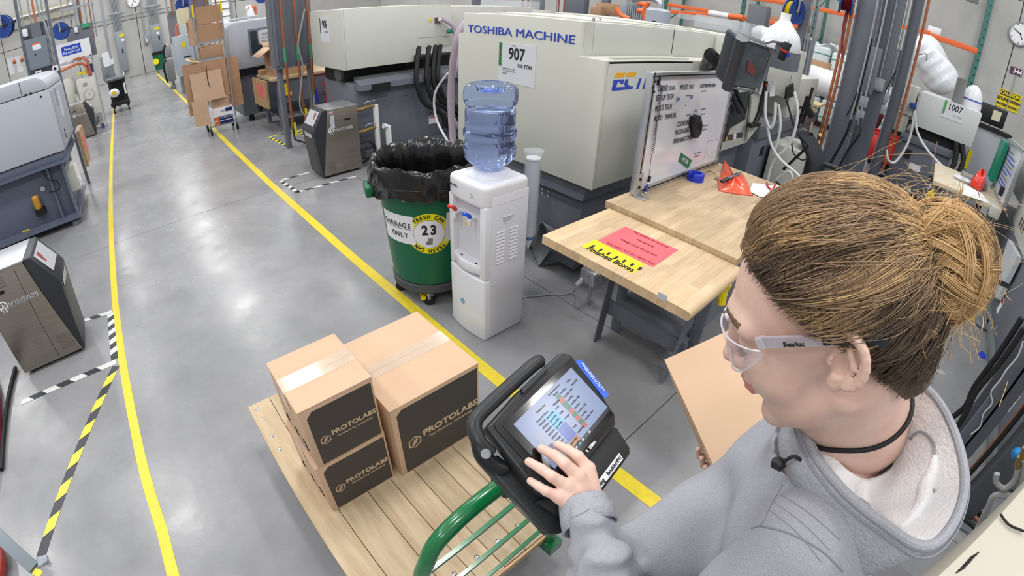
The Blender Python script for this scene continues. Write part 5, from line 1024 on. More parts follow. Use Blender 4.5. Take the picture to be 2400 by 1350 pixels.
gc.part('cabinet', MB().box(16.1, 16.4, a_.y, b_.y, b_.z, a_.z), eqgrey, bev=.01); gc.part('post', MB().box(16.2, 16.3, b_.y + .1, b_.y, 0, 5), galv); gc.part('label', MB().box(16.09, 16.1, a_.y - .25, a_.y - .4, a_.z - .12, a_.z - .28), paper); gc.part('black_tray', MB().box(15.9, 16.1, a_.y - .1, b_.y + .2, a_.z - .55, a_.z - .48), slate)
# far end of the right row
fb = T('trash_can', 'small looking green trash can far away below the right electrical panel', 'trash can', (25.6, -1.65, 0)); fb.part('bin', MB().lathe([(.001, .14), (.27, .14), (.33, .9), (.345, .95), (.33, .96), (.001, .9)], (25.6, -1.62, 0), 24), green); fb.part('bag', MB().lathe([(.35, .86), (.355, .97), (.3, .98)], (25.6, -1.62, 0), 24), bagm); fb.part('sticker', MB().cyl((25.32, -1.42, .55), (25.28, -1.41, .55), .14), MC['sticker_yellow'])
for y in (-1.45, -1.8): fb.part('caster', MB().cyl((25.5, y, .06), (25.5, y + .03, .06), .06, n=12), rubber)
dg_ = T('dryer_cabinet', 'light grey control cabinet with a yellow switch left of the cardboard trolley', 'control cabinet', (15.4, -2.05, 0)); a_, b_ = fx(407, 87, 15.2), fx(430, 160, 15.2)
dg_.part('cabinet', MB().box(15.2, 15.9, a_.y, -2.5, .5, a_.z), mat('pale_bluegrey', (168, 176, 188), .4), bev=.01); dg_.part('switch_plate', MB().box(15.19, 15.2, a_.y - .18, a_.y - .30, a_.z - .2, a_.z - .34), yellow); dg_.part('logo_mark', MB().box(15.19, 15.2, a_.y - .2, a_.y - .42, a_.z - .60, a_.z - .64), ink); dg_.part('stand', MB().box(15.25, 15.85, a_.y - .05, -2.45, 0, .5), slate)
dg_.part('orange_hose', MB().tube(curve([(15.3, a_.y - .1, a_.z), (15.3, a_.y - .12, a_.z + .25), (15.3, a_.y - .3, a_.z + .45)], 5), .035, 8), ohose)
for k, (u0, v0, u1, v1, nm) in enumerate(((388, 140, 414, 188, 'grey metal machine housing with a hose right of the far green bin'), (387, 105, 405, 138, 'tangle of grey pipes and valves above the far machine housing'))):
    a_, b_ = fx(u0, v0, 17 + k), fx(u1, v1, 17 + k); t = T('pump_unit', nm, 'pump', (17 + k, a_.y, 0))
    t.part('housing', MB().box(17 + k, 17.6 + k, a_.y, b_.y, max(.06, b_.z), a_.z), (mat('dull_grey', (128, 130, 130), .4), galv)[k], bev=.02)
    t.part('hose', MB().tube(curve([(16.95 + k, a_.y, a_.z), (16.9 + k, a_.y + .1, a_.z - .2), (16.95 + k, a_.y + .06, max(.05, b_.z))], 5), .035, 8), rubber); t.part('foot', MB().box(17.1 + k, 17.5 + k, a_.y - .05, b_.y + .05, 0, .07 if k == 0 else b_.z), slate)
t = T('service_column', 'dark cabinets and copper lines behind the top of the cardboard trolley', 'column', (12.2, -2, 0))
a_, b_ = fx(446, 0, 12), fx(492, 30, 12); t.part('cabinet', MB().box(12, 12.3, a_.y, b_.y, 1.7, 5), slate2); t.part('post', MB().box(12.1, 12.2, a_.y - .1, a_.y - .2, 0, 1.7), slate2)
for y in (a_.y - .1, a_.y - .32, a_.y - .55): t.part('copper_pipe', MB().cyl((11.95, y, 1.6), (11.95, y, 5), .02, n=8), copper)
t = T('service_column', 'narrow pipes and dark cabinet left of the trolley handle', 'column', (17, -2, 0)); a_, b_ = fx(392, 30, 17), fx(424, 100, 17)
t.part('cabinet', MB().box(17, 17.3, a_.y, b_.y, b_.z, a_.z), mat('mauve_grey', (116, 112, 120), .5)); t.part('post', MB().box(17.1, 17.2, b_.y + .1, b_.y, 0, 5.5), galv)
for k in range(5): t.part('pipe', MB().cyl((16.95, a_.y - k * .16, a_.z - .1), (16.95, a_.y - k * .16, 6), .025, n=8), (galv, copper)[k % 2])
# ================================================================== right hand background
# rack along the right wall
RK = -13.3
rack = T('pallet_rack', 'orange beamed storage rack with green uprights along the right wall', 'rack', (4, RK, 0))
def rackpost(u0, v0, u1, v1, y=RK):
    a, b_ = fy(u0, v0, y), fy(u1, v1, y); x = (a.x + b_.x) / 2; c = rack.part('upright', MB().box(x - .05, x + .05, y - .04, y + .04, 0, 5.2), teal)
    for k in range(26): rack.part('slot_hole', MB().box(x - .012, x + .012, y + .04, y + .043, .5 + k * .18, .55 + k * .18), dark, parent=c)
    rack.part('rear_upright', MB().box(x - .04, x + .04, YW + .1, YW + .17, 0, 5.2), teal)
    for k in range(4): rack.part('brace', MB().bar((x, y, .6 + k * 1.1), (x, YW + .14, 1.1 + k * 1.1), .03), teal)
    return x
xa = rackpost(2321, 17, 2263, 240); xb = rackpost(1925, 0, 1895, 90); xc = rackpost(1745, 0, 1742, 20); xd = rackpost(1560, 0, 1562, 18)
rack.part('post_guard', MB().box(xa - .06, xa + .06, RK + .04, RK + .06, 0, 1.55), yellow)
def beam(pa, pb, h=.11):
    a, b_ = fy(*pa, RK), fy(*pb, RK); rack.part('beam', MB().bar(a, b_, .05, h), orange, bev=.006)
beam((1812, 2), (1998, 38)); beam((1998, 38), (2180, 78)); beam((2178, 82), (2297, 123), .13); beam((1625, -18), (1812, 2)); beam((1535, 25), (1870, 62)) ; beam((1560, 10), (1800, 55))
for k, (u, v, w, h, nm) in enumerate(((1830, 52, .35, .12, 'flat brown cartons on the rack above the white hopper'), (1870, 62, .25, .10, 'brown carton on the rack beside the hose reel post'), (2055, 33, .22, .10, 'small carton and loose stock on the rack beam between two columns'), (2190, 72, .16, .08, 'white labelled block on the rack beam'))):
    p = fy(u, v, RK - .2); solo('stock_carton', nm, 'box', MB().box(p.x - w, p.x + w, RK - .1, RK - .6, p.z - h, p.z + h), (kraft2, kraft2, kraft, white)[k], p, bev=.01)
# foam bundles on pallets
foam = mat('foam_wrap', (214, 224, 226), .55, noise=.06, ns=2, bump=.4, bs=7, coat=.2); strapg = mat('strap_green', (60, 160, 120), .4)
def foam_block(lab, x0, x1, z0, z1, y=-12.5, n=3):
    t = T('foam_bundle', lab, 'foam bundle', ((x0 + x1) / 2, y - .4, z0), 'wrapped foam bundles by the rack'); t.part('wrap', MB().box(x0, x1, y, y - .75, z0, z1), foam, bev=.08, seg=3)
    for k in range(n): z = z0 + (z1 - z0) * (k + .5) / n; t.part('strap', MB().box(x0 - .006, x1 + .006, y + .006, y - .756, z, z + .02), strapg)
    return t
foam_block('tall wrapped foam bundle left of the copper pipe, with green straps', 2.62, 3.5, .72, 1.95); foam_block('wrapped foam bundle directly left of the front steel column', 1.72, 2.58, .72, 1.88)
foam_block('lower foam bundle under the tall one left of the copper pipe', 2.62, 3.5, .12, .71, n=2); foam_block('lower foam bundle behind the chair side of the column', 1.72, 2.58, .12, .71, n=2)
foam_block('foam bundle seen between the first and second steel columns', .90, 1.66, .72, 1.75); foam_block('low foam bundle seen between the first and second steel columns', .90, 1.66, .12, .71, n=2)
solo('loose_film', 'crumpled clear film lying on the tall foam bundles', 'film', MB().grid(lambda u, v: V(3.4 - 1.6 * u, -12.5 - .6 * v, 1.97 + .06 * math.sin(u * 40) * math.sin(v * 9) + .05 * math.sin(u * 17)), 40, 8), mat('film_clear', (230, 234, 238), .2, alpha=.6), (2.6, -12.7, 1.95), solid=.004)
def roll(lab, u, v, y, R, L):
    p = fy(u, v, y); t = T('foam_roll', lab, 'roll', (p.x, p.y, p.z - R)); rp_ = [(.05, -L / 2), (R * .97, -L / 2), (R, -L / 2 + .03), (R, L / 2 - .03), (R * .97, L / 2), (.05, L / 2), (.05, -L / 2)]
    t.part('roll_body', MB().lathe(rp_, p, 30, rot=Matrix.Rotation(PI / 2, 3, 'Y') @ Matrix.Rotation(.5, 3, 'X')), white); st_ = p.z
    for s in (-.3, .3): t.part('stand_leg', MB().bar((p.x + s * L, p.y + .1, 0), (p.x + s * L, p.y + .1, p.z), .03), alu); t.part('stand_foot', MB().bar((p.x + s * L, p.y - .25, .02), (p.x + s * L, p.y + .4, .02), .03), alu)
roll('white foam roll on a stand below the open carton by the foam bundles', 1895, 178, -11.6, .27, .55); roll('white foam roll on a stand beside the copper pipe column', 1935, 195, -11.3, .30, .75); roll('white foam roll seen between the two big columns', 2010, 225, -11.3, .25, .5)
t = T('open_carton', 'open brown carton standing among the foam rolls', 'box', fy(1915, 178, -12.0)); p = fy(1915, 178, -12.0); x_, z_ = p.x, p.z
t.part('body', MB().add([(x_ - .2, -11.9, z_), (x_ + .2, -11.9, z_), (x_ + .2, -12.3, z_), (x_ - .2, -12.3, z_), (x_ - .22, -11.9, z_ + .35), (x_ + .22, -11.9, z_ + .35), (x_ + .22, -12.3, z_ + .35), (x_ - .22, -12.3, z_ + .35)], [(0, 3, 2, 1), (0, 1, 5, 4), (1, 2, 6, 5), (2, 3, 7, 6), (3, 0, 4, 7)]), kraft2, solid=.01)
p = fz(1927, 288); solo('carton', 'brown carton standing on the floor behind the first steel column', 'box', MB().box(p.x - .22, p.x + .22, p.y, p.y - .4, 0, .85), kraft2, p, bev=.01)
solo('wire_ring', 'white wire basket top on the carton behind the first column', 'basket', MB().tube([(p.x + .2 * math.cos(a), p.y - .15 + .1 * math.sin(a), .86 + .06 * math.sin(a)) for a in np.linspace(0, 2 * PI, 20)[:-1]], .012, 6, closed=True), wplast, p + V(0, 0, .85))
# columns
def bigcol(label, x, y, w, H=5.2):
    t = T('steel_column', label, 'column', (x, y, 0)); t.part('column_body', MB().box(x - w / 2, x + w / 2, y, y - .3, 0, H), slate2, bev=.008); t.part('flange_edge', MB().box(x + w / 2 - .012, x + w / 2 + .012, y + .015, y - .3, 0, H), mat('column_edge', (120, 124, 134), .4)); t.part('base_plate', MB().box(x - w / 2 - .08, x + w / 2 + .08, y + .08, y - .38, 0, .025), slate2); return t
c1 = bigcol('first steel column, with copper pipes and a long grey enclosure, left of the plain column', 1.18, -7.5, .28)
for k, (dx, r) in enumerate(((.19, .022), (.25, .022))): c1.part('copper_pipe', MB().cyl((1.18 + dx, -7.42, .35), (1.18 + dx, -7.42, 5.2), r, n=10), copper)
for k in range(4): c1.part('pipe_valve', MB().cyl((1.40 + .03 * (k % 2), -7.40, .3 + k * .12), (1.40, -7.34, .33 + k * .12), .03, n=8), brass)
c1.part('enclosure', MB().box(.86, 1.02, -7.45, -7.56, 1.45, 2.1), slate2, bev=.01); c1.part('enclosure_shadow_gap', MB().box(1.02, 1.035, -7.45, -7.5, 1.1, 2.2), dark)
for x in (.93, 1.05): c1.part('conduit', MB().cyl((x, -7.42, 1.0), (x, -7.42, 5.2), .014, n=8), galv)
for z in (1.25, 1.05): c1.part('outlet_box', MB().box(.88, .99, -7.42, -7.5, z, z + .15), eqgrey, bev=.01)
c1.part('black_cables', MB().tube(curve([(.9, -7.40, 1.1), (.85, -7.3, .9), (.95, -7.3, .6), (1.0, -7.2, .2)], 6), .02, 6), rubber, kind='stuff')
c2 = bigcol('plain wide steel column with a grey switch box, in the middle of the three', .90, -8.0, .30)
p = fy(2058, 197, -7.97); c2.part('switch_box', MB().box(p.x - .09, p.x + .09, -7.90, -8.0, p.z - .10, p.z + .09), mat('box_pale', (160, 164, 168), .4), bev=.015); c2.part('switch_lid', MB().box(p.x - .065, p.x + .065, -7.893, -7.90, p.z - .07, p.z + .06), mat('box_pale2', (176, 178, 182), .4), bev=.004); c2.part('conduit', MB().cyl((p.x, -7.96, p.z + .09), (p.x, -7.96, 5.2), .014, n=8), galv)
c3 = bigcol('narrow dark steel column with conduits and an orange copper pipe at its right', .60, -8.6, .16)
for dx in (.13, .18): c3.part('conduit', MB().cyl((.60 + dx, -8.5, 1.3), (.60 + dx, -8.5, 5.2), .016, n=8), galv)
for z in (1.15, 1.35): c3.part('outlet_box', MB().box(.70, .82, -8.48, -8.56, z, z + .14), mat('box_pale2', (176, 178, 182), .4), bev=.01)
c3.part('grey_cabinet', MB().box(.70, .86, -8.7, -8.8, 1.6, 2.2), eqgrey, bev=.01)
a_ = fy(2172, 0, -8.3); c3.part('copper_pipe', MB().tube([(.44, -8.45, 5.2), (.44, -8.45, .6), (.46, -8.40, .3)], .024, 10), copper); c3.part('hook', MB().tube(curve([(.42, -8.4, 2.2), (.30, -8.4, 2.25), (.28, -8.4, 2.15)], 4), .012, 6), galv)
c4 = T('service_column', 'conduit post with a hose reel behind the white hopper bottle', 'column', (3.3, -10, 0))
pa_ = fy(1893, 0, -10); x4 = pa_.x
c4.part('post', MB().box(x4 - .06, x4 + .10, -10.0, -10.1, 0, 5), slate2); 
for dx in (-.10, -.17, -.24): c4.part('conduit', MB().cyl((x4 + dx, -10, 1.2), (x4 + dx, -10, 5), .02, n=8), galv)
c4.part('panel', MB().box(x4 - .28, x4 - .08, -10.02, -10.12, 1.2, 2.0), eqgrey, bev=.01)
reel('blue hose reel with yellow hose on the post behind the white hopper', fy(1860, 27, -9.8), .24, (-.9, .35, 0), yellow)
reel('dark red hose reel at the top of the first steel column', fy(1985, 5, -7.3), .17, (.9, .2, 0), mat('dark_red_hose', (110, 32, 46), .4))
solo('air_hose', 'dark red air hose with a brass nozzle hanging beside the first column', 'hose', MB().tube(curve([fy(1986, 20, -7.3), fy(1977, 60, -7.3), fy(1974, 105, -7.3), fy(1975, 135, -7.3)], 6), .016, 8), MC['dark_red_hose'], fy(1975, 135, -7.3))

# machine 907's operator side beyond the whiteboard
pa2 = m7.part('panel_arm', MB().prism(plx(1.52, [(1690, 136), (1726, 132), (1724, 192), (1690, 186)]), (.12, 0, 0)), black, bev=.008)
m7.part('panel_link', MB().tube(plx(1.54, [(1702, 188), (1733, 262)]), .022, 8), black); m7.part('panel_link', MB().tube(plx(1.60, [(1714, 188), (1745, 262)]), .022, 8), black); m7.part('panel_hinge', MB().prism(plx(1.58, [(1692, 330), (1700, 290), (1704, 250), (1730, 240), (1746, 262), (1740, 285), (1712, 300), (1700, 332)]), (.05, 0, 0)), mat('hinge_black', (40, 42, 46), .5), bev=.004)
mo = T('control_screen', 'operator screen with a dusty clear cover on a black arm above the workbench', 'screen', fd(1750, 150, 2.75))
A_, B_, C_, D_ = fd(1742, 90, 2.72), fd(1812, 115, 2.95), fd(1776, 215, 3.08), fd(1708, 205, 2.88); nn_ = (B_ - A_).cross(D_ - A_).normalized(); nn_ = nn_ if nn_.dot(CO - A_) < 0 else -nn_
mo.part('housing', MB().prism([A_ + (A_ - B_) * .12, B_, C_, D_ + (D_ - C_) * .12], nn_ * .12), mat('screen_housing', (58, 62, 72), .4), bev=.03, seg=4)
mo.part('side_rounding', MB().tube([A_ - nn_ * .01 + (A_ - B_) * .08, D_ - nn_ * .01 + (D_ - C_) * .08], .035, 14), MC['screen_housing'])
sf = mo.part('screen_glass', MB().prism([A_.lerp(C_, .08) + (B_ - A_) * .02, B_.lerp(D_, .07), C_.lerp(A_, .07), D_.lerp(B_, .08)], nn_ * -.004), mat('dusty_glass', (84, 92, 98), .16, coat=.6, noise=.35, ns=9))
mo.part('cover_rim', MB().tube([A_, B_, C_, D_], .008, 6, closed=True), mat('rim_grey', (120, 124, 130), .3))
mo.part('red_mark', MB().prism([A_.lerp(C_, f) + (B_ - A_) * g_ - nn_ * .006 for f, g_ in ((.40, -.10), (.42, .08), (.58, .10), (.66, -.05), (.60, -.22))], nn_ * -.001), mat('dust_red', (130, 70, 66), .4))
mo.part('support', MB().tube([D_.lerp(C_, .5) + nn_ * .1, fd(1690, 150, 2.9) + nn_ * .1, Vector((1.60, -3.42, 1.55))], .04, 10), black)
kb = T('control_keypad', 'tilted keypad panel and black handle rail right of the operator screen', 'keypad', (1.60, -4.0, 1.1))
kb.part('panel', MB().prism([fx(u, v, 1.58) for u, v in ((1802, 120), (1812, 118), (1796, 190), (1772, 178))], (.03, 0, 0)), mat('panel_blueglass', (150, 168, 196), .2), bev=.004)
kb.part('handle_rail', MB().tube([fx(1795, 190, 1.60), fx(1782, 260, 1.60), fx(1770, 290, 1.60)], .025, 8), black); kb.part('rail_foot', MB().bar(fx(1755, 294, 1.6), fx(1778, 291, 1.6), .05, .04), black); kb.part('orange_button', MB().sph(fx(1797, 199, 1.58), .018), orange)
kb.part('key_field', MB().prism([fx(u, v, 1.60) for u, v in ((1776, 188), (1790, 192), (1784, 222), (1771, 216))], (.005, 0, 0)), paper); kb.part('side_plate', MB().prism([fx(u, v, 1.625) for u, v in ((1763, 225), (1795, 200), (1775, 300), (1752, 330), (1757, 290))], (.02, 0, 0)), cream)
# jug shaped hopper and devices on top of the machine
jg = T('hopper_bottle', 'white jug shaped hopper standing above the operator screen', 'hopper', fx(1832, 100, 1.9)); jc = fy(1833, 88, -4.9); q = .0
jg.part('body', MB().lathe([(.001, 0), (.19, 0), (.20, .06), (.17, .16), (.07, .27), (.05, .30), (.05, .36), (.001, .36)], jc - V(0, 0, .12), 32), wplast, bev=0); jg.part('base', MB().box(jc.x - .18, jc.x + .18, jc.y - .15, jc.y + .15, jc.z - .3, jc.z - .12), slate)
cm_ = T('sensor_unit', 'black clamp camera with red and blue parts below the white hopper', 'sensor', fy(1838, 120, -4.5)); a_, b_ = fy(1848, 100, -4.5), fy(1830, 140, -4.5)
cm_.part('body', MB().bar(a_, b_, .07, .06), black, bev=.006); cm_.part('red_ring', MB().bar(a_.lerp(b_, .42), a_.lerp(b_, .52), .075, .065), red); cm_.part('blue_clip', MB().bar(a_.lerp(b_, .55) + V(-.04, 0, 0), a_.lerp(b_, .8) + V(-.04, 0, 0), .03, .03), blue); cm_.part('arm', MB().tube([a_, fy(1810, 95, -4.5), fy(1790, 100, -4.4)], .02, 8), alu); cm_.part('disc', MB().cyl(fy(1832, 112, -4.52), fy(1832, 112, -4.56), .06), slate)
# press 1 beyond (cream cover with blue lettering)
m5 = T('moulding_machine', 'cream moulding machine with faint blue lettering behind the operator screen', 'machine', (1.2, -6.5, 0)); X5 = 1.55
pts = plx(X5, [(1808, 105), (1893, 118), (1858, 222), (1795, 238)]); zt = max(p.z for p in pts); zb = min(p.z for p in pts); yl_, yr_ = pts[0].y, pts[1].y
m5.part('cover', MB().box(X5, 2.9, -5.65, yr_, zb, 1.80), cream2, bev=.01); m5.part('cover_seam', MB().box(X5 - .002, X5, yl_ - .9, yl_ - .91, zb, 1.75), dark)
m5.part('side_cover', MB().box(X5 + .1, 2.8, yr_ - .02, yr_ - 1.4, .95, 1.45), cream2, bev=.008)
m5.text('TOSHIBA MACHINE', (X5, yr_ + .75, 1.70), (0, -1, 0), (0, 0, 1), .055, mat('pale_blue_ink', (120, 132, 170), .5), sx=1.2); m5.part('bed', MB().box(X5 + .1, 2.8, -5.05, yr_ - 1.6, .10, .80), slate, bev=.01); m5.part('bed_top', MB().box(X5 + .05, 2.85, -5.05, yr_ - 1.6, .80, .95), mat('bed_mid', (98, 100, 106), .4), bev=.01)
for y in (-5.4, -6.1, -6.9): m5.part('recess', MB().box(X5 + .095, X5 + .1, y, y - .12, .55, .66), dark)
m5.part('socket', MB().prism([fx(u, v, X5 - .02) for u, v in ((1845, 205), (1860, 195), (1862, 225), (1842, 232))], (.02, 0, 0)), black); m5.part('notice', MB().prism([fx(u, v, X5 - .004) for u, v in ((1806, 190), (1818, 188), (1816, 225), (1804, 226))], (.003, 0, 0)), paper)
# loose tubing
tb = [[(1796, 215), (1794, 270), (1805, 300), (1815, 280), (1818, 240)], [(1798, 295), (1808, 340), (1830, 375), (1870, 410), (1888, 440)], [(1862, 215), (1870, 260), (1862, 310), (1845, 345), (1812, 380), (1800, 420), (1798, 440)], [(1820, 420), (1850, 402), (1858, 430), (1857, 450)], [(1825, 245), (1829, 290), (1823, 330), (1812, 360)]]
for k, P in enumerate(tb):
    pts = [fy(u, v, -4.3 - .1 * k) for u, v in P]; solo('pneumatic_tube', ('pale looped tube hanging below the keypad rail', 'pale tube running down to the floor from the keypad loop', 'long white tube curving from the black socket to the bench edge', 'short pale tube arch at the floor beside the chair', 'thin grey tube hanging between the two white ones')[k], 'tube', MB().tube(curve(pts, 8), .014, 8), hosel, pts[-1])
for k, P in enumerate(([(1895, 342), (1865, 370), (1836, 397)], [(1842, 230), (1852, 265), (1862, 300), (1880, 325), (1895, 340)], [(1855, 330), (1860, 360), (1880, 375), (1892, 370)], [(1985, 270), (2000, 240), (2008, 215)], [(1943, 388), (1965, 350), (1985, 310), (1995, 280)], [(1818, 425), (1840, 440), (1860, 432)], [(2060, 250), (2075, 215), (2100, 165)])):
    pts = [fy(u, v, (-4.9, -4.9, -5.0, -7.2, -7.2, -4.6, -8.2)[k]) for u, v in P]; solo('black_cable', ('thick black cable lying towards the bench end', 'black cable dropping from the socket of the far cream machine', 'thin black cable loop beside the chair back', 'black cable beside the switch boxes of the first column', 'black cable hanging between the first and second columns', 'black cable curl on the floor under the tubes', 'thin black cable along the narrow column')[k], 'cable', MB().tube(curve(pts, 6), (.016, .010, .008, .012, .022, .01, .01)[k], 6), rubber, pts[-1])
st_ = T('wheeled_stand', 'thin black wheeled stand beside the far cream machine', 'stand', fz(1865, 330))
for k, P in enumerate(([(1905, 205), (1880, 290)], [(1892, 225), (1868, 300)])): a_, b_ = fy(*P[0], -6.6), fy(*P[1], -6.6); st_.part('post', MB().cyl(a_, b_, .02, n=8), rubber)
for u, v in ((1882, 312), (1866, 322)): c = fy(u, v, -6.6); st_.part('wheel', MB().cyl(c, c + V(0, .04, 0), .07), galv)
st_.part('clamp', MB().bar(fy(1890, 250, -6.6), fy(1905, 275, -6.6), .1, .08), black); st_.part('shelf', MB().bar(fy(1872, 254, -6.6), fy(1900, 245, -6.6), .04, .03), black)
solo('cream_cabinet', 'low cream cabinet standing on the floor left of the office chair', 'cabinet', MB().box(1.15, 1.6, -5.6, -6.3, .0, .72), cream2, (1.5, -5.9, 0), bev=.01)
solo('small_table', 'small yellow-legged wooden table behind the far cream machine', 'table', MB().box(2.0, 2.7, -9.6, -10.2, .80, .84).box(2.05, 2.12, -9.65, -9.72, .0, .80).box(2.58, 2.65, -9.65, -9.72, 0, .8), mat('pale_wood', (206, 186, 140), .6), (2.3, -9.9, 0))
# office chair
ch = T('office_chair', 'black fabric office chair seen from its side in front of the first column', 'chair', (1.0, -5.9, 0))
fab = mat('chair_fabric', (30, 32, 38), .8, bump=.1, bs=80)
bk = [fd(1888, 312, 6.15), fd(1903, 345, 6.05), fd(1912, 380, 6.0), fd(1905, 410, 5.95), fd(1888, 440, 5.95)]
ch.part('backrest', MB().grid(lambda u, v: (lambda P, t_: P + (fd(1915, 380, 6.) - fd(1890, 380, 6.)) * 0 + Vector((-.16, .0, 0)) * 0 + Vector((math.cos(u * 2 * PI) * -.115 * t_, math.sin(u * 2 * PI) * .23 * t_, 0)))(curve(bk, 5)[int(round(v * 20))], .45 + .55 * math.sin(PI * min(1, v * .8 + .2))), 20, 20), fab, sub=1)
ch.part('seat', MB().box(.62, 1.12, -5.7, -6.15, .40, .50), fab, bev=.045, seg=4)
ch.part('armrest', MB().tube(curve([(.95, -5.68, .66), (.72, -5.66, .67), (.58, -5.66, .64)], 5), .028, 8), black); ch.part('armrest_post', MB().tube([(.80, -5.68, .65), (.82, -5.72, .45)], .02, 8), black); ch.part('gas_post', MB().cyl((.87, -5.92, .08), (.87, -5.92, .42), .03), chrome)
for k in range(5): a = k * 2 * PI / 5 + .3; e_ = V(.87 + .3 * math.cos(a), -5.92 + .3 * math.sin(a), .06); ch.part('base_leg', MB().bar((.87, -5.92, .11), e_ + V(0, 0, .02), .05, .04), black); ch.part('wheel', MB().cyl(e_ + V(0, -.02, -.03), e_ + V(0, .02, -.03), .03, n=12), rubber)
# machine 1007
Y10 = -8.7
m10 = T('moulding_machine', 'cream moulding machine with the 1007 sign on the right, over a slate base', 'machine', (-.2, -9.5, 0))
L_, R_ = fy(2160, 216, Y10), fy(2303, 265, Y10); zt, zb = (L_.z + R_.z) / 2, fy(2210, 320, Y10).z
m10.part('cover', MB().box(R_.x, L_.x, Y10, Y10 - 1.6, zb, zt), mat('pale_grey_paint', (200, 204, 204), .4), bev=.01); m10.part('cover_side', MB().box(L_.x - .005, L_.x + .02, Y10 - .01, Y10 - 1.5, zb + .02, zt - .02), cream2)
q_ = (lambda a, b_, c: (a, b_, c)); sx_, sz_ = fy(2235, 262, Y10).x, fy(2235, 262, Y10).z
s10 = m10.part('press_sign', MB().box(sx_ - .18, sx_ + .18, Y10 + .0, Y10 + .006, sz_ - .13, sz_ + .14), MC['sign_white']); m10.text('1007', (sx_ - .01, Y10 + .006, sz_ + .05), (-1, 0, 0), (0, 0, 1), .095, ink, parent=s10, bold=.002, sx=.9); m10.text('59 TON', (sx_ - .08, Y10 + .006, sz_ - .06), (-1, 0, 0), (0, 0, 1), .03, inkg, parent=s10); m10.part('sign_green_bar', MB().box(sx_ + .135, sx_ + .175, Y10 + .006, Y10 + .008, sz_ - .08, sz_ + .13), MC['sign_green'], parent=s10)
m10.part('slideway', MB().box(R_.x + .1, L_.x - .05, Y10 - .1, Y10 - 1.8, .98, zb), dark); m10.part('bed_step', MB().box(R_.x + .15, L_.x + .1, Y10 - .02, Y10 - 1.8, .85, .98), slate, bev=.01); m10.part('base', MB().box(R_.x + .25, L_.x + .15, Y10 - .08, Y10 - 1.8, .05, .86), slate, bev=.01)
m10.part('clamp_cover', MB().box(L_.x + .05, L_.x + .25, Y10 - .05, Y10 - .8, 1.25, 1.72), cream2, bev=.01); m10.part('lower_cover', MB().box(L_.x + .08, L_.x + .3, Y10 - .1, Y10 - .5, .95, 1.25), cream2, bev=.01); m10.part('monitor_edge', MB().box(L_.x + .3, L_.x + .36, Y10 - .1, Y10 - .5, 1.5, 2.0), MC['screen_housing'], bev=.02)
m10.part('blue_connector', MB().box(L_.x + .02, L_.x + .12, Y10 + .06, Y10 - .05, 1.38, 1.47), dblue, bev=.01); m10.part('glass_hopper', MB().cyl((R_.x + .42, Y10 - .5, zt), (R_.x + .42, Y10 - .5, zt + .40), .09, n=20), mat('hopper_smoke', (120, 120, 120), .2)); m10.part('hopper_dome', MB().sph((R_.x + .18, Y10 - .7, zt + .02), (.20, .20, .36), 20, 12), wplast); m10.part('dome_stripe', MB().lathe([(.202, .0), (.202, .02)], (R_.x + .18, Y10 - .7, zt + .12), 24), blueink)
m10.part('socket', MB().box(L_.x - .12, L_.x - .02, Y10 - .07, Y10 - .05, .60, .74), black); m10.part('label', MB().box(L_.x - .35, L_.x - .15, Y10 - .075, Y10 - .07, .45, .55), paper); m10.part('label', MB().box(R_.x + .30, R_.x + .42, Y10 - .075, Y10 - .07, .25, .36), MC['sheet_metal'] if 'sheet_metal' in MC else paper); m10.part('logo_plate', MB().box(L_.x - .28, L_.x - .14, Y10 - .075, Y10 - .07, .30, .38), inkg)
for x in (L_.x - .22, L_.x - .30): m10.part('dial', MB().cyl((x, Y10 - .07, .12), (x, Y10 - .06, .12), .025, n=12), white)
m10.part('black_conduit', MB().tube(curve([(R_.x + .25, Y10 - .0, zb), (R_.x + .18, Y10 + .05, .9), (R_.x + .2, Y10 + .1, .7), (R_.x + .45, Y10 + .15, .45)], 6), .045, 8), rubber); m10.part('black_conduit', MB().tube(curve([(R_.x + .15, Y10 - .0, zb), (R_.x + .05, Y10 + .05, .9), (R_.x + .06, Y10 + .1, .6)], 6), .045, 8), rubber)
m10.part('white_tube', MB().tube(curve([fy(2144, 258, Y10 + .3), fy(2150, 310, Y10 + .3), fy(2180, 360, Y10 + .4), fy(2230, 410, Y10 + .6)], 6), .02, 8), hosel); m10.part('white_tube', MB().tube(curve([fy(2143, 262, Y10 + .3), fy(2130, 330, Y10 + .3), fy(2100, 378, Y10 + .4), fy(2082, 375, Y10 + .5), fy(2078, 350, Y10 + .5)], 6), .02, 8), hosel)
for k, P in enumerate(([(2060, 410), (2090, 420), (2130, 440), (2170, 455)], [(2065, 425), (2100, 440), (2150, 460), (2180, 480)], [(2070, 400), (2110, 430), (2160, 438)])):
    pts = [fz(u, v, .02) for u, v in P]; solo('floor_cable', ('upper dark cable on the floor before machine 1007', 'lower dark cable on the floor before machine 1007', 'middle dark cable on the floor before machine 1007')[k], 'cable', MB().tube(curve(pts, 6), .025, 6), rubber, pts[0])
a_, b_ = fz(2110, 418, .04), fz(2172, 450, .04); solo('copper_pipe', 'copper pipe lying on the floor before machine 1007', 'pipe', MB().cyl(a_, b_, .03, n=10), copper, a_)
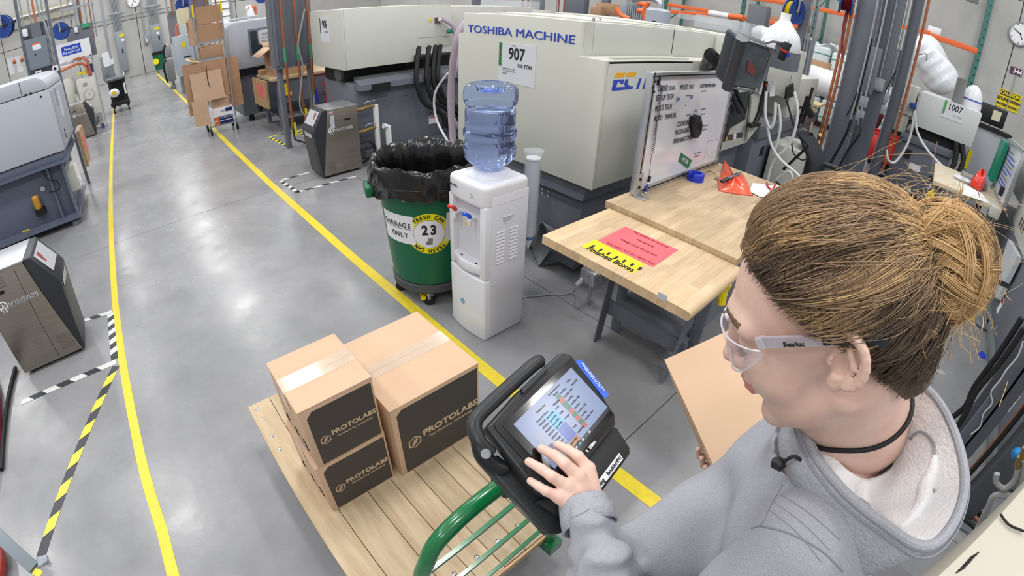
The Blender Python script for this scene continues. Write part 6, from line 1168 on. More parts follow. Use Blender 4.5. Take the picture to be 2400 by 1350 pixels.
rb_ = T('red_bin', 'red open plastic bin on the floor left of machine 1007', 'bin', (.6, -10.6, 0)); rb_.part('shell', MB().add([(.36, -10.3, .12), (.92, -10.3, .12), (.92, -10.8, .12), (.36, -10.8, .12), (.28, -10.2, .62), (1.0, -10.2, .62), (1.0, -10.85, .62), (.28, -10.85, .62)], [(0, 3, 2, 1), (0, 1, 5, 4), (1, 2, 6, 5), (2, 3, 7, 6), (3, 0, 4, 7)]), red2, solid=.02); rb_.part('rim', MB().tube([(.28, -10.2, .62), (1.0, -10.2, .62), (1.0, -10.85, .62), (.28, -10.85, .62)], .02, 6, closed=True), red2); rb_.part('dolly', MB().box(.4, .9, -10.32, -10.78, .0, .11), dark)
b28 = T('marked_bin', 'grey bin lid numbered 28 with an orange cloth behind the copper pipe', 'bin', (.45, -11.6, 0)); p = fy(2128, 265, -11.5); b28.part('bin', MB().box(p.x - .25, p.x + .25, -11.5, -12, .05, p.z - .12), dark, bev=.02); b28.part('lid', MB().box(p.x - .3, p.x + .3, -11.48, -12.02, p.z - .12, p.z + .1), mat('lid_grey', (120, 122, 130), .5), bev=.03); b28.text('28', (p.x - .02, -11.48, p.z), (-1, 0, 0), (0, 0, 1), .12, ink); b28.part('orange_cloth', MB().grid(lambda u, v: V(p.x + .25 - .5 * u, -11.55 - .3 * v, p.z + .12 + .14 * math.sin(u * 3.1) + .03 * math.sin(u * 20)), 16, 5), orange, solid=.01)
solo('tan_box', 'tan box left of the red bin behind the middle column', 'box', MB().box(1.05, 1.5, -10.6, -11.0, 0, .35), kraft, (1.2, -10.8, 0), bev=.01)
solo('maroon_seat', 'maroon chair shell seen between the two right columns', 'chair', MB().sph((1.12, -11.2, .85), (.2, .12, .38), 16, 10), mat('maroon', (90, 26, 36), .6), (1.1, -11.2, .3))
solo('yellow_bin_lid', 'yellow rimmed box between the first and second columns', 'box', MB().box(1.2, 1.75, -10.2, -10.6, .75, .95), mat('dull_yellow', (206, 196, 80), .5), (1.45, -10.4, .75), bev=.02)
# bubble film bag
bb = T('bubble_film_bag', 'big clear bag of bubble film above machine 1007', 'bag', fy(2185, 150, -10.8)); c = fy(2186, 152, -10.8)
Mr = Matrix.Rotation(-.7, 3, 'Y'); bb.part('film', MB().grid(lambda u, v: c + Mr @ V(.62 * (v - .5) * 2 * 1.0, .36 * math.cos(u * 2 * PI) * math.sqrt(max(0, 1 - ((v - .5) * 2) ** 4)) * (1 + .05 * math.sin(v * 40)), (.33 + .03 * math.sin(u * 30 + v * 9)) * math.sin(u * 2 * PI) * math.sqrt(max(0, 1 - ((v - .5) * 2) ** 4))), 40, 24), mat('bubble_film', (232, 235, 240), .25, alpha=.9, coat=.5, bump=.6, bs=9))
# right wall signs
cs = T('caution_sign', 'yellow caution sign asking to sound horn on the right wall', 'sign', fy(2357, 240, YW)); n0 = YW + .02
P4 = [(2347, 209), (2397, 224), (2384, 266), (2330, 246)]; xs_ = [fy(u, v, n0).x for u, v in P4]; zs_ = [fy(u, v, n0).z for u, v in P4]; x0, x1, z0, z1 = (xs_[1] + xs_[2]) / 2, (xs_[0] + xs_[3]) / 2, (zs_[2] + zs_[3]) / 2, (zs_[0] + zs_[1]) / 2; xm = (x0 + x1) / 2; w_, h_ = x1 - x0, z1 - z0
cs.part('plate', MB().box(x0, x1, YW, n0, z0, z1), yellow); cs.part('black_band', MB().box(x0 + w_ * .04, x1 - w_ * .04, n0, n0 + .002, z0 + h_ * .68, z1 - h_ * .04), ink)
cs.text('CAUTION', (xm, n0 + .003, z0 + h_ * .82), (-1, 0, 0), (0, 0, 1), h_ * .19, yellow, sx=1.0, bold=.006); cs.text('SOUND HORN', (xm, n0, z0 + h_ * .48), (-1, 0, 0), (0, 0, 1), h_ * .17, ink, sx=.85, bold=.006); cs.text('PROCEED SLOWLY', (xm, n0, z0 + h_ * .18), (-1, 0, 0), (0, 0, 1), h_ * .14, ink, sx=.78, bold=.005)
tg = T('number_tag', 'dark red tag numbered 344 high on the right wall', 'tag', fy(2382, 170, YW)); p = fy(2382, 168, n0); tg.part('plate', MB().box(p.x - .16, p.x + .16, YW, n0, p.z - .08, p.z + .09), mat('tag_maroon', (84, 44, 74), .5)); tg.text('344', (p.x - .03, n0, p.z), (-1, 0, 0), (0, 0, 1), .12, white, bold=.003); tg.part('pole', MB().cyl((p.x - .02, n0 + .02, 0), (p.x - .02, n0 + .02, p.z - .08), .012, n=6), galv)
solo('wall_notice', 'small grey notice high on the right wall', 'notice', MB().box(-.45, -.15, YW, n0, fy(2300, 2, YW).z - .1, fy(2300, 2, YW).z + .15), inkg, (-.3, YW, 3.9))
solo('red_flag', 'small red flag on the wall left of the green rack post', 'flag', MB().box(fy(2247, 195, -13).x - .04, fy(2247, 195, -13).x + .04, -13, -13.02, 1.75, 2.0), red2, fy(2247, 195, -13))
prn = T('label_printer', 'black printer on a shelf cart below the caution sign', 'printer', (-1.5, -10.5, 0)); p = fy(2328, 270, -10.5); prn.part('housing', MB().box(p.x - .25, p.x + .25, -10.5, -10.9, p.z - .18, p.z + .16), black, bev=.02); prn.part('label', MB().box(p.x - .14, p.x + .02, -10.49, -10.5, p.z - .08, p.z + .1), MC['cream_card']); prn.part('shelf', MB().box(p.x - .45, p.x + .6, -10.4, -11, p.z - .28, p.z - .22), black); prn.part('cart', MB().box(p.x - .4, p.x + .55, -10.45, -11, 0, p.z - .28), mat('cart_silver', (166, 170, 176), .4), bev=.02); prn.part('white_box', MB().box(p.x + .3, p.x + .5, -10.5, -10.8, p.z - .2, p.z + .05), white); prn.part('yellow_guard', MB().box(p.x + .15, p.x + .22, -10.42, -10.45, p.z - 1.1, p.z - .75), yellow)

# ---- second workbench and its board, beside machine 908
b2 = T('workbench', 'pale workbench with a red bag behind the bun of the woman', 'workbench', (-.7, -6.3, 0)); zz = .87
tq = [fz(2190, 403, zz), fz(2192, 445, zz), fz(2310, 500, zz), fz(2350, 470, zz)]; tq = [Vector((-.27, -7.6, zz)), Vector((-.27, -6.15, zz)), Vector((-1.12, -6.15, zz)), Vector((-1.12, -7.6, zz))]
b2.part('bench_top', MB().prism(tq, (0, 0, -.05)), mat('pale_bench', (196, 186, 164), .5, noise=.06), bev=.006)
for x in (-.36, -1.04): b2.part('leg', MB().box(x - .04, x + .04, -6.25, -6.31, 0, .82), slate); b2.part('leg', MB().box(x - .04, x + .04, -7.5, -7.44, 0, .82), slate)
b2.part('lower_shelf', MB().box(-1.0, -.4, -6.3, -7.45, .25, .27), slate); b2.part('end_block', MB().box(-1.10, -.98, -6.0, -6.14, .78, .90), cream2, bev=.008)
p = fy(2182, 460, -6.1); b2.part('yellow_guard', MB().tube(curve([p + V(.03, 0, .05), p, p + V(.03, 0, -.14)], 4), .035, 8), yellow)
rbg = T('plastic_bag', 'crumpled red plastic bag on the pale workbench before the second whiteboard', 'bag', fz(2288, 436, zz)); c = fz(2288, 440, zz)
rbg.part('film', MB().grid(lambda u, v: c + V((.09 + .02 * math.sin(u * 25)) * math.cos(u * 2 * PI) * math.sin(v * PI * .5), (.2 + .03 * math.sin(u * 31)) * math.sin(u * 2 * PI) * math.sin(v * PI * .5), .01 + .20 * math.cos(v * PI * .5) * (1 + .2 * math.sin(u * 19))), 32, 8), mat('red_bag', (206, 50, 34), .25, bump=.5, bs=30, coat=.5))
solo('paper_sheets', 'white papers lying beside the red bag on the pale bench', 'paper', MB().prism([fz(u, v, zz + .004) for u, v in ((2240, 425), (2300, 452), (2320, 478), (2255, 455))], (0, 0, .002)), paper, fz(2270, 450, zz)); solo('grey_tray', 'grey tray with a photo sheet on the pale bench behind the red bag', 'tray', MB().box(-.62, -.98, -6.9, -7.2, .872, .96), mat('tray_grey', (122, 124, 126), .5), (-.8, -7, .87), bev=.01)
solo('clear_bag', 'small clear bag with a green mark lying on the pale bench', 'bag', MB().sph(fz(2258, 420, zz + .03), (.14, .10, .035), 14, 8), MC['film_clear'], fz(2258, 420, zz))
wb2 = T('whiteboard', 'second whiteboard with handwriting and a green magnet strip, at the right edge', 'whiteboard', (-1.1, -6.8, zz))
Wq = [(2350, 325), (2372, 330), (2310, 495), (2275, 480)]
bA, bB, bC, bD = fd(2338, 322, 6.6), fd(2374, 340, 6.0), fd(2312, 482, 5.9), fd(2300, 440, 6.5); bA, bB = V(-1.14, -7.55, 1.50), V(-1.14, -6.2, 1.50)
wb2.part('board', MB().box(-1.13, -1.14, -7.5, -6.25, .90, 1.52), wbm)
for y in (-6.2, -7.55): wb2.part('upright', MB().box(-1.16, -1.11, y - .02, y + .02, .87, 1.56), alu, bev=.003)
for z in (.89, 1.54): wb2.part('rail', MB().box(-1.16, -1.11, -7.55, -6.2, z - .02, z + .02), alu)
for k in range(9): wb2.part('written_line', MB().tube([(-1.128, -7.3 + .02 * j, 1.42 - k * .05 + .012 * math.sin(j * 2.1 + k)) for j in range(int(20 + 24 * random.random()))], .003, 4), blueink if k % 3 else inkg)
wb2.part('green_board', MB().box(-1.04, -1.10, -7.8, -7.3, .96, 1.5), mat('board_green', (20, 128, 100), .4)); wb2.part('black_eraser', MB().box(-1.08, -1.13, -6.55, -6.62, .95, 1.06), black, bev=.01)

# ---- machine 908 at the right edge, its base, guards and column
X8 = -1.32
m8 = T('moulding_machine', 'cream moulding machine at the right edge with slate base and warning labels', 'machine', (-2, -5, 0))
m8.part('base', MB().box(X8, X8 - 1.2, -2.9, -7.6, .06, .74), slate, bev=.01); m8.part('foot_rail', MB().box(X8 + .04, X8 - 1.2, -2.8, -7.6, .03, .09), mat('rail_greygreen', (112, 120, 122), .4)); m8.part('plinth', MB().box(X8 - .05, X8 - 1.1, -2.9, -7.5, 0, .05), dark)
m8.part('levelling_foot', MB().lathe([(.001, 0), (.10, 0), (.105, .025), (.08, .05), (.03, .06), (.03, .1), (.001, .1)], (X8 + .07, -5.0, 0), 24), MC['foot_grey'])
m8.part('guard_door', MB().prism([(X8 + .0, y, z) for y, z in ((-4.55, .80), (-4.55, 1.75), (-7.2, 1.75), (-7.2, 1.0), (-6.4, 1.0), (-6.4, .80), (-5.9, .72), (-5.2, .72))], (-.06, 0, 0)), cream2, bev=.006)
m8.part('guard_window', MB().box(X8 + .004, X8 + .0, -5.0, -6.6, 1.12, 1.62), MC['smoked_window']); m8.part('door_handle', MB().tube([(X8 + .03, -5.15, 1.02), (X8 + .04, -5.1, .90), (X8 + .03, -4.95, .86)], .025, 8), black)
for y in (-5.62, -5.75, -5.88): m8.part('warning_label', MB().box(X8 + .003, X8 + .0, y, y - .06, .84, .94), MC['label_brown'])
m8.part('housing', MB().box(X8 - .05, X8 - 1.3, -2.5, -8.0, .95, 1.72), cream2, bev=.02); m8.part('end_cover', MB().box(X8 + .0, X8 - 1.3, -2.32, -2.5, .80, 1.8), cream, bev=.01)
m8.part('white_guard', MB().prism([fx(u, v, X8 + .08) for u, v in ((2363, 560), (2385, 600), (2355, 660), (2332, 650))], (-.05, 0, 0)), mat('guard_pale', (196, 200, 204), .4)); m8.part('white_guard', MB().prism([fx(u, v, X8 + .06) for u, v in ((2328, 665), (2352, 672), (2336, 700), (2330, 690))], (-.05, 0, 0)), MC['guard_pale'])
for (u, v) in ((2344, 716), (2375, 938)): p = fx(u, v, X8 + .003); l_ = m8.part('instruction_label', MB().box(X8 + .003, X8, p.y - .06, p.y + .06, p.z - .07, p.z + .07), paper); m8.part('red_strip', MB().box(X8 + .005, X8 + .003, p.y - .055, p.y + .055, p.z + .03, p.z + .065), red, parent=l_)
solo('blue_tape_scrap', 'small blue tape scrap on the floor at the base of the right machine', 'tape', MB().prism([fz(u, v, .003) for u, v in ((2292, 828), (2302, 822), (2311, 832), (2310, 842), (2300, 838))], (0, 0, .001)), blue, fz(2300, 832))
solo('dirt_mark', 'pale round mark on the floor behind the hood', 'mark', MB().prism([(-.84 + .05 * math.cos(a), -3.72 + .035 * math.sin(a), .0012) for a in np.linspace(0, 2 * PI, 16)[:-1]], (0, 0, .0003)), mat('mark_pale', (160, 160, 158), .6), (-.84, -3.72, 0))
c5 = T('steel_column', 'dark steel column with a curling white wire behind the hood', 'column', (-.98, -2.65, 0)); c5.part('flange', MB().box(-.90, -1.04, -2.60, -2.615, 0, 3.2), slate2); c5.part('flange', MB().box(-.90, -1.04, -2.74, -2.755, 0, 3.2), slate2); c5.part('web', MB().box(-.965, -.978, -2.6, -2.75, 0, 3.2), mat('web_dark', (66, 70, 78), .5)); c5.part('base_plate', MB().box(-.84, -1.1, -2.52, -2.83, 0, .02), slate2)
c5.part('white_wire', MB().tube(curve([fy(u, v, -2.58) for u, v in ((2275, 1018), (2297, 1000), (2305, 970), (2325, 945), (2323, 918), (2345, 890), (2358, 868), (2385, 835), (2398, 800))], 6), .0045, 6), hosel)
c5.part('black_cable', MB().tube(curve([fy(u, v, -2.5) for u, v in ((2200, 1000), (2260, 955), (2285, 905), (2340, 830), (2395, 745))], 6), .016, 8), rubber); c5.part('black_cable', MB().tube(curve([fy(u, v, -2.45) for u, v in ((2226, 1028), (2262, 970), (2290, 915), (2345, 850), (2400, 770))], 6), .016, 8), rubber)
c6 = T('steel_column', 'second dark steel column nearest the right edge behind the hood', 'column', (-1.16, -2.38, 0)); c6.part('column_body', MB().box(-1.07, -1.20, -2.33, -2.43, 0, 3.2), mat('column_dark', (76, 80, 86), .5), bev=.006); c6.part('base_plate', MB().box(-1.0, -1.27, -2.26, -2.50, 0, .02), slate2)
c6.part('copper_pipe', MB().cyl((-1.04, -2.47, .05), (-1.04, -2.47, 3.2), .012, n=8), copper); c6.part('black_cable', MB().cyl((-1.03, -2.42, .05), (-1.03, -2.42, 1.2), .014, n=8), rubber)
for k in range(2): c6.part('brass_fitting', MB().tube([fy(2384 + k * 12, 1098 - k * 22, -1.9), fy(2386 + k * 12, 1085 - k * 22, -1.9), fy(2389 + k * 12, 1070 - k * 22, -1.9)], [.012, .014, .010], 8), brass)
c6.part('grey_hose', MB().tube(curve([fy(u, v, -1.9) for u, v in ((2386, 1098), (2378, 1125), (2355, 1145), (2335, 1130), (2337, 1110))], 6), .014, 8), hose); c6.part('grey_hose', MB().tube(curve([fy(u, v, -1.9) for u, v in ((2398, 1075), (2400, 1100), (2370, 1190), (2340, 1205))], 6), .014, 8), hose)
c6.part('grey_hose', MB().tube(curve([fy(u, v, -1.9) for u, v in ((2290, 1240), (2315, 1190), (2335, 1160), (2400, 1170))], 6), .014, 8), hose); c6.part('blue_fitting', MB().sph(fy(2385, 1065, -1.95), .03), mat('fitting_blue', (20, 110, 170), .4))
for k in range(3): p, q = fz(2210, 1130 + k * 30, .03), fz(2330, 1240 + k * 18, .03); c6.part('floor_hose', MB().tube(curve([p, (p + q) / 2 + V(.02, -.03, 0), q], 5), .015, 8), rubber if k != 1 else copper)
cab = T('machine_cover', 'pale cream machine cover in the bottom right corner with vent slots', 'machine cover', (-.9, -.9, 0))
A1, B1 = fz(2195, 1350, 1.0), fz(2400, 1140, 1.0); dr = (B1 - A1); A1 -= dr * .15; B1 += dr * .8; sd_ = V(dr.y, -dr.x, 0).normalized() * 2.2; sd_ = sd_ if sd_.x < 0 else -sd_
cab.part('cover', MB().prism([A1, B1, B1 + sd_, A1 + sd_], (0, 0, -.85)), mat('corner_cream', (186, 180, 166), .45), bev=.012); cab.part('feet', MB().prism([A1 + sd_ * .1, B1 + sd_ * .1, B1 + sd_ * .9, A1 + sd_ * .9], (0, 0, -1.0)), slate)
for k in range(7): p = fz(2240 + k * 5.5, 1343 - k * 6, 1.001); cab.part('vent_slot', MB().bar(p, p + (fz(2262 + k * 5.5, 1330 - k * 6, 1.001) - p), .003, .001), dark)
cab.part('cable', MB().tube(curve([fz(2345, 1205, 1.01), fz(2365, 1230, 1.01), fz(2400, 1245, 1.01)], 5), .004, 6), rubber)
# ---- bottom left post foot and hose
pf = T('guard_post', 'pale grey post with a bolted foot at the lower left corner', 'post', fz(60, 1310)); a_ = fz(85, 1318); 
pf.part('post', MB().bar(a_ + V(-.02, .02, .0), fz(-60, 1200, .30), .065, .05), mat('post_bluegrey', (140, 150, 160), .4), bev=.006); pf.part('foot_plate', MB().prism([fz(u, v, .0) for u, v in ((86, 1308), (110, 1302), (115, 1318), (92, 1330))], (0, 0, .008)), MC['post_bluegrey']); pf.part('anchor_bolt', MB().cyl(fz(105, 1313, .008), fz(105, 1313, .025), .012, n=8), chrome)
solo('red_hose', 'dark red hose at the left picture edge beside the near steel unit', 'hose', MB().tube(curve([fz(-40, 860, .03), fz(-12, 900, .03), fz(-6, 960, .03), fz(-10, 1060, .03), fz(-34, 1200, .03)], 6), .03, 10), mat('dark_red_hose', (110, 32, 46), .4), fz(0, 960)); solo('black_floor_hose', 'black hose lying along the left edge beside the red hose', 'hose', MB().tube(curve([fz(36, 862, .02), fz(20, 930, .02), fz(10, 1000, .02), fz(3, 1100, .02)], 6), .016, 8), rubber, fz(10, 1000)); solo('red_hose', 'red hose end in the bottom left corner below the post', 'hose', MB().tube(curve([fz(-20, 1270, .05), fz(0, 1310, .05), fz(-8, 1370, .05)], 5), .035, 10), mat('hose_red2', (150, 52, 48), .4), fz(-5, 1320))

# ---- things above the tops of 906 and 907
tp_ = [(1085, 40, 'cream hood of the press behind machines 906 and 907', 9.0, -7, 3.0, .5), ]
m4 = T('moulding_machine', 'cream tops of the next row of presses behind 907', 'machine', (6, -9, 0))
for (u0, v0, u1, v1, y, nm) in ((1050, 15, 1110, 45, -6.0, 'connector_housing'), (1120, 18, 1215, 42, -8.6, 'hood'), (1213, 28, 1300, 50, -8.6, 'hood'), (1300, 28, 1435, 55, -8.2, 'hood')):
    a_, b_ = fy(u0, v0, y), fy(u1, v1, y); m4.part(nm, MB().box(b_.x, a_.x, y, y - 1.2, .9, max(a_.z, b_.z)), cream2, bev=.02)
m4.part('base', MB().box(3.0, 8.5, -8.8, -9.6, 0, .9), slate)
for k, (u0, v0, u1, v1, y, m_, nm) in enumerate(((1120, 0, 1240, 22, -9.5, 'film_clear', 'clear plastic guard box above the far cream hoods'), (1630, 32, 1755, 75, -5.2, 'film_clear', 'clear plastic guard box on top of machine 907'), (1590, 30, 1690, 50, -6.0, 'film_clear', 'clear sheet guard behind the guard box on 907'))):
    a_, b_ = fy(u0, v0, y), fy(u1, v1, y); solo('clear_guard', nm, 'guard', MB().box(b_.x, a_.x, y, y - .4, min(a_.z, b_.z) - .05, max(a_.z, b_.z)), mat('clear_acrylic', (210, 216, 222), .1, alpha=.35), ((a_.x + b_.x) / 2, y, b_.z))
for k, (u, v, w, h, y, m_) in enumerate(((1480, 40, .35, .30, -10, eqgrey), (1345, 12, .4, .5, -12, slate2), (1255, 5, .2, .5, -12, eqgrey), (1770, 55, .18, .35, -9, inkg), (690, 2, .3, .3, -9, blue), (1430, 22, .5, .16, -11, kraft2), (1395, 25, .18, .12, -10.5, kraft2))):
    p = fy(u, v, y); t = solo(('electrical_box', 'dark_cabinet', 'wall_cabinet', 'storage_cabinet', 'blue_crate', 'flat_cartons_box', 'small_carton')[k], ('grey electrical panel with conduits above machine 907', 'slate cabinet beyond the tops of the cream presses', 'grey cabinet left of the slate one at the top edge', 'grey metal panel on the rack above the operator screen', 'blue crate at the top edge above machine 906', 'brown flat cartons stacked beyond machine 907', 'small brown carton beside the flat ones beyond 907')[k], ('electrical box', 'cabinet', 'cabinet', 'panel', 'crate', 'box', 'box')[k], MB().box(p.x - w, p.x + w, y, y - .25, p.z - h, p.z + h), m_, p, bev=.01)
for k in range(8): p = fy(1470 + k * 5, 8, -9.95); solo('conduit', 'thin grey conduit rising from the electrical panel above machine 907', 'conduit', MB().cyl((p.x, p.y, 0), (p.x, p.y, 5), .02, n=6), galv, p, 'conduits above machine 907')
hs = T('drying_hopper', 'pale grey drying hopper above the long side of machine 907', 'hopper', fy(1545, 40, -7)); a_, b_ = fy(1520, 32, -7), fy(1562, 58, -7)
hs.part('drum', MB().lathe([(.001, 0), (.20, 0), (.20, .26), (.16, .30), (.001, .30)], ((a_.x + b_.x) / 2, -7, min(a_.z, b_.z) - .06), 28), mat('pale_bluegrey', (168, 176, 188), .4)); c = Vector(((a_.x + b_.x) / 2, -7, a_.z)); hs.part('top_valve', MB().tube(curve([c + V(0, 0, .02), c + V(0, 0, .2), c + V(.2, 0, .25), c + V(.5, 0, .2)], 5), .05, 10), alu); hs.part('mark', MB().box(c.x - .1, c.x - .04, -6.795, -6.80, c.z - .14, c.z - .10), ink)
for k, P in enumerate(([(1445, 20), (1455, 35), (1475, 45)], [(1512, 48), (1510, 30), (1515, 15), (1520, 5)], [(1495, 25), (1510, 27)], [(1497, 8), (1515, 11)])):
    pts = [fy(u, v, -7.4 - .1 * k) for u, v in P]; solo('orange_hose', ('orange hose slanting down behind the top of machine 907', 'orange hose rising beside the drying hopper', 'lower orange pipe end left of the drying hopper', 'upper orange pipe end left of the drying hopper')[k], 'hose', MB().tube(curve(pts, 5), .045, 8), orange, pts[0])
for k, (u, v) in enumerate(((1225, 0), (1238, 0), (1310, 0), (1323, 0))): p = fy(u, v, -11); solo('copper_line', 'thin copper line hanging at the top edge beyond the cream presses', 'pipe', MB().cyl((p.x, p.y, 0), (p.x, p.y, 5), .025, n=6), copper, p, 'copper lines beyond the presses')
p = fy(1690, 32, -8); solo('white_pipe', 'short white pipe pointing left beside the orange rack beam', 'pipe', MB().cyl(fy(1662, 30, -8), fy(1708, 38, -8), .05, n=12), white, p); solo('orange_pipe_end', 'orange end of the short white pipe on the rack', 'pipe', MB().cyl(fy(1708, 38, -8), fy(1742, 42, -8), .05, n=12), orange, fy(1720, 40, -8))
p = fy(1785, 78, -6.5); solo('white_sack', 'white sack left of the jug shaped hopper', 'sack', MB().sph(p, (.14, .14, .10), 14, 8), paper, p)
# posts and pipes at the top edge
for k, (u, y, m_, w) in enumerate(((1110, -7.5, slate2, .08), (1418, -12, slate2, .12))): p = fy(u, 0, y); solo('support_post', ('dark support post between machines 906 and 907 at the top edge', 'dark post beyond machine 907 at the top edge')[k], 'post', MB().box(p.x - w, p.x + w, y, y - .15, 0, 5), m_, (p.x, y, 0))
# ================================================================== the worker
def smin(a, b, k):
    h = np.clip(.5 + .5 * (b - a) / k, 0, 1); return b * (1 - h) + a * h - k * h * (1 - h)
def smax(a, b, k): return -smin(-a, -b, k)
def s_ell(P, c, r, M=None):
    q = P - np.array(c, float)
    if M is not None: q = q @ M
    r = np.array(r, float); k0 = np.linalg.norm(q / r, axis=-1); k1 = np.linalg.norm(q / (r * r), axis=-1); return k0 * (k0 - 1) / (k1 + 1e-9)
def s_cap(P, a, b, ra, rb):
    a = np.array(a, float); b = np.array(b, float); d = b - a; t = np.clip(((P - a) @ d) / (d @ d + 1e-12), 0, 1)
    return np.linalg.norm(P - a - t[..., None] * d, axis=-1) - (ra + (rb - ra) * t)
def chain(P, pts, rs, k=.01):
    o = None
    for i in range(len(pts) - 1):
        s = s_cap(P, pts[i], pts[i + 1], rs[i], rs[i + 1]); o = s if o is None else smin(o, s, k)
    return o
def nets(fn, lo, hi, st):
    """smooth surface of an implicit shape"""
    lo = np.array(lo, float); n = np.ceil((np.array(hi, float) - lo) / st).astype(int) + 1
    ax = [lo[i] + st * np.arange(n[i]) for i in range(3)]
    F = np.empty(n, np.float32)
    for s in range(0, n[0], 16):
        P = np.stack(np.meshgrid(ax[0][s:s + 16], ax[1], ax[2], indexing='ij'), -1); F[s:s + 16] = fn(P)
    S = F < 0; c = np.zeros(n - 1, int)
    for dx in (0, 1):
        for dy in (0, 1):
            for dz in (0, 1): c += S[dx:n[0] - 1 + dx, dy:n[1] - 1 + dy, dz:n[2] - 1 + dz]
    I = np.argwhere((c > 0) & (c < 8)); idx = -np.ones(n - 1, int); idx[tuple(I.T)] = np.arange(len(I))
    acc = np.zeros((len(I), 3)); cnt = np.zeros(len(I)); cor = [(x, y, z) for x in (0, 1) for y in (0, 1) for z in (0, 1)]
    for a in cor:
        for b in cor:
            if sum(b) - sum(a) == 1 and all(q >= p for p, q in zip(a, b)):
                fa = F[tuple((I + a).T)].astype(float); fb = F[tuple((I + b).T)].astype(float); m = (fa < 0) != (fb < 0); t = np.where(m, fa / (fa - fb + 1e-12), 0)
                acc += m[:, None] * (np.array(a) + t[:, None] * (np.array(b) - np.array(a))); cnt += m
    Vt = lo + st * (I + acc / cnt[:, None]); Q = []
    for d in range(3):
        e = [0, 0, 0]; e[d] = 1; A = S[tuple(slice(0, n[i] - e[i]) for i in range(3))]; B = S[tuple(slice(e[i], n[i]) for i in range(3))]
        J = np.argwhere(A != B); u, v = (d + 1) % 3, (d + 2) % 3; J = J[(J[:, u] > 0) & (J[:, v] > 0) & (J[:, u] < n[u] - 1) & (J[:, v] < n[v] - 1)]
        o = []
        for du, dv in ((-1, -1), (0, -1), (0, 0), (-1, 0)):
            K = J.copy(); K[:, u] += du; K[:, v] += dv; o.append(idx[tuple(K.T)])
        q = np.stack(o, 1); fl = ~A[tuple(J.T)]; q[fl] = q[fl][:, ::-1]; Q.append(q)
    return Vt, np.concatenate(Q)
def mesh_of(nm, Vt, Q, mats, fm=None, parent=None, world=None, kind=None):
    me = bpy.data.meshes.new(nm); me.from_pydata(Vt.tolist(), [], Q.tolist())
    for x in mats: me.materials.append(x)
    if fm is not None: me.polygons.foreach_set('material_index', fm.astype(np.int32))
    me.polygons.foreach_set('use_smooth', np.ones(len(Q), bool)); me.update()
    o = bpy.data.objects.new(nm, me); COL.objects.link(o); o.parent = parent
    return o
PO = np.array([-.12, -.47, 0.])
per = T('person', 'woman in grey hooded sweatshirt and clear safety glasses, hair in a bun, tapping a tablet', 'person', PO)
HO = np.array([.011, -.432, 1.681]); HM = np.array([[.836, -.211, .506], [.177, .978, .115], [-.519, -.006, .855]])
hw = lambda p: Vector(HO + HM @ np.array(p, float))
def hpl(u, v, L):  # a view direction met with the plane l = L of the head
    D = np.array(ray(u, v)); l = HM[:, 1]; t = ((HO + l * L - np.array(CO)) @ l) / (D @ l); return (np.array(CO) + D * t - HO) @ HM
NB = np.array([-.075, -.52, 1.52]); LS = np.array([-.105, -.365, 1.455]); RS = np.array([-.04, -.685, 1.44]); PV = np.array([-.15, -.45, .95])
LE = np.array([-.02, -.25, 1.17]); LW = np.array([.205, -.385, 1.205]); RE = np.array(fd(1555, 1285, .86)); RWr = np.array(fd(1675, 1150, 1.05))
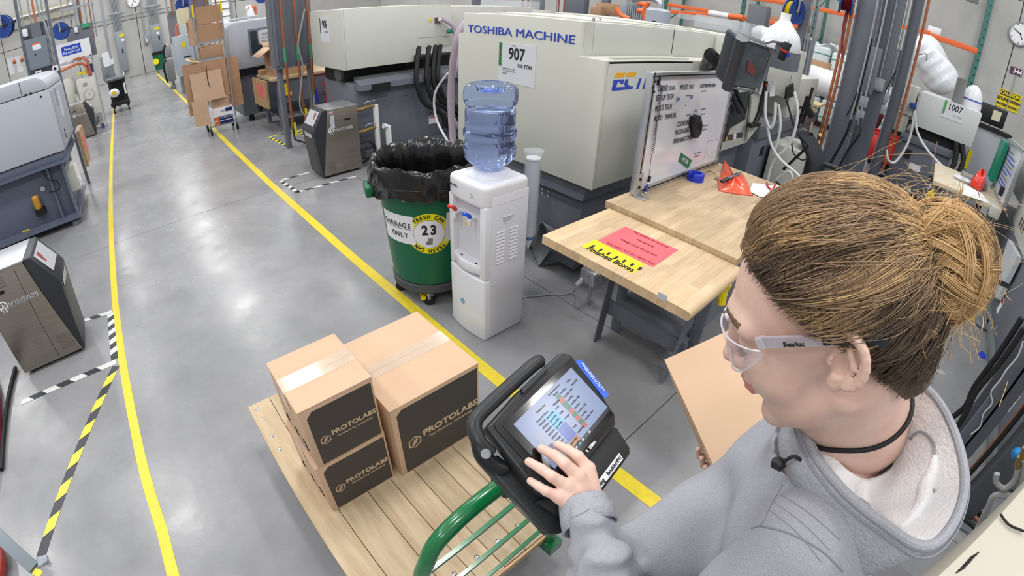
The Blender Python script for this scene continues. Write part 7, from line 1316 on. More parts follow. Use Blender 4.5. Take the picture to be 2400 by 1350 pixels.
# ---- skin
def f_head(P):
    d = s_ell(P, (.002, 0, .031), (.086, .073, .079))
    d = smin(d, s_ell(P, (.040, 0, -.010), (.060, .056, .080)), .03)
    d = smin(d, s_ell(P, (.040, 0, -.070), (.048, .047, .044)), .028)
    ay = P.copy(); ay[..., 1] = np.abs(ay[..., 1])
    d = smin(d, s_cap(ay, (-.0, .052, -.055), (.070, .012, -.100), .015, .014), .02)
    d = smin(d, s_cap(P, (.080, -.006, -.104), (.080, .006, -.104), .013, .013), .018)
    d = smin(d, s_ell(ay, (.062, .036, -.032), (.026, .022, .026)), .02)
    d = smin(d, s_cap(ay, (.094, .012, .026), (.078, .046, .022), .010, .009), .014)
    d = smax(d, -s_ell(ay, (.104, .032, .004), (.014, .017, .014)), .012)
    d = smin(d, s_ell(ay, (.080, .032, .003), (.0135, .014, .0125)), .005)
    d = smin(d, s_cap(P, (.098, 0, .016), (.114, 0, -.027), .0075, .0088), .009)
    d = smin(d, s_ell(P, (.116, 0, -.031), (.010, .0095, .0085)), .006)
    d = smin(d, s_ell(ay, (.105, .011, -.036), (.0095, .0065, .0065)), .005)
    d = smin(d, s_ell(P, (.092, 0, -.055), (.016, .022, .020)), .012)
    d = smin(d, s_cap(ay, (.107, .0, -.0600), (.096, .021, -.0640), .0052, .003), .004)
    d = smin(d, s_cap(ay, (.105, .0, -.0720), (.096, .019, -.0670), .0060, .003), .004)
    d = smax(d, -s_cap(ay, (.1125, .0, -.0660), (.098, .024, -.0655), .0018, .001), .003)
    d = smax(d, -s_ell(ay, (.112, .006, -.042), (.004, .003, .003)), .002)
    # ears
    e = ay - np.array([-.006, .073, .003]); ca, sa = math.cos(.32), math.sin(.32)
    ef = e[..., 0] * ca + e[..., 2] * sa; eu = -e[..., 0] * sa + e[..., 2] * ca; el = e[..., 1] + ef * .38
    E = np.stack([ef, el, eu], -1)
    an = np.linspace(-2.6, 1.75, 12); hel = [(-.0165 * math.cos(a * .98) * (1 if math.cos(a) > 0 else .85), .010, .0245 * math.sin(a) + .001) for a in an]
    hel = [(-.002 - .0165 * math.cos(a), .010 + .002 * math.cos(a), .002 + .0235 * math.sin(a)) for a in np.linspace(-1.2, 2.45, 12)]
    h = chain(E, hel, [.0042] * 12, .002)
    h = smin(h, s_ell(E, (.001, .006, -.0235), (.0075, .0048, .009)), .005)
    h = smin(h, s_ell(E, (-.004, .001, .0), (.0165, .0055, .0235)), .004)
    h = smin(h, chain(E, [(-.004, .009, .012), (-.0095, .0095, .0), (-.006, .009, -.013), (.003, .008, -.018)], [.003, .0032, .003, .003], .002), .0025)
    h = smin(h, s_ell(E, (.0085, .007, -.004), (.0045, .0045, .006)), .003)
    h = smax(h, -s_ell(E, (.0005, .0085, -.004), (.0075, .0062, .0095)), .002)
    d = smin(d, h, .004)
    return d
nkb = (NB - HO) @ HM
def f_neck(P):
    d = s_cap(P, (-.012, 0, -.055), nkb, .052, .060)
    d = smin(d, s_cap(P, (-.020, .036, -.045), nkb + np.array([.05, .012, .0]), .012, .010), .02)
    return smin(d, s_cap(P, (.040, 0, -.085), nkb + np.array([.02, 0, 0]), .030, .045), .03)
f_hn = lambda P: smin(f_head(P), f_neck(P), .016)
Vh, Qh = nets(f_hn, (-.13, -.10, -.235), (.135, .10, .135), .0021)
fc = Vh[Qh].mean(1); fm = np.zeros(len(Qh), int)
lipm = (fc[:, 0] > .092) & (np.abs(fc[:, 1]) < .024) & (fc[:, 2] < -.0545) & (fc[:, 2] > -.0785) & (fc[:, 0] > .1125 - .45 * np.abs(fc[:, 1]) - .0085); fm[lipm] = 1
ax_ = fc.copy(); ax_[:, 1] = np.abs(ax_[:, 1])
br = (ax_[:, 0] > .06) & (np.abs(ax_[:, 2] - (.0285 - .10 * np.maximum(0, ax_[:, 1] - .038))) < .0032) & (ax_[:, 1] > .014) & (ax_[:, 1] < .052); fm[br] = 2
Vw = Vh @ HM.T + HO - PO
skin = mat('skin', (226, 194, 178), .45, noise=.05, ns=22, sss=.12, bump=.05, bs=180, rgb2=(218, 178, 162)); lips = mat('lips', (198, 128, 124), .4, sss=.2); brow = mat('brow_hair', (112, 84, 66), .8, noise=.3, ns=200)
# ---- hands (one implicit surface each, joined to the body mesh)
def hand_left(P):
    t = lambda a, b_, c: np.array(tp(a, b_, c))
    fs = [([t(.031, -.078, .010), t(.029, -.094, .026), t(.028, -.113, .038), t(.026, -.140, .036)], [.0078, .0088, .0098, .0122]),
          ([t(.003, -.062, .009), t(.000, -.082, .030), t(-.002, -.103, .040), t(.001, -.136, .038)], [.0078, .0089, .0100, .0125]),
          ([t(-.032, -.062, .010), t(-.034, -.083, .028), t(-.034, -.102, .036), t(-.024, -.133, .034)], [.0075, .0085, .0094, .0118]),
          ([t(-.053, -.086, .008), t(-.055, -.100, .020), t(-.055, -.113, .028), t(-.045, -.135, .028)], [.0065, .0073, .0082, .0108])]
    d = None
    wr_ = t(-.013, -.196, .030)
    for p, r in fs:
        c = chain(P, p, r, .003); d = c if d is None else smin(d, c, .0022)
    pal = None
    for (p, r), wx in zip(fs, (.010, .003, -.008, -.017)):
        c = s_cap(P, p[3], t(-.013 + wx, -.186, .029), r[3] + .0015, .0170); pal = c if pal is None else smin(pal, c, .008)
    pal = smin(pal, chain(P, [t(.026, -.150, .022), t(-.005, -.170, .016), t(-.040, -.155, .018)], [.010, .014, .010], .01), .012)
    d = smin(d, pal, .004)
    th = chain(P, [t(.008, -.178, .018), t(.030, -.160, .004), t(.037, -.135, .002), t(.036, -.112, .004)], [.014, .0115, .0095, .0075], .006)
    d = smin(d, th, .005)
    return smin(d, chain(P, [wr_, (np.array(LW) * .6 + LE * .4)], [.0225, .028]), .012)
c0 = np.array(tp(-.01, -.13, .02)); Vl, Ql = nets(hand_left, c0 - .105, c0 + np.array([.105, .105, .105]), .0019)
# right hand gripping the carton's near side
BA = np.array(fd(1557, 843, 1.262)); e1 = np.array([.79, -.61, 0]); e1 /= np.linalg.norm(e1); BD = BA - e1 * .40; e2 = np.array([-.53, -.70, .48]); e2 /= np.linalg.norm(e2); e2 -= e1 * (e2 @ e1); e2 /= np.linalg.norm(e2); bn = np.cross(e2, e1); bn = bn if bn[2] > 0 else -bn
hpx = [(1625, 1047), (1634, 1080), (1646, 1104), (1652, 1122)]
def hr_pts():
    out = []
    for k, (u, v) in enumerate(hpx):
        D = np.array(ray(u + 8, v)); Pp = BA - e2 * .012; t = ((Pp - np.array(CO)) @ e2) / (D @ e2); out.append(np.array(CO) + D * t)
    return out
HR = []
for k in range(4): HR.append(BD + e1 * (.205 - .026 * k) - e2 * .006 - bn * (.150 + .004 * k))
def hand_right(P):
    d = None
    for k, c in enumerate(HR):
        a = c - bn * .066 + e2 * .060; b_ = c - bn * .064 + e2 * .024
        ch_ = chain(P, [a, b_, c - bn * .035 - e2 * .006, c - e2 * .004], [.0105, .0095, .0085, .0072], .003); d = ch_ if d is None else smin(d, ch_, .0025)
    pc = BD + e1 * .15 - bn * .225 + e2 * .10
    for k, c in enumerate(HR): d = smin(d, s_cap(P, c - bn * .066 + e2 * .060, pc - e1 * .008 * k, .011, .018), .01)
    d = smin(d, chain(P, [pc, BD + e1 * .22 - bn * .222 + e2 * .085, BD + e1 * .235 - bn * .220 + e2 * .04], [.015, .011, .0085], .006), .006)
    return smin(d, chain(P, [pc, RWr], [.026, .030]), .01)
mn = np.min([h for h in HR] + [RWr], 0) - .05; mx_ = np.max([h for h in HR] + [RWr], 0) + .05; mn[2] -= .13
Vr, Qr = nets(hand_right, mn, mx_, .003)
# ---- hidden body core, continuous under the clothes down to the feet
FL = [np.array([-.16, -.36, .0]), np.array([-.15, -.55, .0])]
def torso(P, g):
    ax = (RS - LS) / np.linalg.norm(RS - LS)
    d = chain(P, [LS + ax * .03, RS - ax * .03], [.055 + g, .055 + g])
    d = smin(d, s_cap(P, NB - [0, 0, .02], NB - [.01, 0, .09], .05 + g, .08 + g), .03)
    M_ = np.stack([np.cross(ax, [0, 0, 1.]), ax, [0, 0, 1.]], 1)
    d = smin(d, s_ell(P, (-.085, -.515, 1.32), (.105 + g, .155 + g, .17 + g), M_), .05)
    d = smin(d, s_ell(P, (-.12, -.48, 1.12), (.10 + g, .140 + g, .18 + g), M_), .06)
    return smin(d, s_ell(P, PV + [0, 0, .0], (.105 + g, .155 + g, .13 + g), M_), .06)
def core(P):
    d = torso(P, -.022)
    d = smin(d, chain(P, [LS, LE, LW, np.array(tp(-.013, -.196, .030))], [.036, .030, .024, .022]), .02); d = smin(d, chain(P, [RS, RE, RWr], [.036, .032, .024]), .02)
    d = smin(d, s_cap(P, NB + [0, 0, .01], NB - [0, 0, .08], .045, .06), .03)
    for f_, s in zip(FL, (1, -1)): d = smin(d, chain(P, [PV + [0, .075 * s, -.05], f_ + [0.01, 0, .50], f_ + [0, 0, .09]], [.078, .052, .038]), .03); d = smin(d, s_cap(P, f_ + [-.02, 0, .05], f_ + [.12, .02, .03], .035, .026), .02)
    return d
Vc, Qc = nets(core, (-.35, -.95, -.01), (.26, -.15, 1.56), .012)
n1 = len(Vw); n2 = n1 + len(Vl); n3 = n2 + len(Vr)
Vb = np.concatenate([Vw, Vl - PO, Vr - PO, Vc - PO]); Qb = np.concatenate([Qh, Ql + n1, Qr + n2, Qc + n3]); fmb = np.concatenate([fm, np.zeros(len(Ql) + len(Qr) + len(Qc), int)])
body = mesh_of('body', Vb, Qb, [skin, lips, brow], fmb, per.o)
# nails and lashes
nailm = mat('fingernail', (226, 178, 168), .25)
def nail(a, b_, w, h_, c=.016, dirv=(0, 1)):
    p = tp(a, b_, c); x = TX * dirv[1] - TY * dirv[0] * 1; y = (TX * dirv[0] + TY * dirv[1]); nn = (TN * .62 + y * .78).normalized(); yy = (y - nn * y.dot(nn)).normalized(); xx = yy.cross(nn)
    per.part('fingernail', MB().grid(lambda u, v: p + xx * ((u - .5) * w) + yy * ((v - .5) * h_) - nn * (.9 * ((u - .5) ** 2) * w) , 6, 4), nailm, parent=body, solid=.0006, sm=60)
nail(-.032, -.0600, .0095, .010, .0135, (.05, 1)); nail(.0030, -.0600, .010, .010, .0125, (.08, 1)); nail(.031, -.0755, .0095, .010, .0135, (.08, 1)); nail(-.053, -.0845, .008, .009, .0115, (.03, 1))
for s in (1, -1):
    for k in range(14): a = k / 13; p = np.array([.0925 - .010 * a * a, s * (.022 + .022 * a), -.0045 - .003 * math.sin(a * PI)]); per.part('eyelash', MB().tube([hw(p), hw(p + [.005, s * .001, -.0030]), hw(p + [.009, s * .002, -.0025])], [.00035, .0003, .0001], 4), brow, parent=body, kind='stuff')
# ---- sweatshirt
rngv = np.random.default_rng(3)
def f_sweat(P):
    d = torso(P, .004)
    d = smin(d, chain(P, [LS + [.01, 0, .0], (LS + LE) / 2 + [.0, .012, 0], LE + [-.01, .0, -.01]], [.066, .060, .058], .02), .035)
    fa = chain(P, [LE, LE * .45 + LW * .55, LW * 1.0, LW + (LW - LE) * .10], [.058, .050, .040, .0335], .02); d = smin(d, fa, .02)
    d = smin(d, chain(P, [RS, RE, RWr], [.066, .062, .046], .02), .035)
    d = smin(d, chain(P, [NB - [.03, 0, .02], NB - [-.02, 0, .05]], [.055, .07]), .03)
    # rolls of cloth: diagonal folds on the sleeve, drape across the front
    t = ((P - LE) @ (LW - LE)) / ((LW - LE) @ (LW - LE)); w = np.exp(-((t - .62) / .42) ** 2)
    q = P[..., 0] * 52 + P[..., 1] * 38 + P[..., 2] * 60
    d = d - .0058 * w * np.sin(t * 26 + 1.6 * np.sin(P[..., 2] * 70)) * np.exp(-(fa / .02) ** 2)
    fr = np.clip((P[..., 0] + .06) / .1, 0, 1) * np.clip((1.42 - P[..., 2]) / .1, 0, 1)
    d = d - .009 * fr * np.sin(P[..., 2] * 46 + P[..., 1] * 22 + 1.3 * np.sin(P[..., 1] * 31)) 
    d = d - .0025 * np.sin(P[..., 0] * 60 + 2 * np.sin(P[..., 1] * 33)) * np.sin(P[..., 2] * 42 + P[..., 1] * 20)
    # open the cuffs and neck
    hd = LW - (LW - LE) * .03; nrm = (LW - LE) / np.linalg.norm(LW - LE); d = smax(d, (P - hd) @ nrm, .004)
    d = smax(d, -s_cap(P, NB - [0, 0, .02], NB + [.05, .05, .16], .100, .110), .006)
    return smax(d, -(P[..., 2] - .93), .01)
Vs, Qs = nets(f_sweat, (-.38, -.92, .90), (.30, -.13, 1.56), .0062)
sw = mat('sweatshirt_grey', (168, 169, 176), .9, noise=.10, ns=700, bump=.25, bs=600, rgb2=(140, 142, 150)); nt = sw.node_tree
ribm = mat('sweatshirt_rib', (160, 162, 170), .9, noise=.08, ns=80, bump=.35, bs=260)
lining = mat('white_fleece', (232, 232, 234), .95, noise=.03, ns=20, bump=.4, bs=220)
shirt = mesh_of('sweatshirt', Vs - PO, Qs, [sw], None, per.o)
# cuff rib
cd_ = (LW - LE) / np.linalg.norm(LW - LE); cc_ = LW - (LW - LE) * .12
per.part('cuff', MB().tube([Vector(cc_ - cd_ * .012), Vector(cc_ + cd_ * .012), Vector(cc_ + cd_ * .034), Vector(cc_ + cd_ * .036)], [.0445, .0425, .0390, .034], 32, caps=False), ribm, parent=shirt, solid=.004)
# seams that show on shoulder and sleeve
def proj_to(fn, p, it=12):
    p = np.array(p, float)
    for _ in range(it):
        e = .002; d = float(fn(p[None])[0]); g = np.array([(fn((p + np.eye(3)[i] * e)[None])[0] - d) / e for i in range(3)]); p = p - d * g / (g @ g + 1e-9)
    return p
from mathutils.bvhtree import BVHTree
_sv = BVHTree.FromPolygons(Vs.tolist(), Qs.tolist())
def seam(px, w=.0009):
    pts = []
    for p in curve([Vector((u, v, 0)) for u, v in px], 8):
        h = _sv.ray_cast(CO, ray(p.x, p.y), 2.)
        if h[0] is not None and (not pts or (h[0] - pts[-1]).length < .05): pts.append(h[0] - ray(p.x, p.y) * .0003)
    if len(pts) > 3: per.part('seam', MB().tube(pts, w, 5), mat('seam_grey', (132, 134, 142), .9), parent=shirt)
seam([(1834, 1138), (1802, 1194), (1779, 1232), (1700, 1252), (1674, 1277)], .0012); seam([(1779, 1232), (1850, 1250), (1925, 1290), (1975, 1340)], .0012)
seam([(1830, 1159), (1900, 1205), (1969, 1266)], .0006); seam([(1815, 1178), (1880, 1225), (1945, 1290)], .0005); seam([(1802, 1194), (1870, 1250), (1925, 1317)], .0006)
seam([(1318, 1222), (1370, 1200), (1412, 1166)], .0008)
# ---- hood: rim loop, white lining bowl and the grey outside
rim_px = [(1893, 1000, .590), (1925, 1072, .560), (1990, 1150, .535), (2070, 1215, .515), (2160, 1268, .500), (2222, 1222, .518), (2250, 1130, .548), (2232, 1030, .580), (2185, 935, .615), (2118, 886, .650), (2040, 870, .690), (1960, 905, .685), (1905, 950, .640)]
rim = [np.array(fd(*p)) for p in rim_px]
def cloop(L, n=6):
    m = len(L); out = []
    for i in range(m):
        a, b_, c, d = (np.array(L[(i + j) % m]) for j in (-1, 0, 1, 2))
        for k in range(n): t = k / n; out.append(.5 * ((2 * b_) + (c - a) * t + (2 * a - 5 * b_ + 4 * c - d) * t * t + (3 * b_ - a - 3 * c + d) * t ** 3))
    return out
rc = cloop(rim); m_ = len(rc); upn = np.array([-.25, .25, .93]); upn /= np.linalg.norm(upn)
cen = np.mean(rc, 0)
def ringof(fn): return [fn(i, p) for i, p in enumerate(rc)]
fr_ = lambda i: i / m_
def wave(i, a, k, ph=0): return a * math.sin(2 * PI * fr_(i) * k + ph)
NBc = NB + np.array([.0, .0, .012])
def neckp(p, r=.063, dz=0.):
    q = p - NBc; q[2] = 0; q /= np.linalg.norm(q) + 1e-9; return NBc + q * r + np.array([0, 0, dz - .012])
back = lambda i: max(0., math.sin(PI * min(1, max(0, (fr_(i) - .04) / .72)))) ** 1.0
outd = lambda p: (lambda q: q / (np.linalg.norm(q) + 1e-9))((p - cen) * np.array([1, 1, .15]))
inner = [ringof(lambda i, p: p + outd(p) * .002 + upn * .003), ringof(lambda i, p: p * .86 + neckp(p) * .14 - upn * (.012 + .018 * back(i))), ringof(lambda i, p: p * .60 + neckp(p) * .40 - upn * (.014 + .046 * back(i) + wave(i, .005, 4))), ringof(lambda i, p: p * .30 + neckp(p) * .70 - upn * (.006 + .036 * back(i) + wave(i, .005, 5, 1))), ringof(lambda i, p: p * .08 + neckp(p, .066) * .92 - upn * (.0 + .012 * back(i))), ringof(lambda i, p: neckp(p, .058, -.03))]
outer = [ringof(lambda i, p: p + upn * .003), ringof(lambda i, p: p + outd(p) * .010 - upn * .001), ringof(lambda i, p: p + outd(p) * .016 - upn * .014), ringof(lambda i, p: p + outd(p) * (.020 + wave(i, .004, 5)) - upn * (.030 + .020 * back(i))), ringof(lambda i, p: p + outd(p) * (.012 + .012 * back(i) + wave(i, .005, 7)) - upn * (.05 + .05 * back(i))), ringof(lambda i, p: p - outd(p) * (.015 - .02 * back(i)) - upn * (.065 + .08 * back(i))), ringof(lambda i, p: p - outd(p) * .05 - upn * (.08 + .10 * back(i)))]
def loft(rings, nm, m, parent, sub=1):
    vs = [Vector(p) for r in rings for p in r]; fs = [(j * m_ + i, j * m_ + (i + 1) % m_, (j + 1) * m_ + (i + 1) % m_, (j + 1) * m_ + i) for j in range(len(rings) - 1) for i in range(m_)]
    mb = MB().add(vs, fs); return per.part(nm, mb, m, parent=parent, sm=180, sub=sub, nrm=True)
hood = loft(outer, 'hood', ribm, shirt, 2); lin_ = loft(inner, 'hood_lining', lining, hood, 2)
per.part('hood_hem', MB().tube([Vector(p + outd(p) * .006) for p in rc], .0052, 10, closed=True), sw, parent=hood)
per.part('hem_stitch', MB().tube([Vector(p + outd(p) * .0165 - upn * .004) for p in rc], .0012, 5, closed=True), mat('seam_grey', (132, 134, 142), .9), parent=hood)
# fleece fold and overlock stitching on the lining
from mathutils.bvhtree import BVHTree
_lv = [Vector(p) for r in inner for p in r]; _lf = [(j * m_ + i, j * m_ + (i + 1) % m_, (j + 1) * m_ + (i + 1) % m_, (j + 1) * m_ + i) for j in range(len(inner) - 1) for i in range(m_)]
_bv = BVHTree.FromPolygons(_lv, _lf)
def on_lining(u, v, h=.001):
    d = ray(u, v); hit = _bv.ray_cast(CO, d, 2.); return (hit[0] - d * h) if hit[0] is not None else fd(u, v, .57)
for px, rr in (([(2192, 1068), (2186, 1105), (2172, 1140), (2166, 1180), (2140, 1215), (2112, 1236)], .008),):
    fo = curve([on_lining(u, v, .0) for u, v in px], 6); nf = len(fo); per.part('lining_fold', MB().tube(fo, [.002 + rr * math.sin(PI * (k + 1) / (nf + 1)) for k in range(nf)], 14), lining, parent=hood)
for px in ([(2131, 1030), (2150, 1012), (2172, 1020), (2188, 1045), (2188, 1085)], [(2150, 1150), (2170, 1143), (2192, 1152)]):
    c = curve([on_lining(u, v, .002) for u, v in px], 12); zz_ = []
    for i in range(len(c) - 1): t_ = (c[i + 1] - c[i]).normalized(); s_ = t_.cross((CO - c[i]).normalized()); zz_ += [c[i] + s_ * .003, c[i].lerp(c[i + 1], .5) - s_ * .003]
    per.part('overlock_stitch', MB().tube(zz_, .0005, 4), mat('stitch_grey', (176, 176, 182), .9), parent=hood)
# cords
gp = fd(1828, 1088, .572); gq = fd(1862, 1070, .565)
per.part('cord_lock', MB().tube([gp + V(.008, 0, -.004), gp, gp + (gq - gp) * .25], [.006, .0085, .006], 12), black, parent=shirt); per.part('drawcord', MB().tube(curve([gp, gp.lerp(gq, .5) + V(0, 0, .003), gq, fd(1880, 1080, .566)], 5), .0022, 6), rubber, parent=shirt)
ck = [fd(*p) for p in ((1897, 1012, .592), (1930, 1026, .580), (1990, 1018, .570), (2045, 995, .572), (2080, 960, .585), (2092, 925, .600), (2092, 895, .615))]
ck = [Vector(HM @ proj_to(lambda P: f_hn(P) - .0022, HM.T @ (np.array(p) - HO)) + HO) for p in curve(ck, 4)]
per.part('neck_cord', MB().tube(curve(ck, 2), .0030, 8), rubber, label='black cord worn around the neck')
# jeans and shoes
def f_jeans(P):
    d = smin(torso(P, -.006), 1e3 + P[..., 0] * 0, .01) if False else s_ell(P, PV, (.112, .162, .13))
    for f_, s in zip(FL, (1, -1)): d = smin(d, chain(P, [PV + [0, .075 * s, -.05], f_ + [.01, 0, .50], f_ + [0, 0, .08]], [.092, .068, .058]), .03)
    return smax(d, P[..., 2] - 1.0, .01)
Vj, Qj = nets(f_jeans, (-.30, -.68, .05), (.02, -.22, 1.02), .012); mesh_of('jeans', Vj - PO, Qj, [mat('dark_jeans', (46, 52, 70), .8)], None, per.o)
for f_, s in zip(FL, (1, -1)):
    fn = lambda P: smax(smin(s_cap(P, f_ + [-.03, 0, .055], f_ + [.13, .02, .035], .046, .038), s_cap(P, f_ + [-.02, 0, .05], f_ + [0, 0, .11], .045, .045), .02), -P[..., 2] + .002, .004)
    Vk, Qk = nets(fn, f_ + [-.12, -.08, -.01], f_ + [.2, .1, .18], .007); mesh_of('shoe', Vk - PO, Qk, [black], None, per.o)
# ---- hair: scalp cap and strands pulled back into a bun
TIE = np.array([-.070, .004, .050]); CB = np.array([-.100, .006, .040])
hline = [(-180, -.075), (-150, -.03)]
def hair_ok(p):
    """where hair grows: above a line that runs forehead, temple, over the ear, nape"""
    f, l, u = p[..., 0], np.abs(p[..., 1]), p[..., 2]
    lim = np.interp(f, [-.09, -.055, -.03, .004, .02, .035, .05, .062, .075, .085], [-.075, -.070, -.030, .026, .030, .045, .062, .073, .085, .095]); return u - lim
def f_cap(P):
    d = f_head(P) if False else s_ell(P, (.002, 0, .031), (.086, .073, .079)); d = smin(d, s_cap(P, (-.030, 0, -.02), (-.035, 0, -.065), .052, .045), .02)
    d = d - .006 - .0015 * np.sin(P[..., 1] * 90 + P[..., 2] * 60) * np.sin(P[..., 0] * 30)
    return smax(d, -hair_ok(P) * .7 - .0, .006)
Vp, Qp = nets(f_cap, (-.11, -.09, -.115), (.10, .09, .145), .003)
hdark = mat('hair_dark', (92, 76, 62), .5, noise=.25, ns=60); hmid = mat('hair_mid', (156, 128, 98), .42, noise=.2, ns=40); hbl = mat('hair_blonde', (208, 174, 124), .38, noise=.15, ns=40); hgo = mat('hair_gold', (186, 150, 102), .4)
cap = mesh_of('hair_cap', Vp @ HM.T + HO - PO, Qp, [hdark], None, per.o)
def hair_obj(nm, strands, rad, m, parent):
    """strands of hair as one object"""
    hc = bpy.data.hair_curves.new(nm); n = len(strands[0]); hc.add_curves([n] * len(strands)); A = np.array(strands, np.float32).reshape(-1, 3)
    hc.attributes['position'].data.foreach_set('vector', A.ravel())
    r = hc.attributes.get('radius') or hc.attributes.new('radius', 'FLOAT', 'POINT'); R_ = np.tile(rad * np.concatenate([np.linspace(.7, 1, 3), np.ones(n - 5), [.8, .5]]), len(strands)).astype(np.float32); r.data.foreach_set('value', R_)
    hc.materials.append(m); o = bpy.data.objects.new(nm, hc); COL.objects.link(o); o.parent = parent; o['kind'] = 'stuff'; return o
cc0 = np.array([.002, 0, .031]); rr0 = np.array([.086, .073, .079])
g = np.random.default_rng(11); groups = {0: [], 1: [], 2: []}
def surf(p, h):
    """put a point at height h over the cap"""
    for _ in range(4):
        e = .002; fn = lambda q: smin(s_ell(q, cc0, rr0), s_cap(q, (-.030, 0, -.02), (-.035, 0, -.065), .052, .045), .02)
        d = fn(p); gr = np.stack([(fn(p + np.eye(3)[i] * e) - d) / e for i in range(3)], -1); p = p - ((d - h)[..., None]) * gr / (np.sum(gr * gr, -1, keepdims=True) + 1e-9)
    return p
N = 30000; dirs = g.normal(size=(N, 3)); dirs /= np.linalg.norm(dirs, axis=1)[:, None]; root = cc0 + dirs * rr0; low = g.random(N) < .18; root[low, 2] -= g.random(low.sum()) * .06
root = surf(root, np.full(N, .004)); ok = (hair_ok(root) > -.003) & (np.linalg.norm(root - TIE, axis=1) > .012); root = root[ok]; N = len(root); NP = 16
h0 = .007 + .006 * g.random(N) ** 2; tgt = TIE + g.normal(size=(N, 3)) * .006; ts = np.linspace(0, 1, NP)
clump = np.sin(root[:, 2] * 160 + root[:, 0] * 40) ; sag = (g.random(N) - .5) * .012 + .004 * clump
P_ = np.empty((N, NP, 3))
for j, t in enumerate(ts):
    p = root * (1 - t) + tgt * t; p = p + np.array([0, 0, 1.]) * (sag * math.sin(PI * t))[:, None]; h = h0 * (.4 + .9 * math.sin(PI * min(1, t * 1.2) * .8)) + .003 * np.sin(t * 9 + root[:, 2] * 200) * (t > .1)
    P_[:, j] = surf(p, np.maximum(h, .003) + .004) if j < NP - 1 else tgt
blon = .60 + 7 * (P_[:, 0, 2] - .075) + .30 * np.sin(root[:, 2] * 150 + root[:, 0] * 50 + 2 * np.sin(root[:, 2] * 61)) + .13 * g.normal(size=N) - .9 * np.clip((root[:, 0] - .03) / .06, 0, 1) * .8
for i in range(N): groups[2 if blon[i] > .75 else 1 if blon[i] > .25 else 0].append(P_[i])
W_ = lambda A: [np.asarray(a) @ HM.T + HO - PO for a in A]
hair_obj('dark_hair_strands', W_(groups[0]), .00030, hdark, cap); hair_obj('brown_hair_strands', W_(groups[1]), .00030, hmid, cap); hair_obj('blonde_hair_strands', W_(groups[2]), .00030, hbl, cap)
# bun: wound locks
bunr = np.array([.040, .040, .044])
mb = MB().sph((0, 0, 0), tuple(bunr * .82), 24, 16); Vq = np.array([list(v) for v in mb.v]) + CB
bun = mesh_of('bun', Vq @ HM.T + HO - PO, np.array([f + (f[0],) if len(f) == 3 else f for f in mb.f]), [hgo], None, per.o); BG = {0: [], 1: [], 2: []}
for i in range(240):
    ax0 = g.normal(size=3) * np.array([.5, 1.2, .6]) + np.array([.5, 0, 0]); ax0 /= np.linalg.norm(ax0); a = np.cross(ax0, [0, .3, 1.]); a /= np.linalg.norm(a); b_ = np.cross(ax0, a); r0 = g.uniform(.80, 1.14); ph = g.uniform(0, 2 * PI); L_ = g.uniform(1.6, 4.2); off_ = g.normal() * .18
    sh_ = 0 if g.random() < .12 else (1 if g.random() < .35 else 2)
    for k in range(34):
        t = np.linspace(0, 1, 16); an = ph + t * L_ + g.normal() * .03; rr = r0 + g.normal() * .035 + .05 * np.sin(t * 5 + i); o2 = off_ + g.normal() * .05
        p = (np.cos(an)[:, None] * a + np.sin(an)[:, None] * b_ + ax0 * o2) * rr[:, None] * bunr + CB; BG[sh_].append(p)
for i in range(1500):   # locks gathered from the tie into the bun
    s = TIE + g.normal(size=3) * .009; d_ = g.normal(size=3) * np.array([.4, 1, 1]); d_ /= np.linalg.norm(d_); e = CB + d_ * bunr * g.uniform(.85, 1.1); mdl = (s + e) / 2 + d_ * .012; t = np.linspace(0, 1, 16)[:, None]; BG[g.integers(1, 3)].append((1 - t) ** 2 * s + 2 * t * (1 - t) * mdl + t ** 2 * e)
for i in range(260):   # loose tail and spiky ends
    s = CB + g.normal(size=3) * np.array([.02, .02, .015]) + (np.array([.0, .0, .026]) if i % 2 else np.array([.008, .012, -.032])); dv = (np.array([.25, .3, 1.]) if i % 2 else np.array([-.15, .25, -1.])) + g.normal(size=3) * .45; L_ = g.uniform(.006, .016) if i % 2 else g.uniform(.008, .022); t = np.linspace(0, 1, 16)[:, None]; BG[2 if i % 3 else 1].append(s + dv * L_ * t + g.normal(size=3) * .004 * t ** 2)
for nm, k, m in (('dark_bun_locks', 0, hdark), ('brown_bun_locks', 1, hgo), ('blonde_bun_locks', 2, hbl)): hair_obj(nm, W_(BG[k]), .00032, m, bun)
FA = []
for i in range(260):
    j = g.integers(0, N); t = np.linspace(0, 1, 16)[:, None]; s = P_[j, g.integers(0, 12)]; dv = P_[j, 14] - P_[j, 3] + g.normal(size=3) * .03; up_ = (s - cc0); up_ /= np.linalg.norm(up_); FA.append(s + dv * t * g.uniform(.2, .8) + up_ * (.004 + .016 * g.random()) * np.sin(t * 2.4) + g.normal(size=3) * .008 * t ** 2)
for i in range(70):
    d_ = g.normal(size=3); d_ /= np.linalg.norm(d_); s = CB + d_ * bunr; t = np.linspace(0, 1, 16)[:, None]; FA.append(s + d_ * .022 * t * g.random() + np.cross(d_, g.normal(size=3)) * .03 * t ** 2)
hair_obj('loose_hair', W_(FA), .00013, hbl, cap)
per.part('hair_band', MB().tube([hw(TIE + np.array([-.004, .014 * math.cos(a), .014 * math.sin(a)])) for a in np.linspace(0, 2 * PI, 20)[:-1]], .004, 8, closed=True), black, parent=cap)
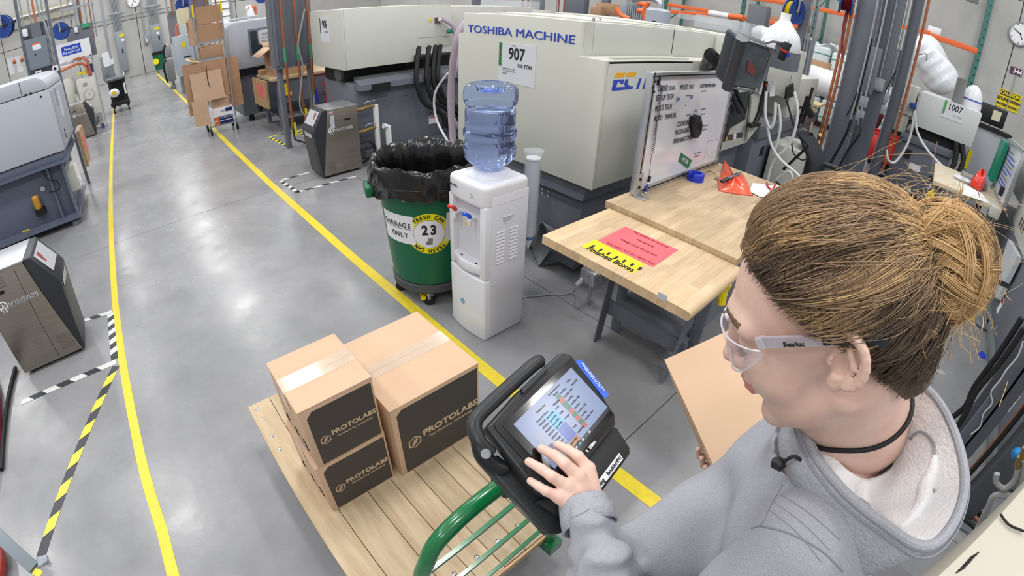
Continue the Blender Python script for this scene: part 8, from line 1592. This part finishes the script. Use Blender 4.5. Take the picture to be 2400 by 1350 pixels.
# ---- safety glasses
gl = per.part('safety_glasses', MB().tube([hw((.108, -.006, .012)), hw((.112, 0, .014)), hw((.108, .006, .012))], .0025, 8), mat('clear_frame', (226, 222, 230), .15, alpha=.6, coat=.6), label='clear wraparound safety glasses with black temple tips')
lens = mat('clear_lens', (226, 220, 232), .04, alpha=.16, coat=1., spec=.8)
def lensf(s):
    def fn(u, v):
        a = .06 + 1.30 * u; top = .018 - .006 * u; bot = -.029 + .036 * u ** 2.4 + .012 * max(0, .22 - u) / .22; r_ = .068; z = top * (1 - v) + bot * v
        return hw((.050 + (r_ - .10 * abs(z) * .12) * math.cos(a) * .94, s * .072 * math.sin(a), z))
    return fn
for s in (1, -1):
    per.part('lens', MB().grid(lensf(s), 24, 10), lens, parent=gl, sm=90, solid=.0016)
    edge = [lensf(s)(u, 0) for u in np.linspace(0, 1, 16)] + [lensf(s)(1, v) for v in (.5, 1)] + [lensf(s)(u, 1) for u in np.linspace(.95, 0, 16)]; per.part('lens_edge', MB().tube(edge, .0011, 6), MC['clear_frame'], parent=gl)
tpx = [(1775, 803), (1800, 802), (1860, 800), (1932, 798)]
def tem(s):
    A = [hpl(u, v, l_) for (u, v), l_ in zip(tpx, (.070, .074, .077, .0785))]; B = [hpl(u, v, l_) for (u, v), l_ in zip([(1928, 797), (1955, 795), (2010, 794), (2055, 799), (2078, 806)], (.0785, .079, .0825, .083, .081))]
    for L in (A, B):
        for p in L: p[1] *= s
    return [hw(p) for p in curve([Vector(p) for p in A], 5)], [hw(p) for p in curve([Vector(p) for p in B], 5)]
for s in (1, -1):
    a, b_ = tem(s); ml = MB()
    for P, w0, w1, nm, m in ((a, .0070, .0058, 'temple', mat('frosted_temple', (196, 186, 194), .25, alpha=.75, coat=.5)), (b_, .0058, .0062, 'temple_tip', mat('temple_black', (34, 38, 44), .45))):
        mb = MB(); n = len(P)
        for i in range(n - 1): hw_ = (w0 + (w1 - w0) * i / n); mb.bar(P[i], P[i + 1] + (P[i + 1] - P[i]) * .08, .0035, hw_ * 1.5, up=HM[:, 2])
        per.part(nm, mb, m, parent=gl, sm=60)
    per.part('hinge', MB().bar(a[1], a[4], .006, .010, up=HM[:, 2]), MC['clear_frame'], parent=gl)
bt0, bt1 = hw(hpl(1842, 806, .080)), hw(hpl(1880, 805, .082)); per.text('Bearkat', (bt0 + bt1) / 2, bt1 - bt0, Vector(HM[:, 2]), .0042, ink, parent=gl, bold=.0002, ext=.0002)
# ---- the carton she holds
hb = T('carton', 'large plain carton held under the right arm of the woman', 'box', BA - bn * .25)
def bp_(a, b_, c): return Vector(BD + e1 * a + e2 * b_ - bn * c)
hb.part('body', MB().obox(bp_(.20, .16, .10), Vector(e1 * .20), Vector(e2 * .16), Vector(bn * .098)), kraft, bev=.003)
hb.part('flap', MB().obox(bp_(.20, .16, .001), Vector(e1 * .20), Vector(e2 * .1605), Vector(bn * .0015)), kraft, bev=.001)
hb.part('side_mark', MB().obox(bp_(.10, -.0005, .05), Vector(e1 * .035), Vector(e2 * .0008), Vector(bn * .012)), MC['kraft_cardboard'] if 'kraft_cardboard' in MC else kraft); hb.part('white_label', MB().obox(bp_(.395, .27, -.0005), Vector(e1 * .012), Vector(e2 * .03), Vector(bn * .0006)), paper)
# ------------------------------------------------------------------ lettering becomes plain mesh
dg = bpy.context.evaluated_depsgraph_get()
for o in TXT:
    me = bpy.data.meshes.new_from_object(o.evaluated_get(dg)); n = bpy.data.objects.new('lettering', me); COL.objects.link(n)
    n.parent = o.parent; n.matrix_local = o.matrix_local.copy(); n['kind'] = 'thing'
    if not me.materials and o.data.materials: me.materials.append(o.data.materials[0])
    bpy.data.objects.remove(o)
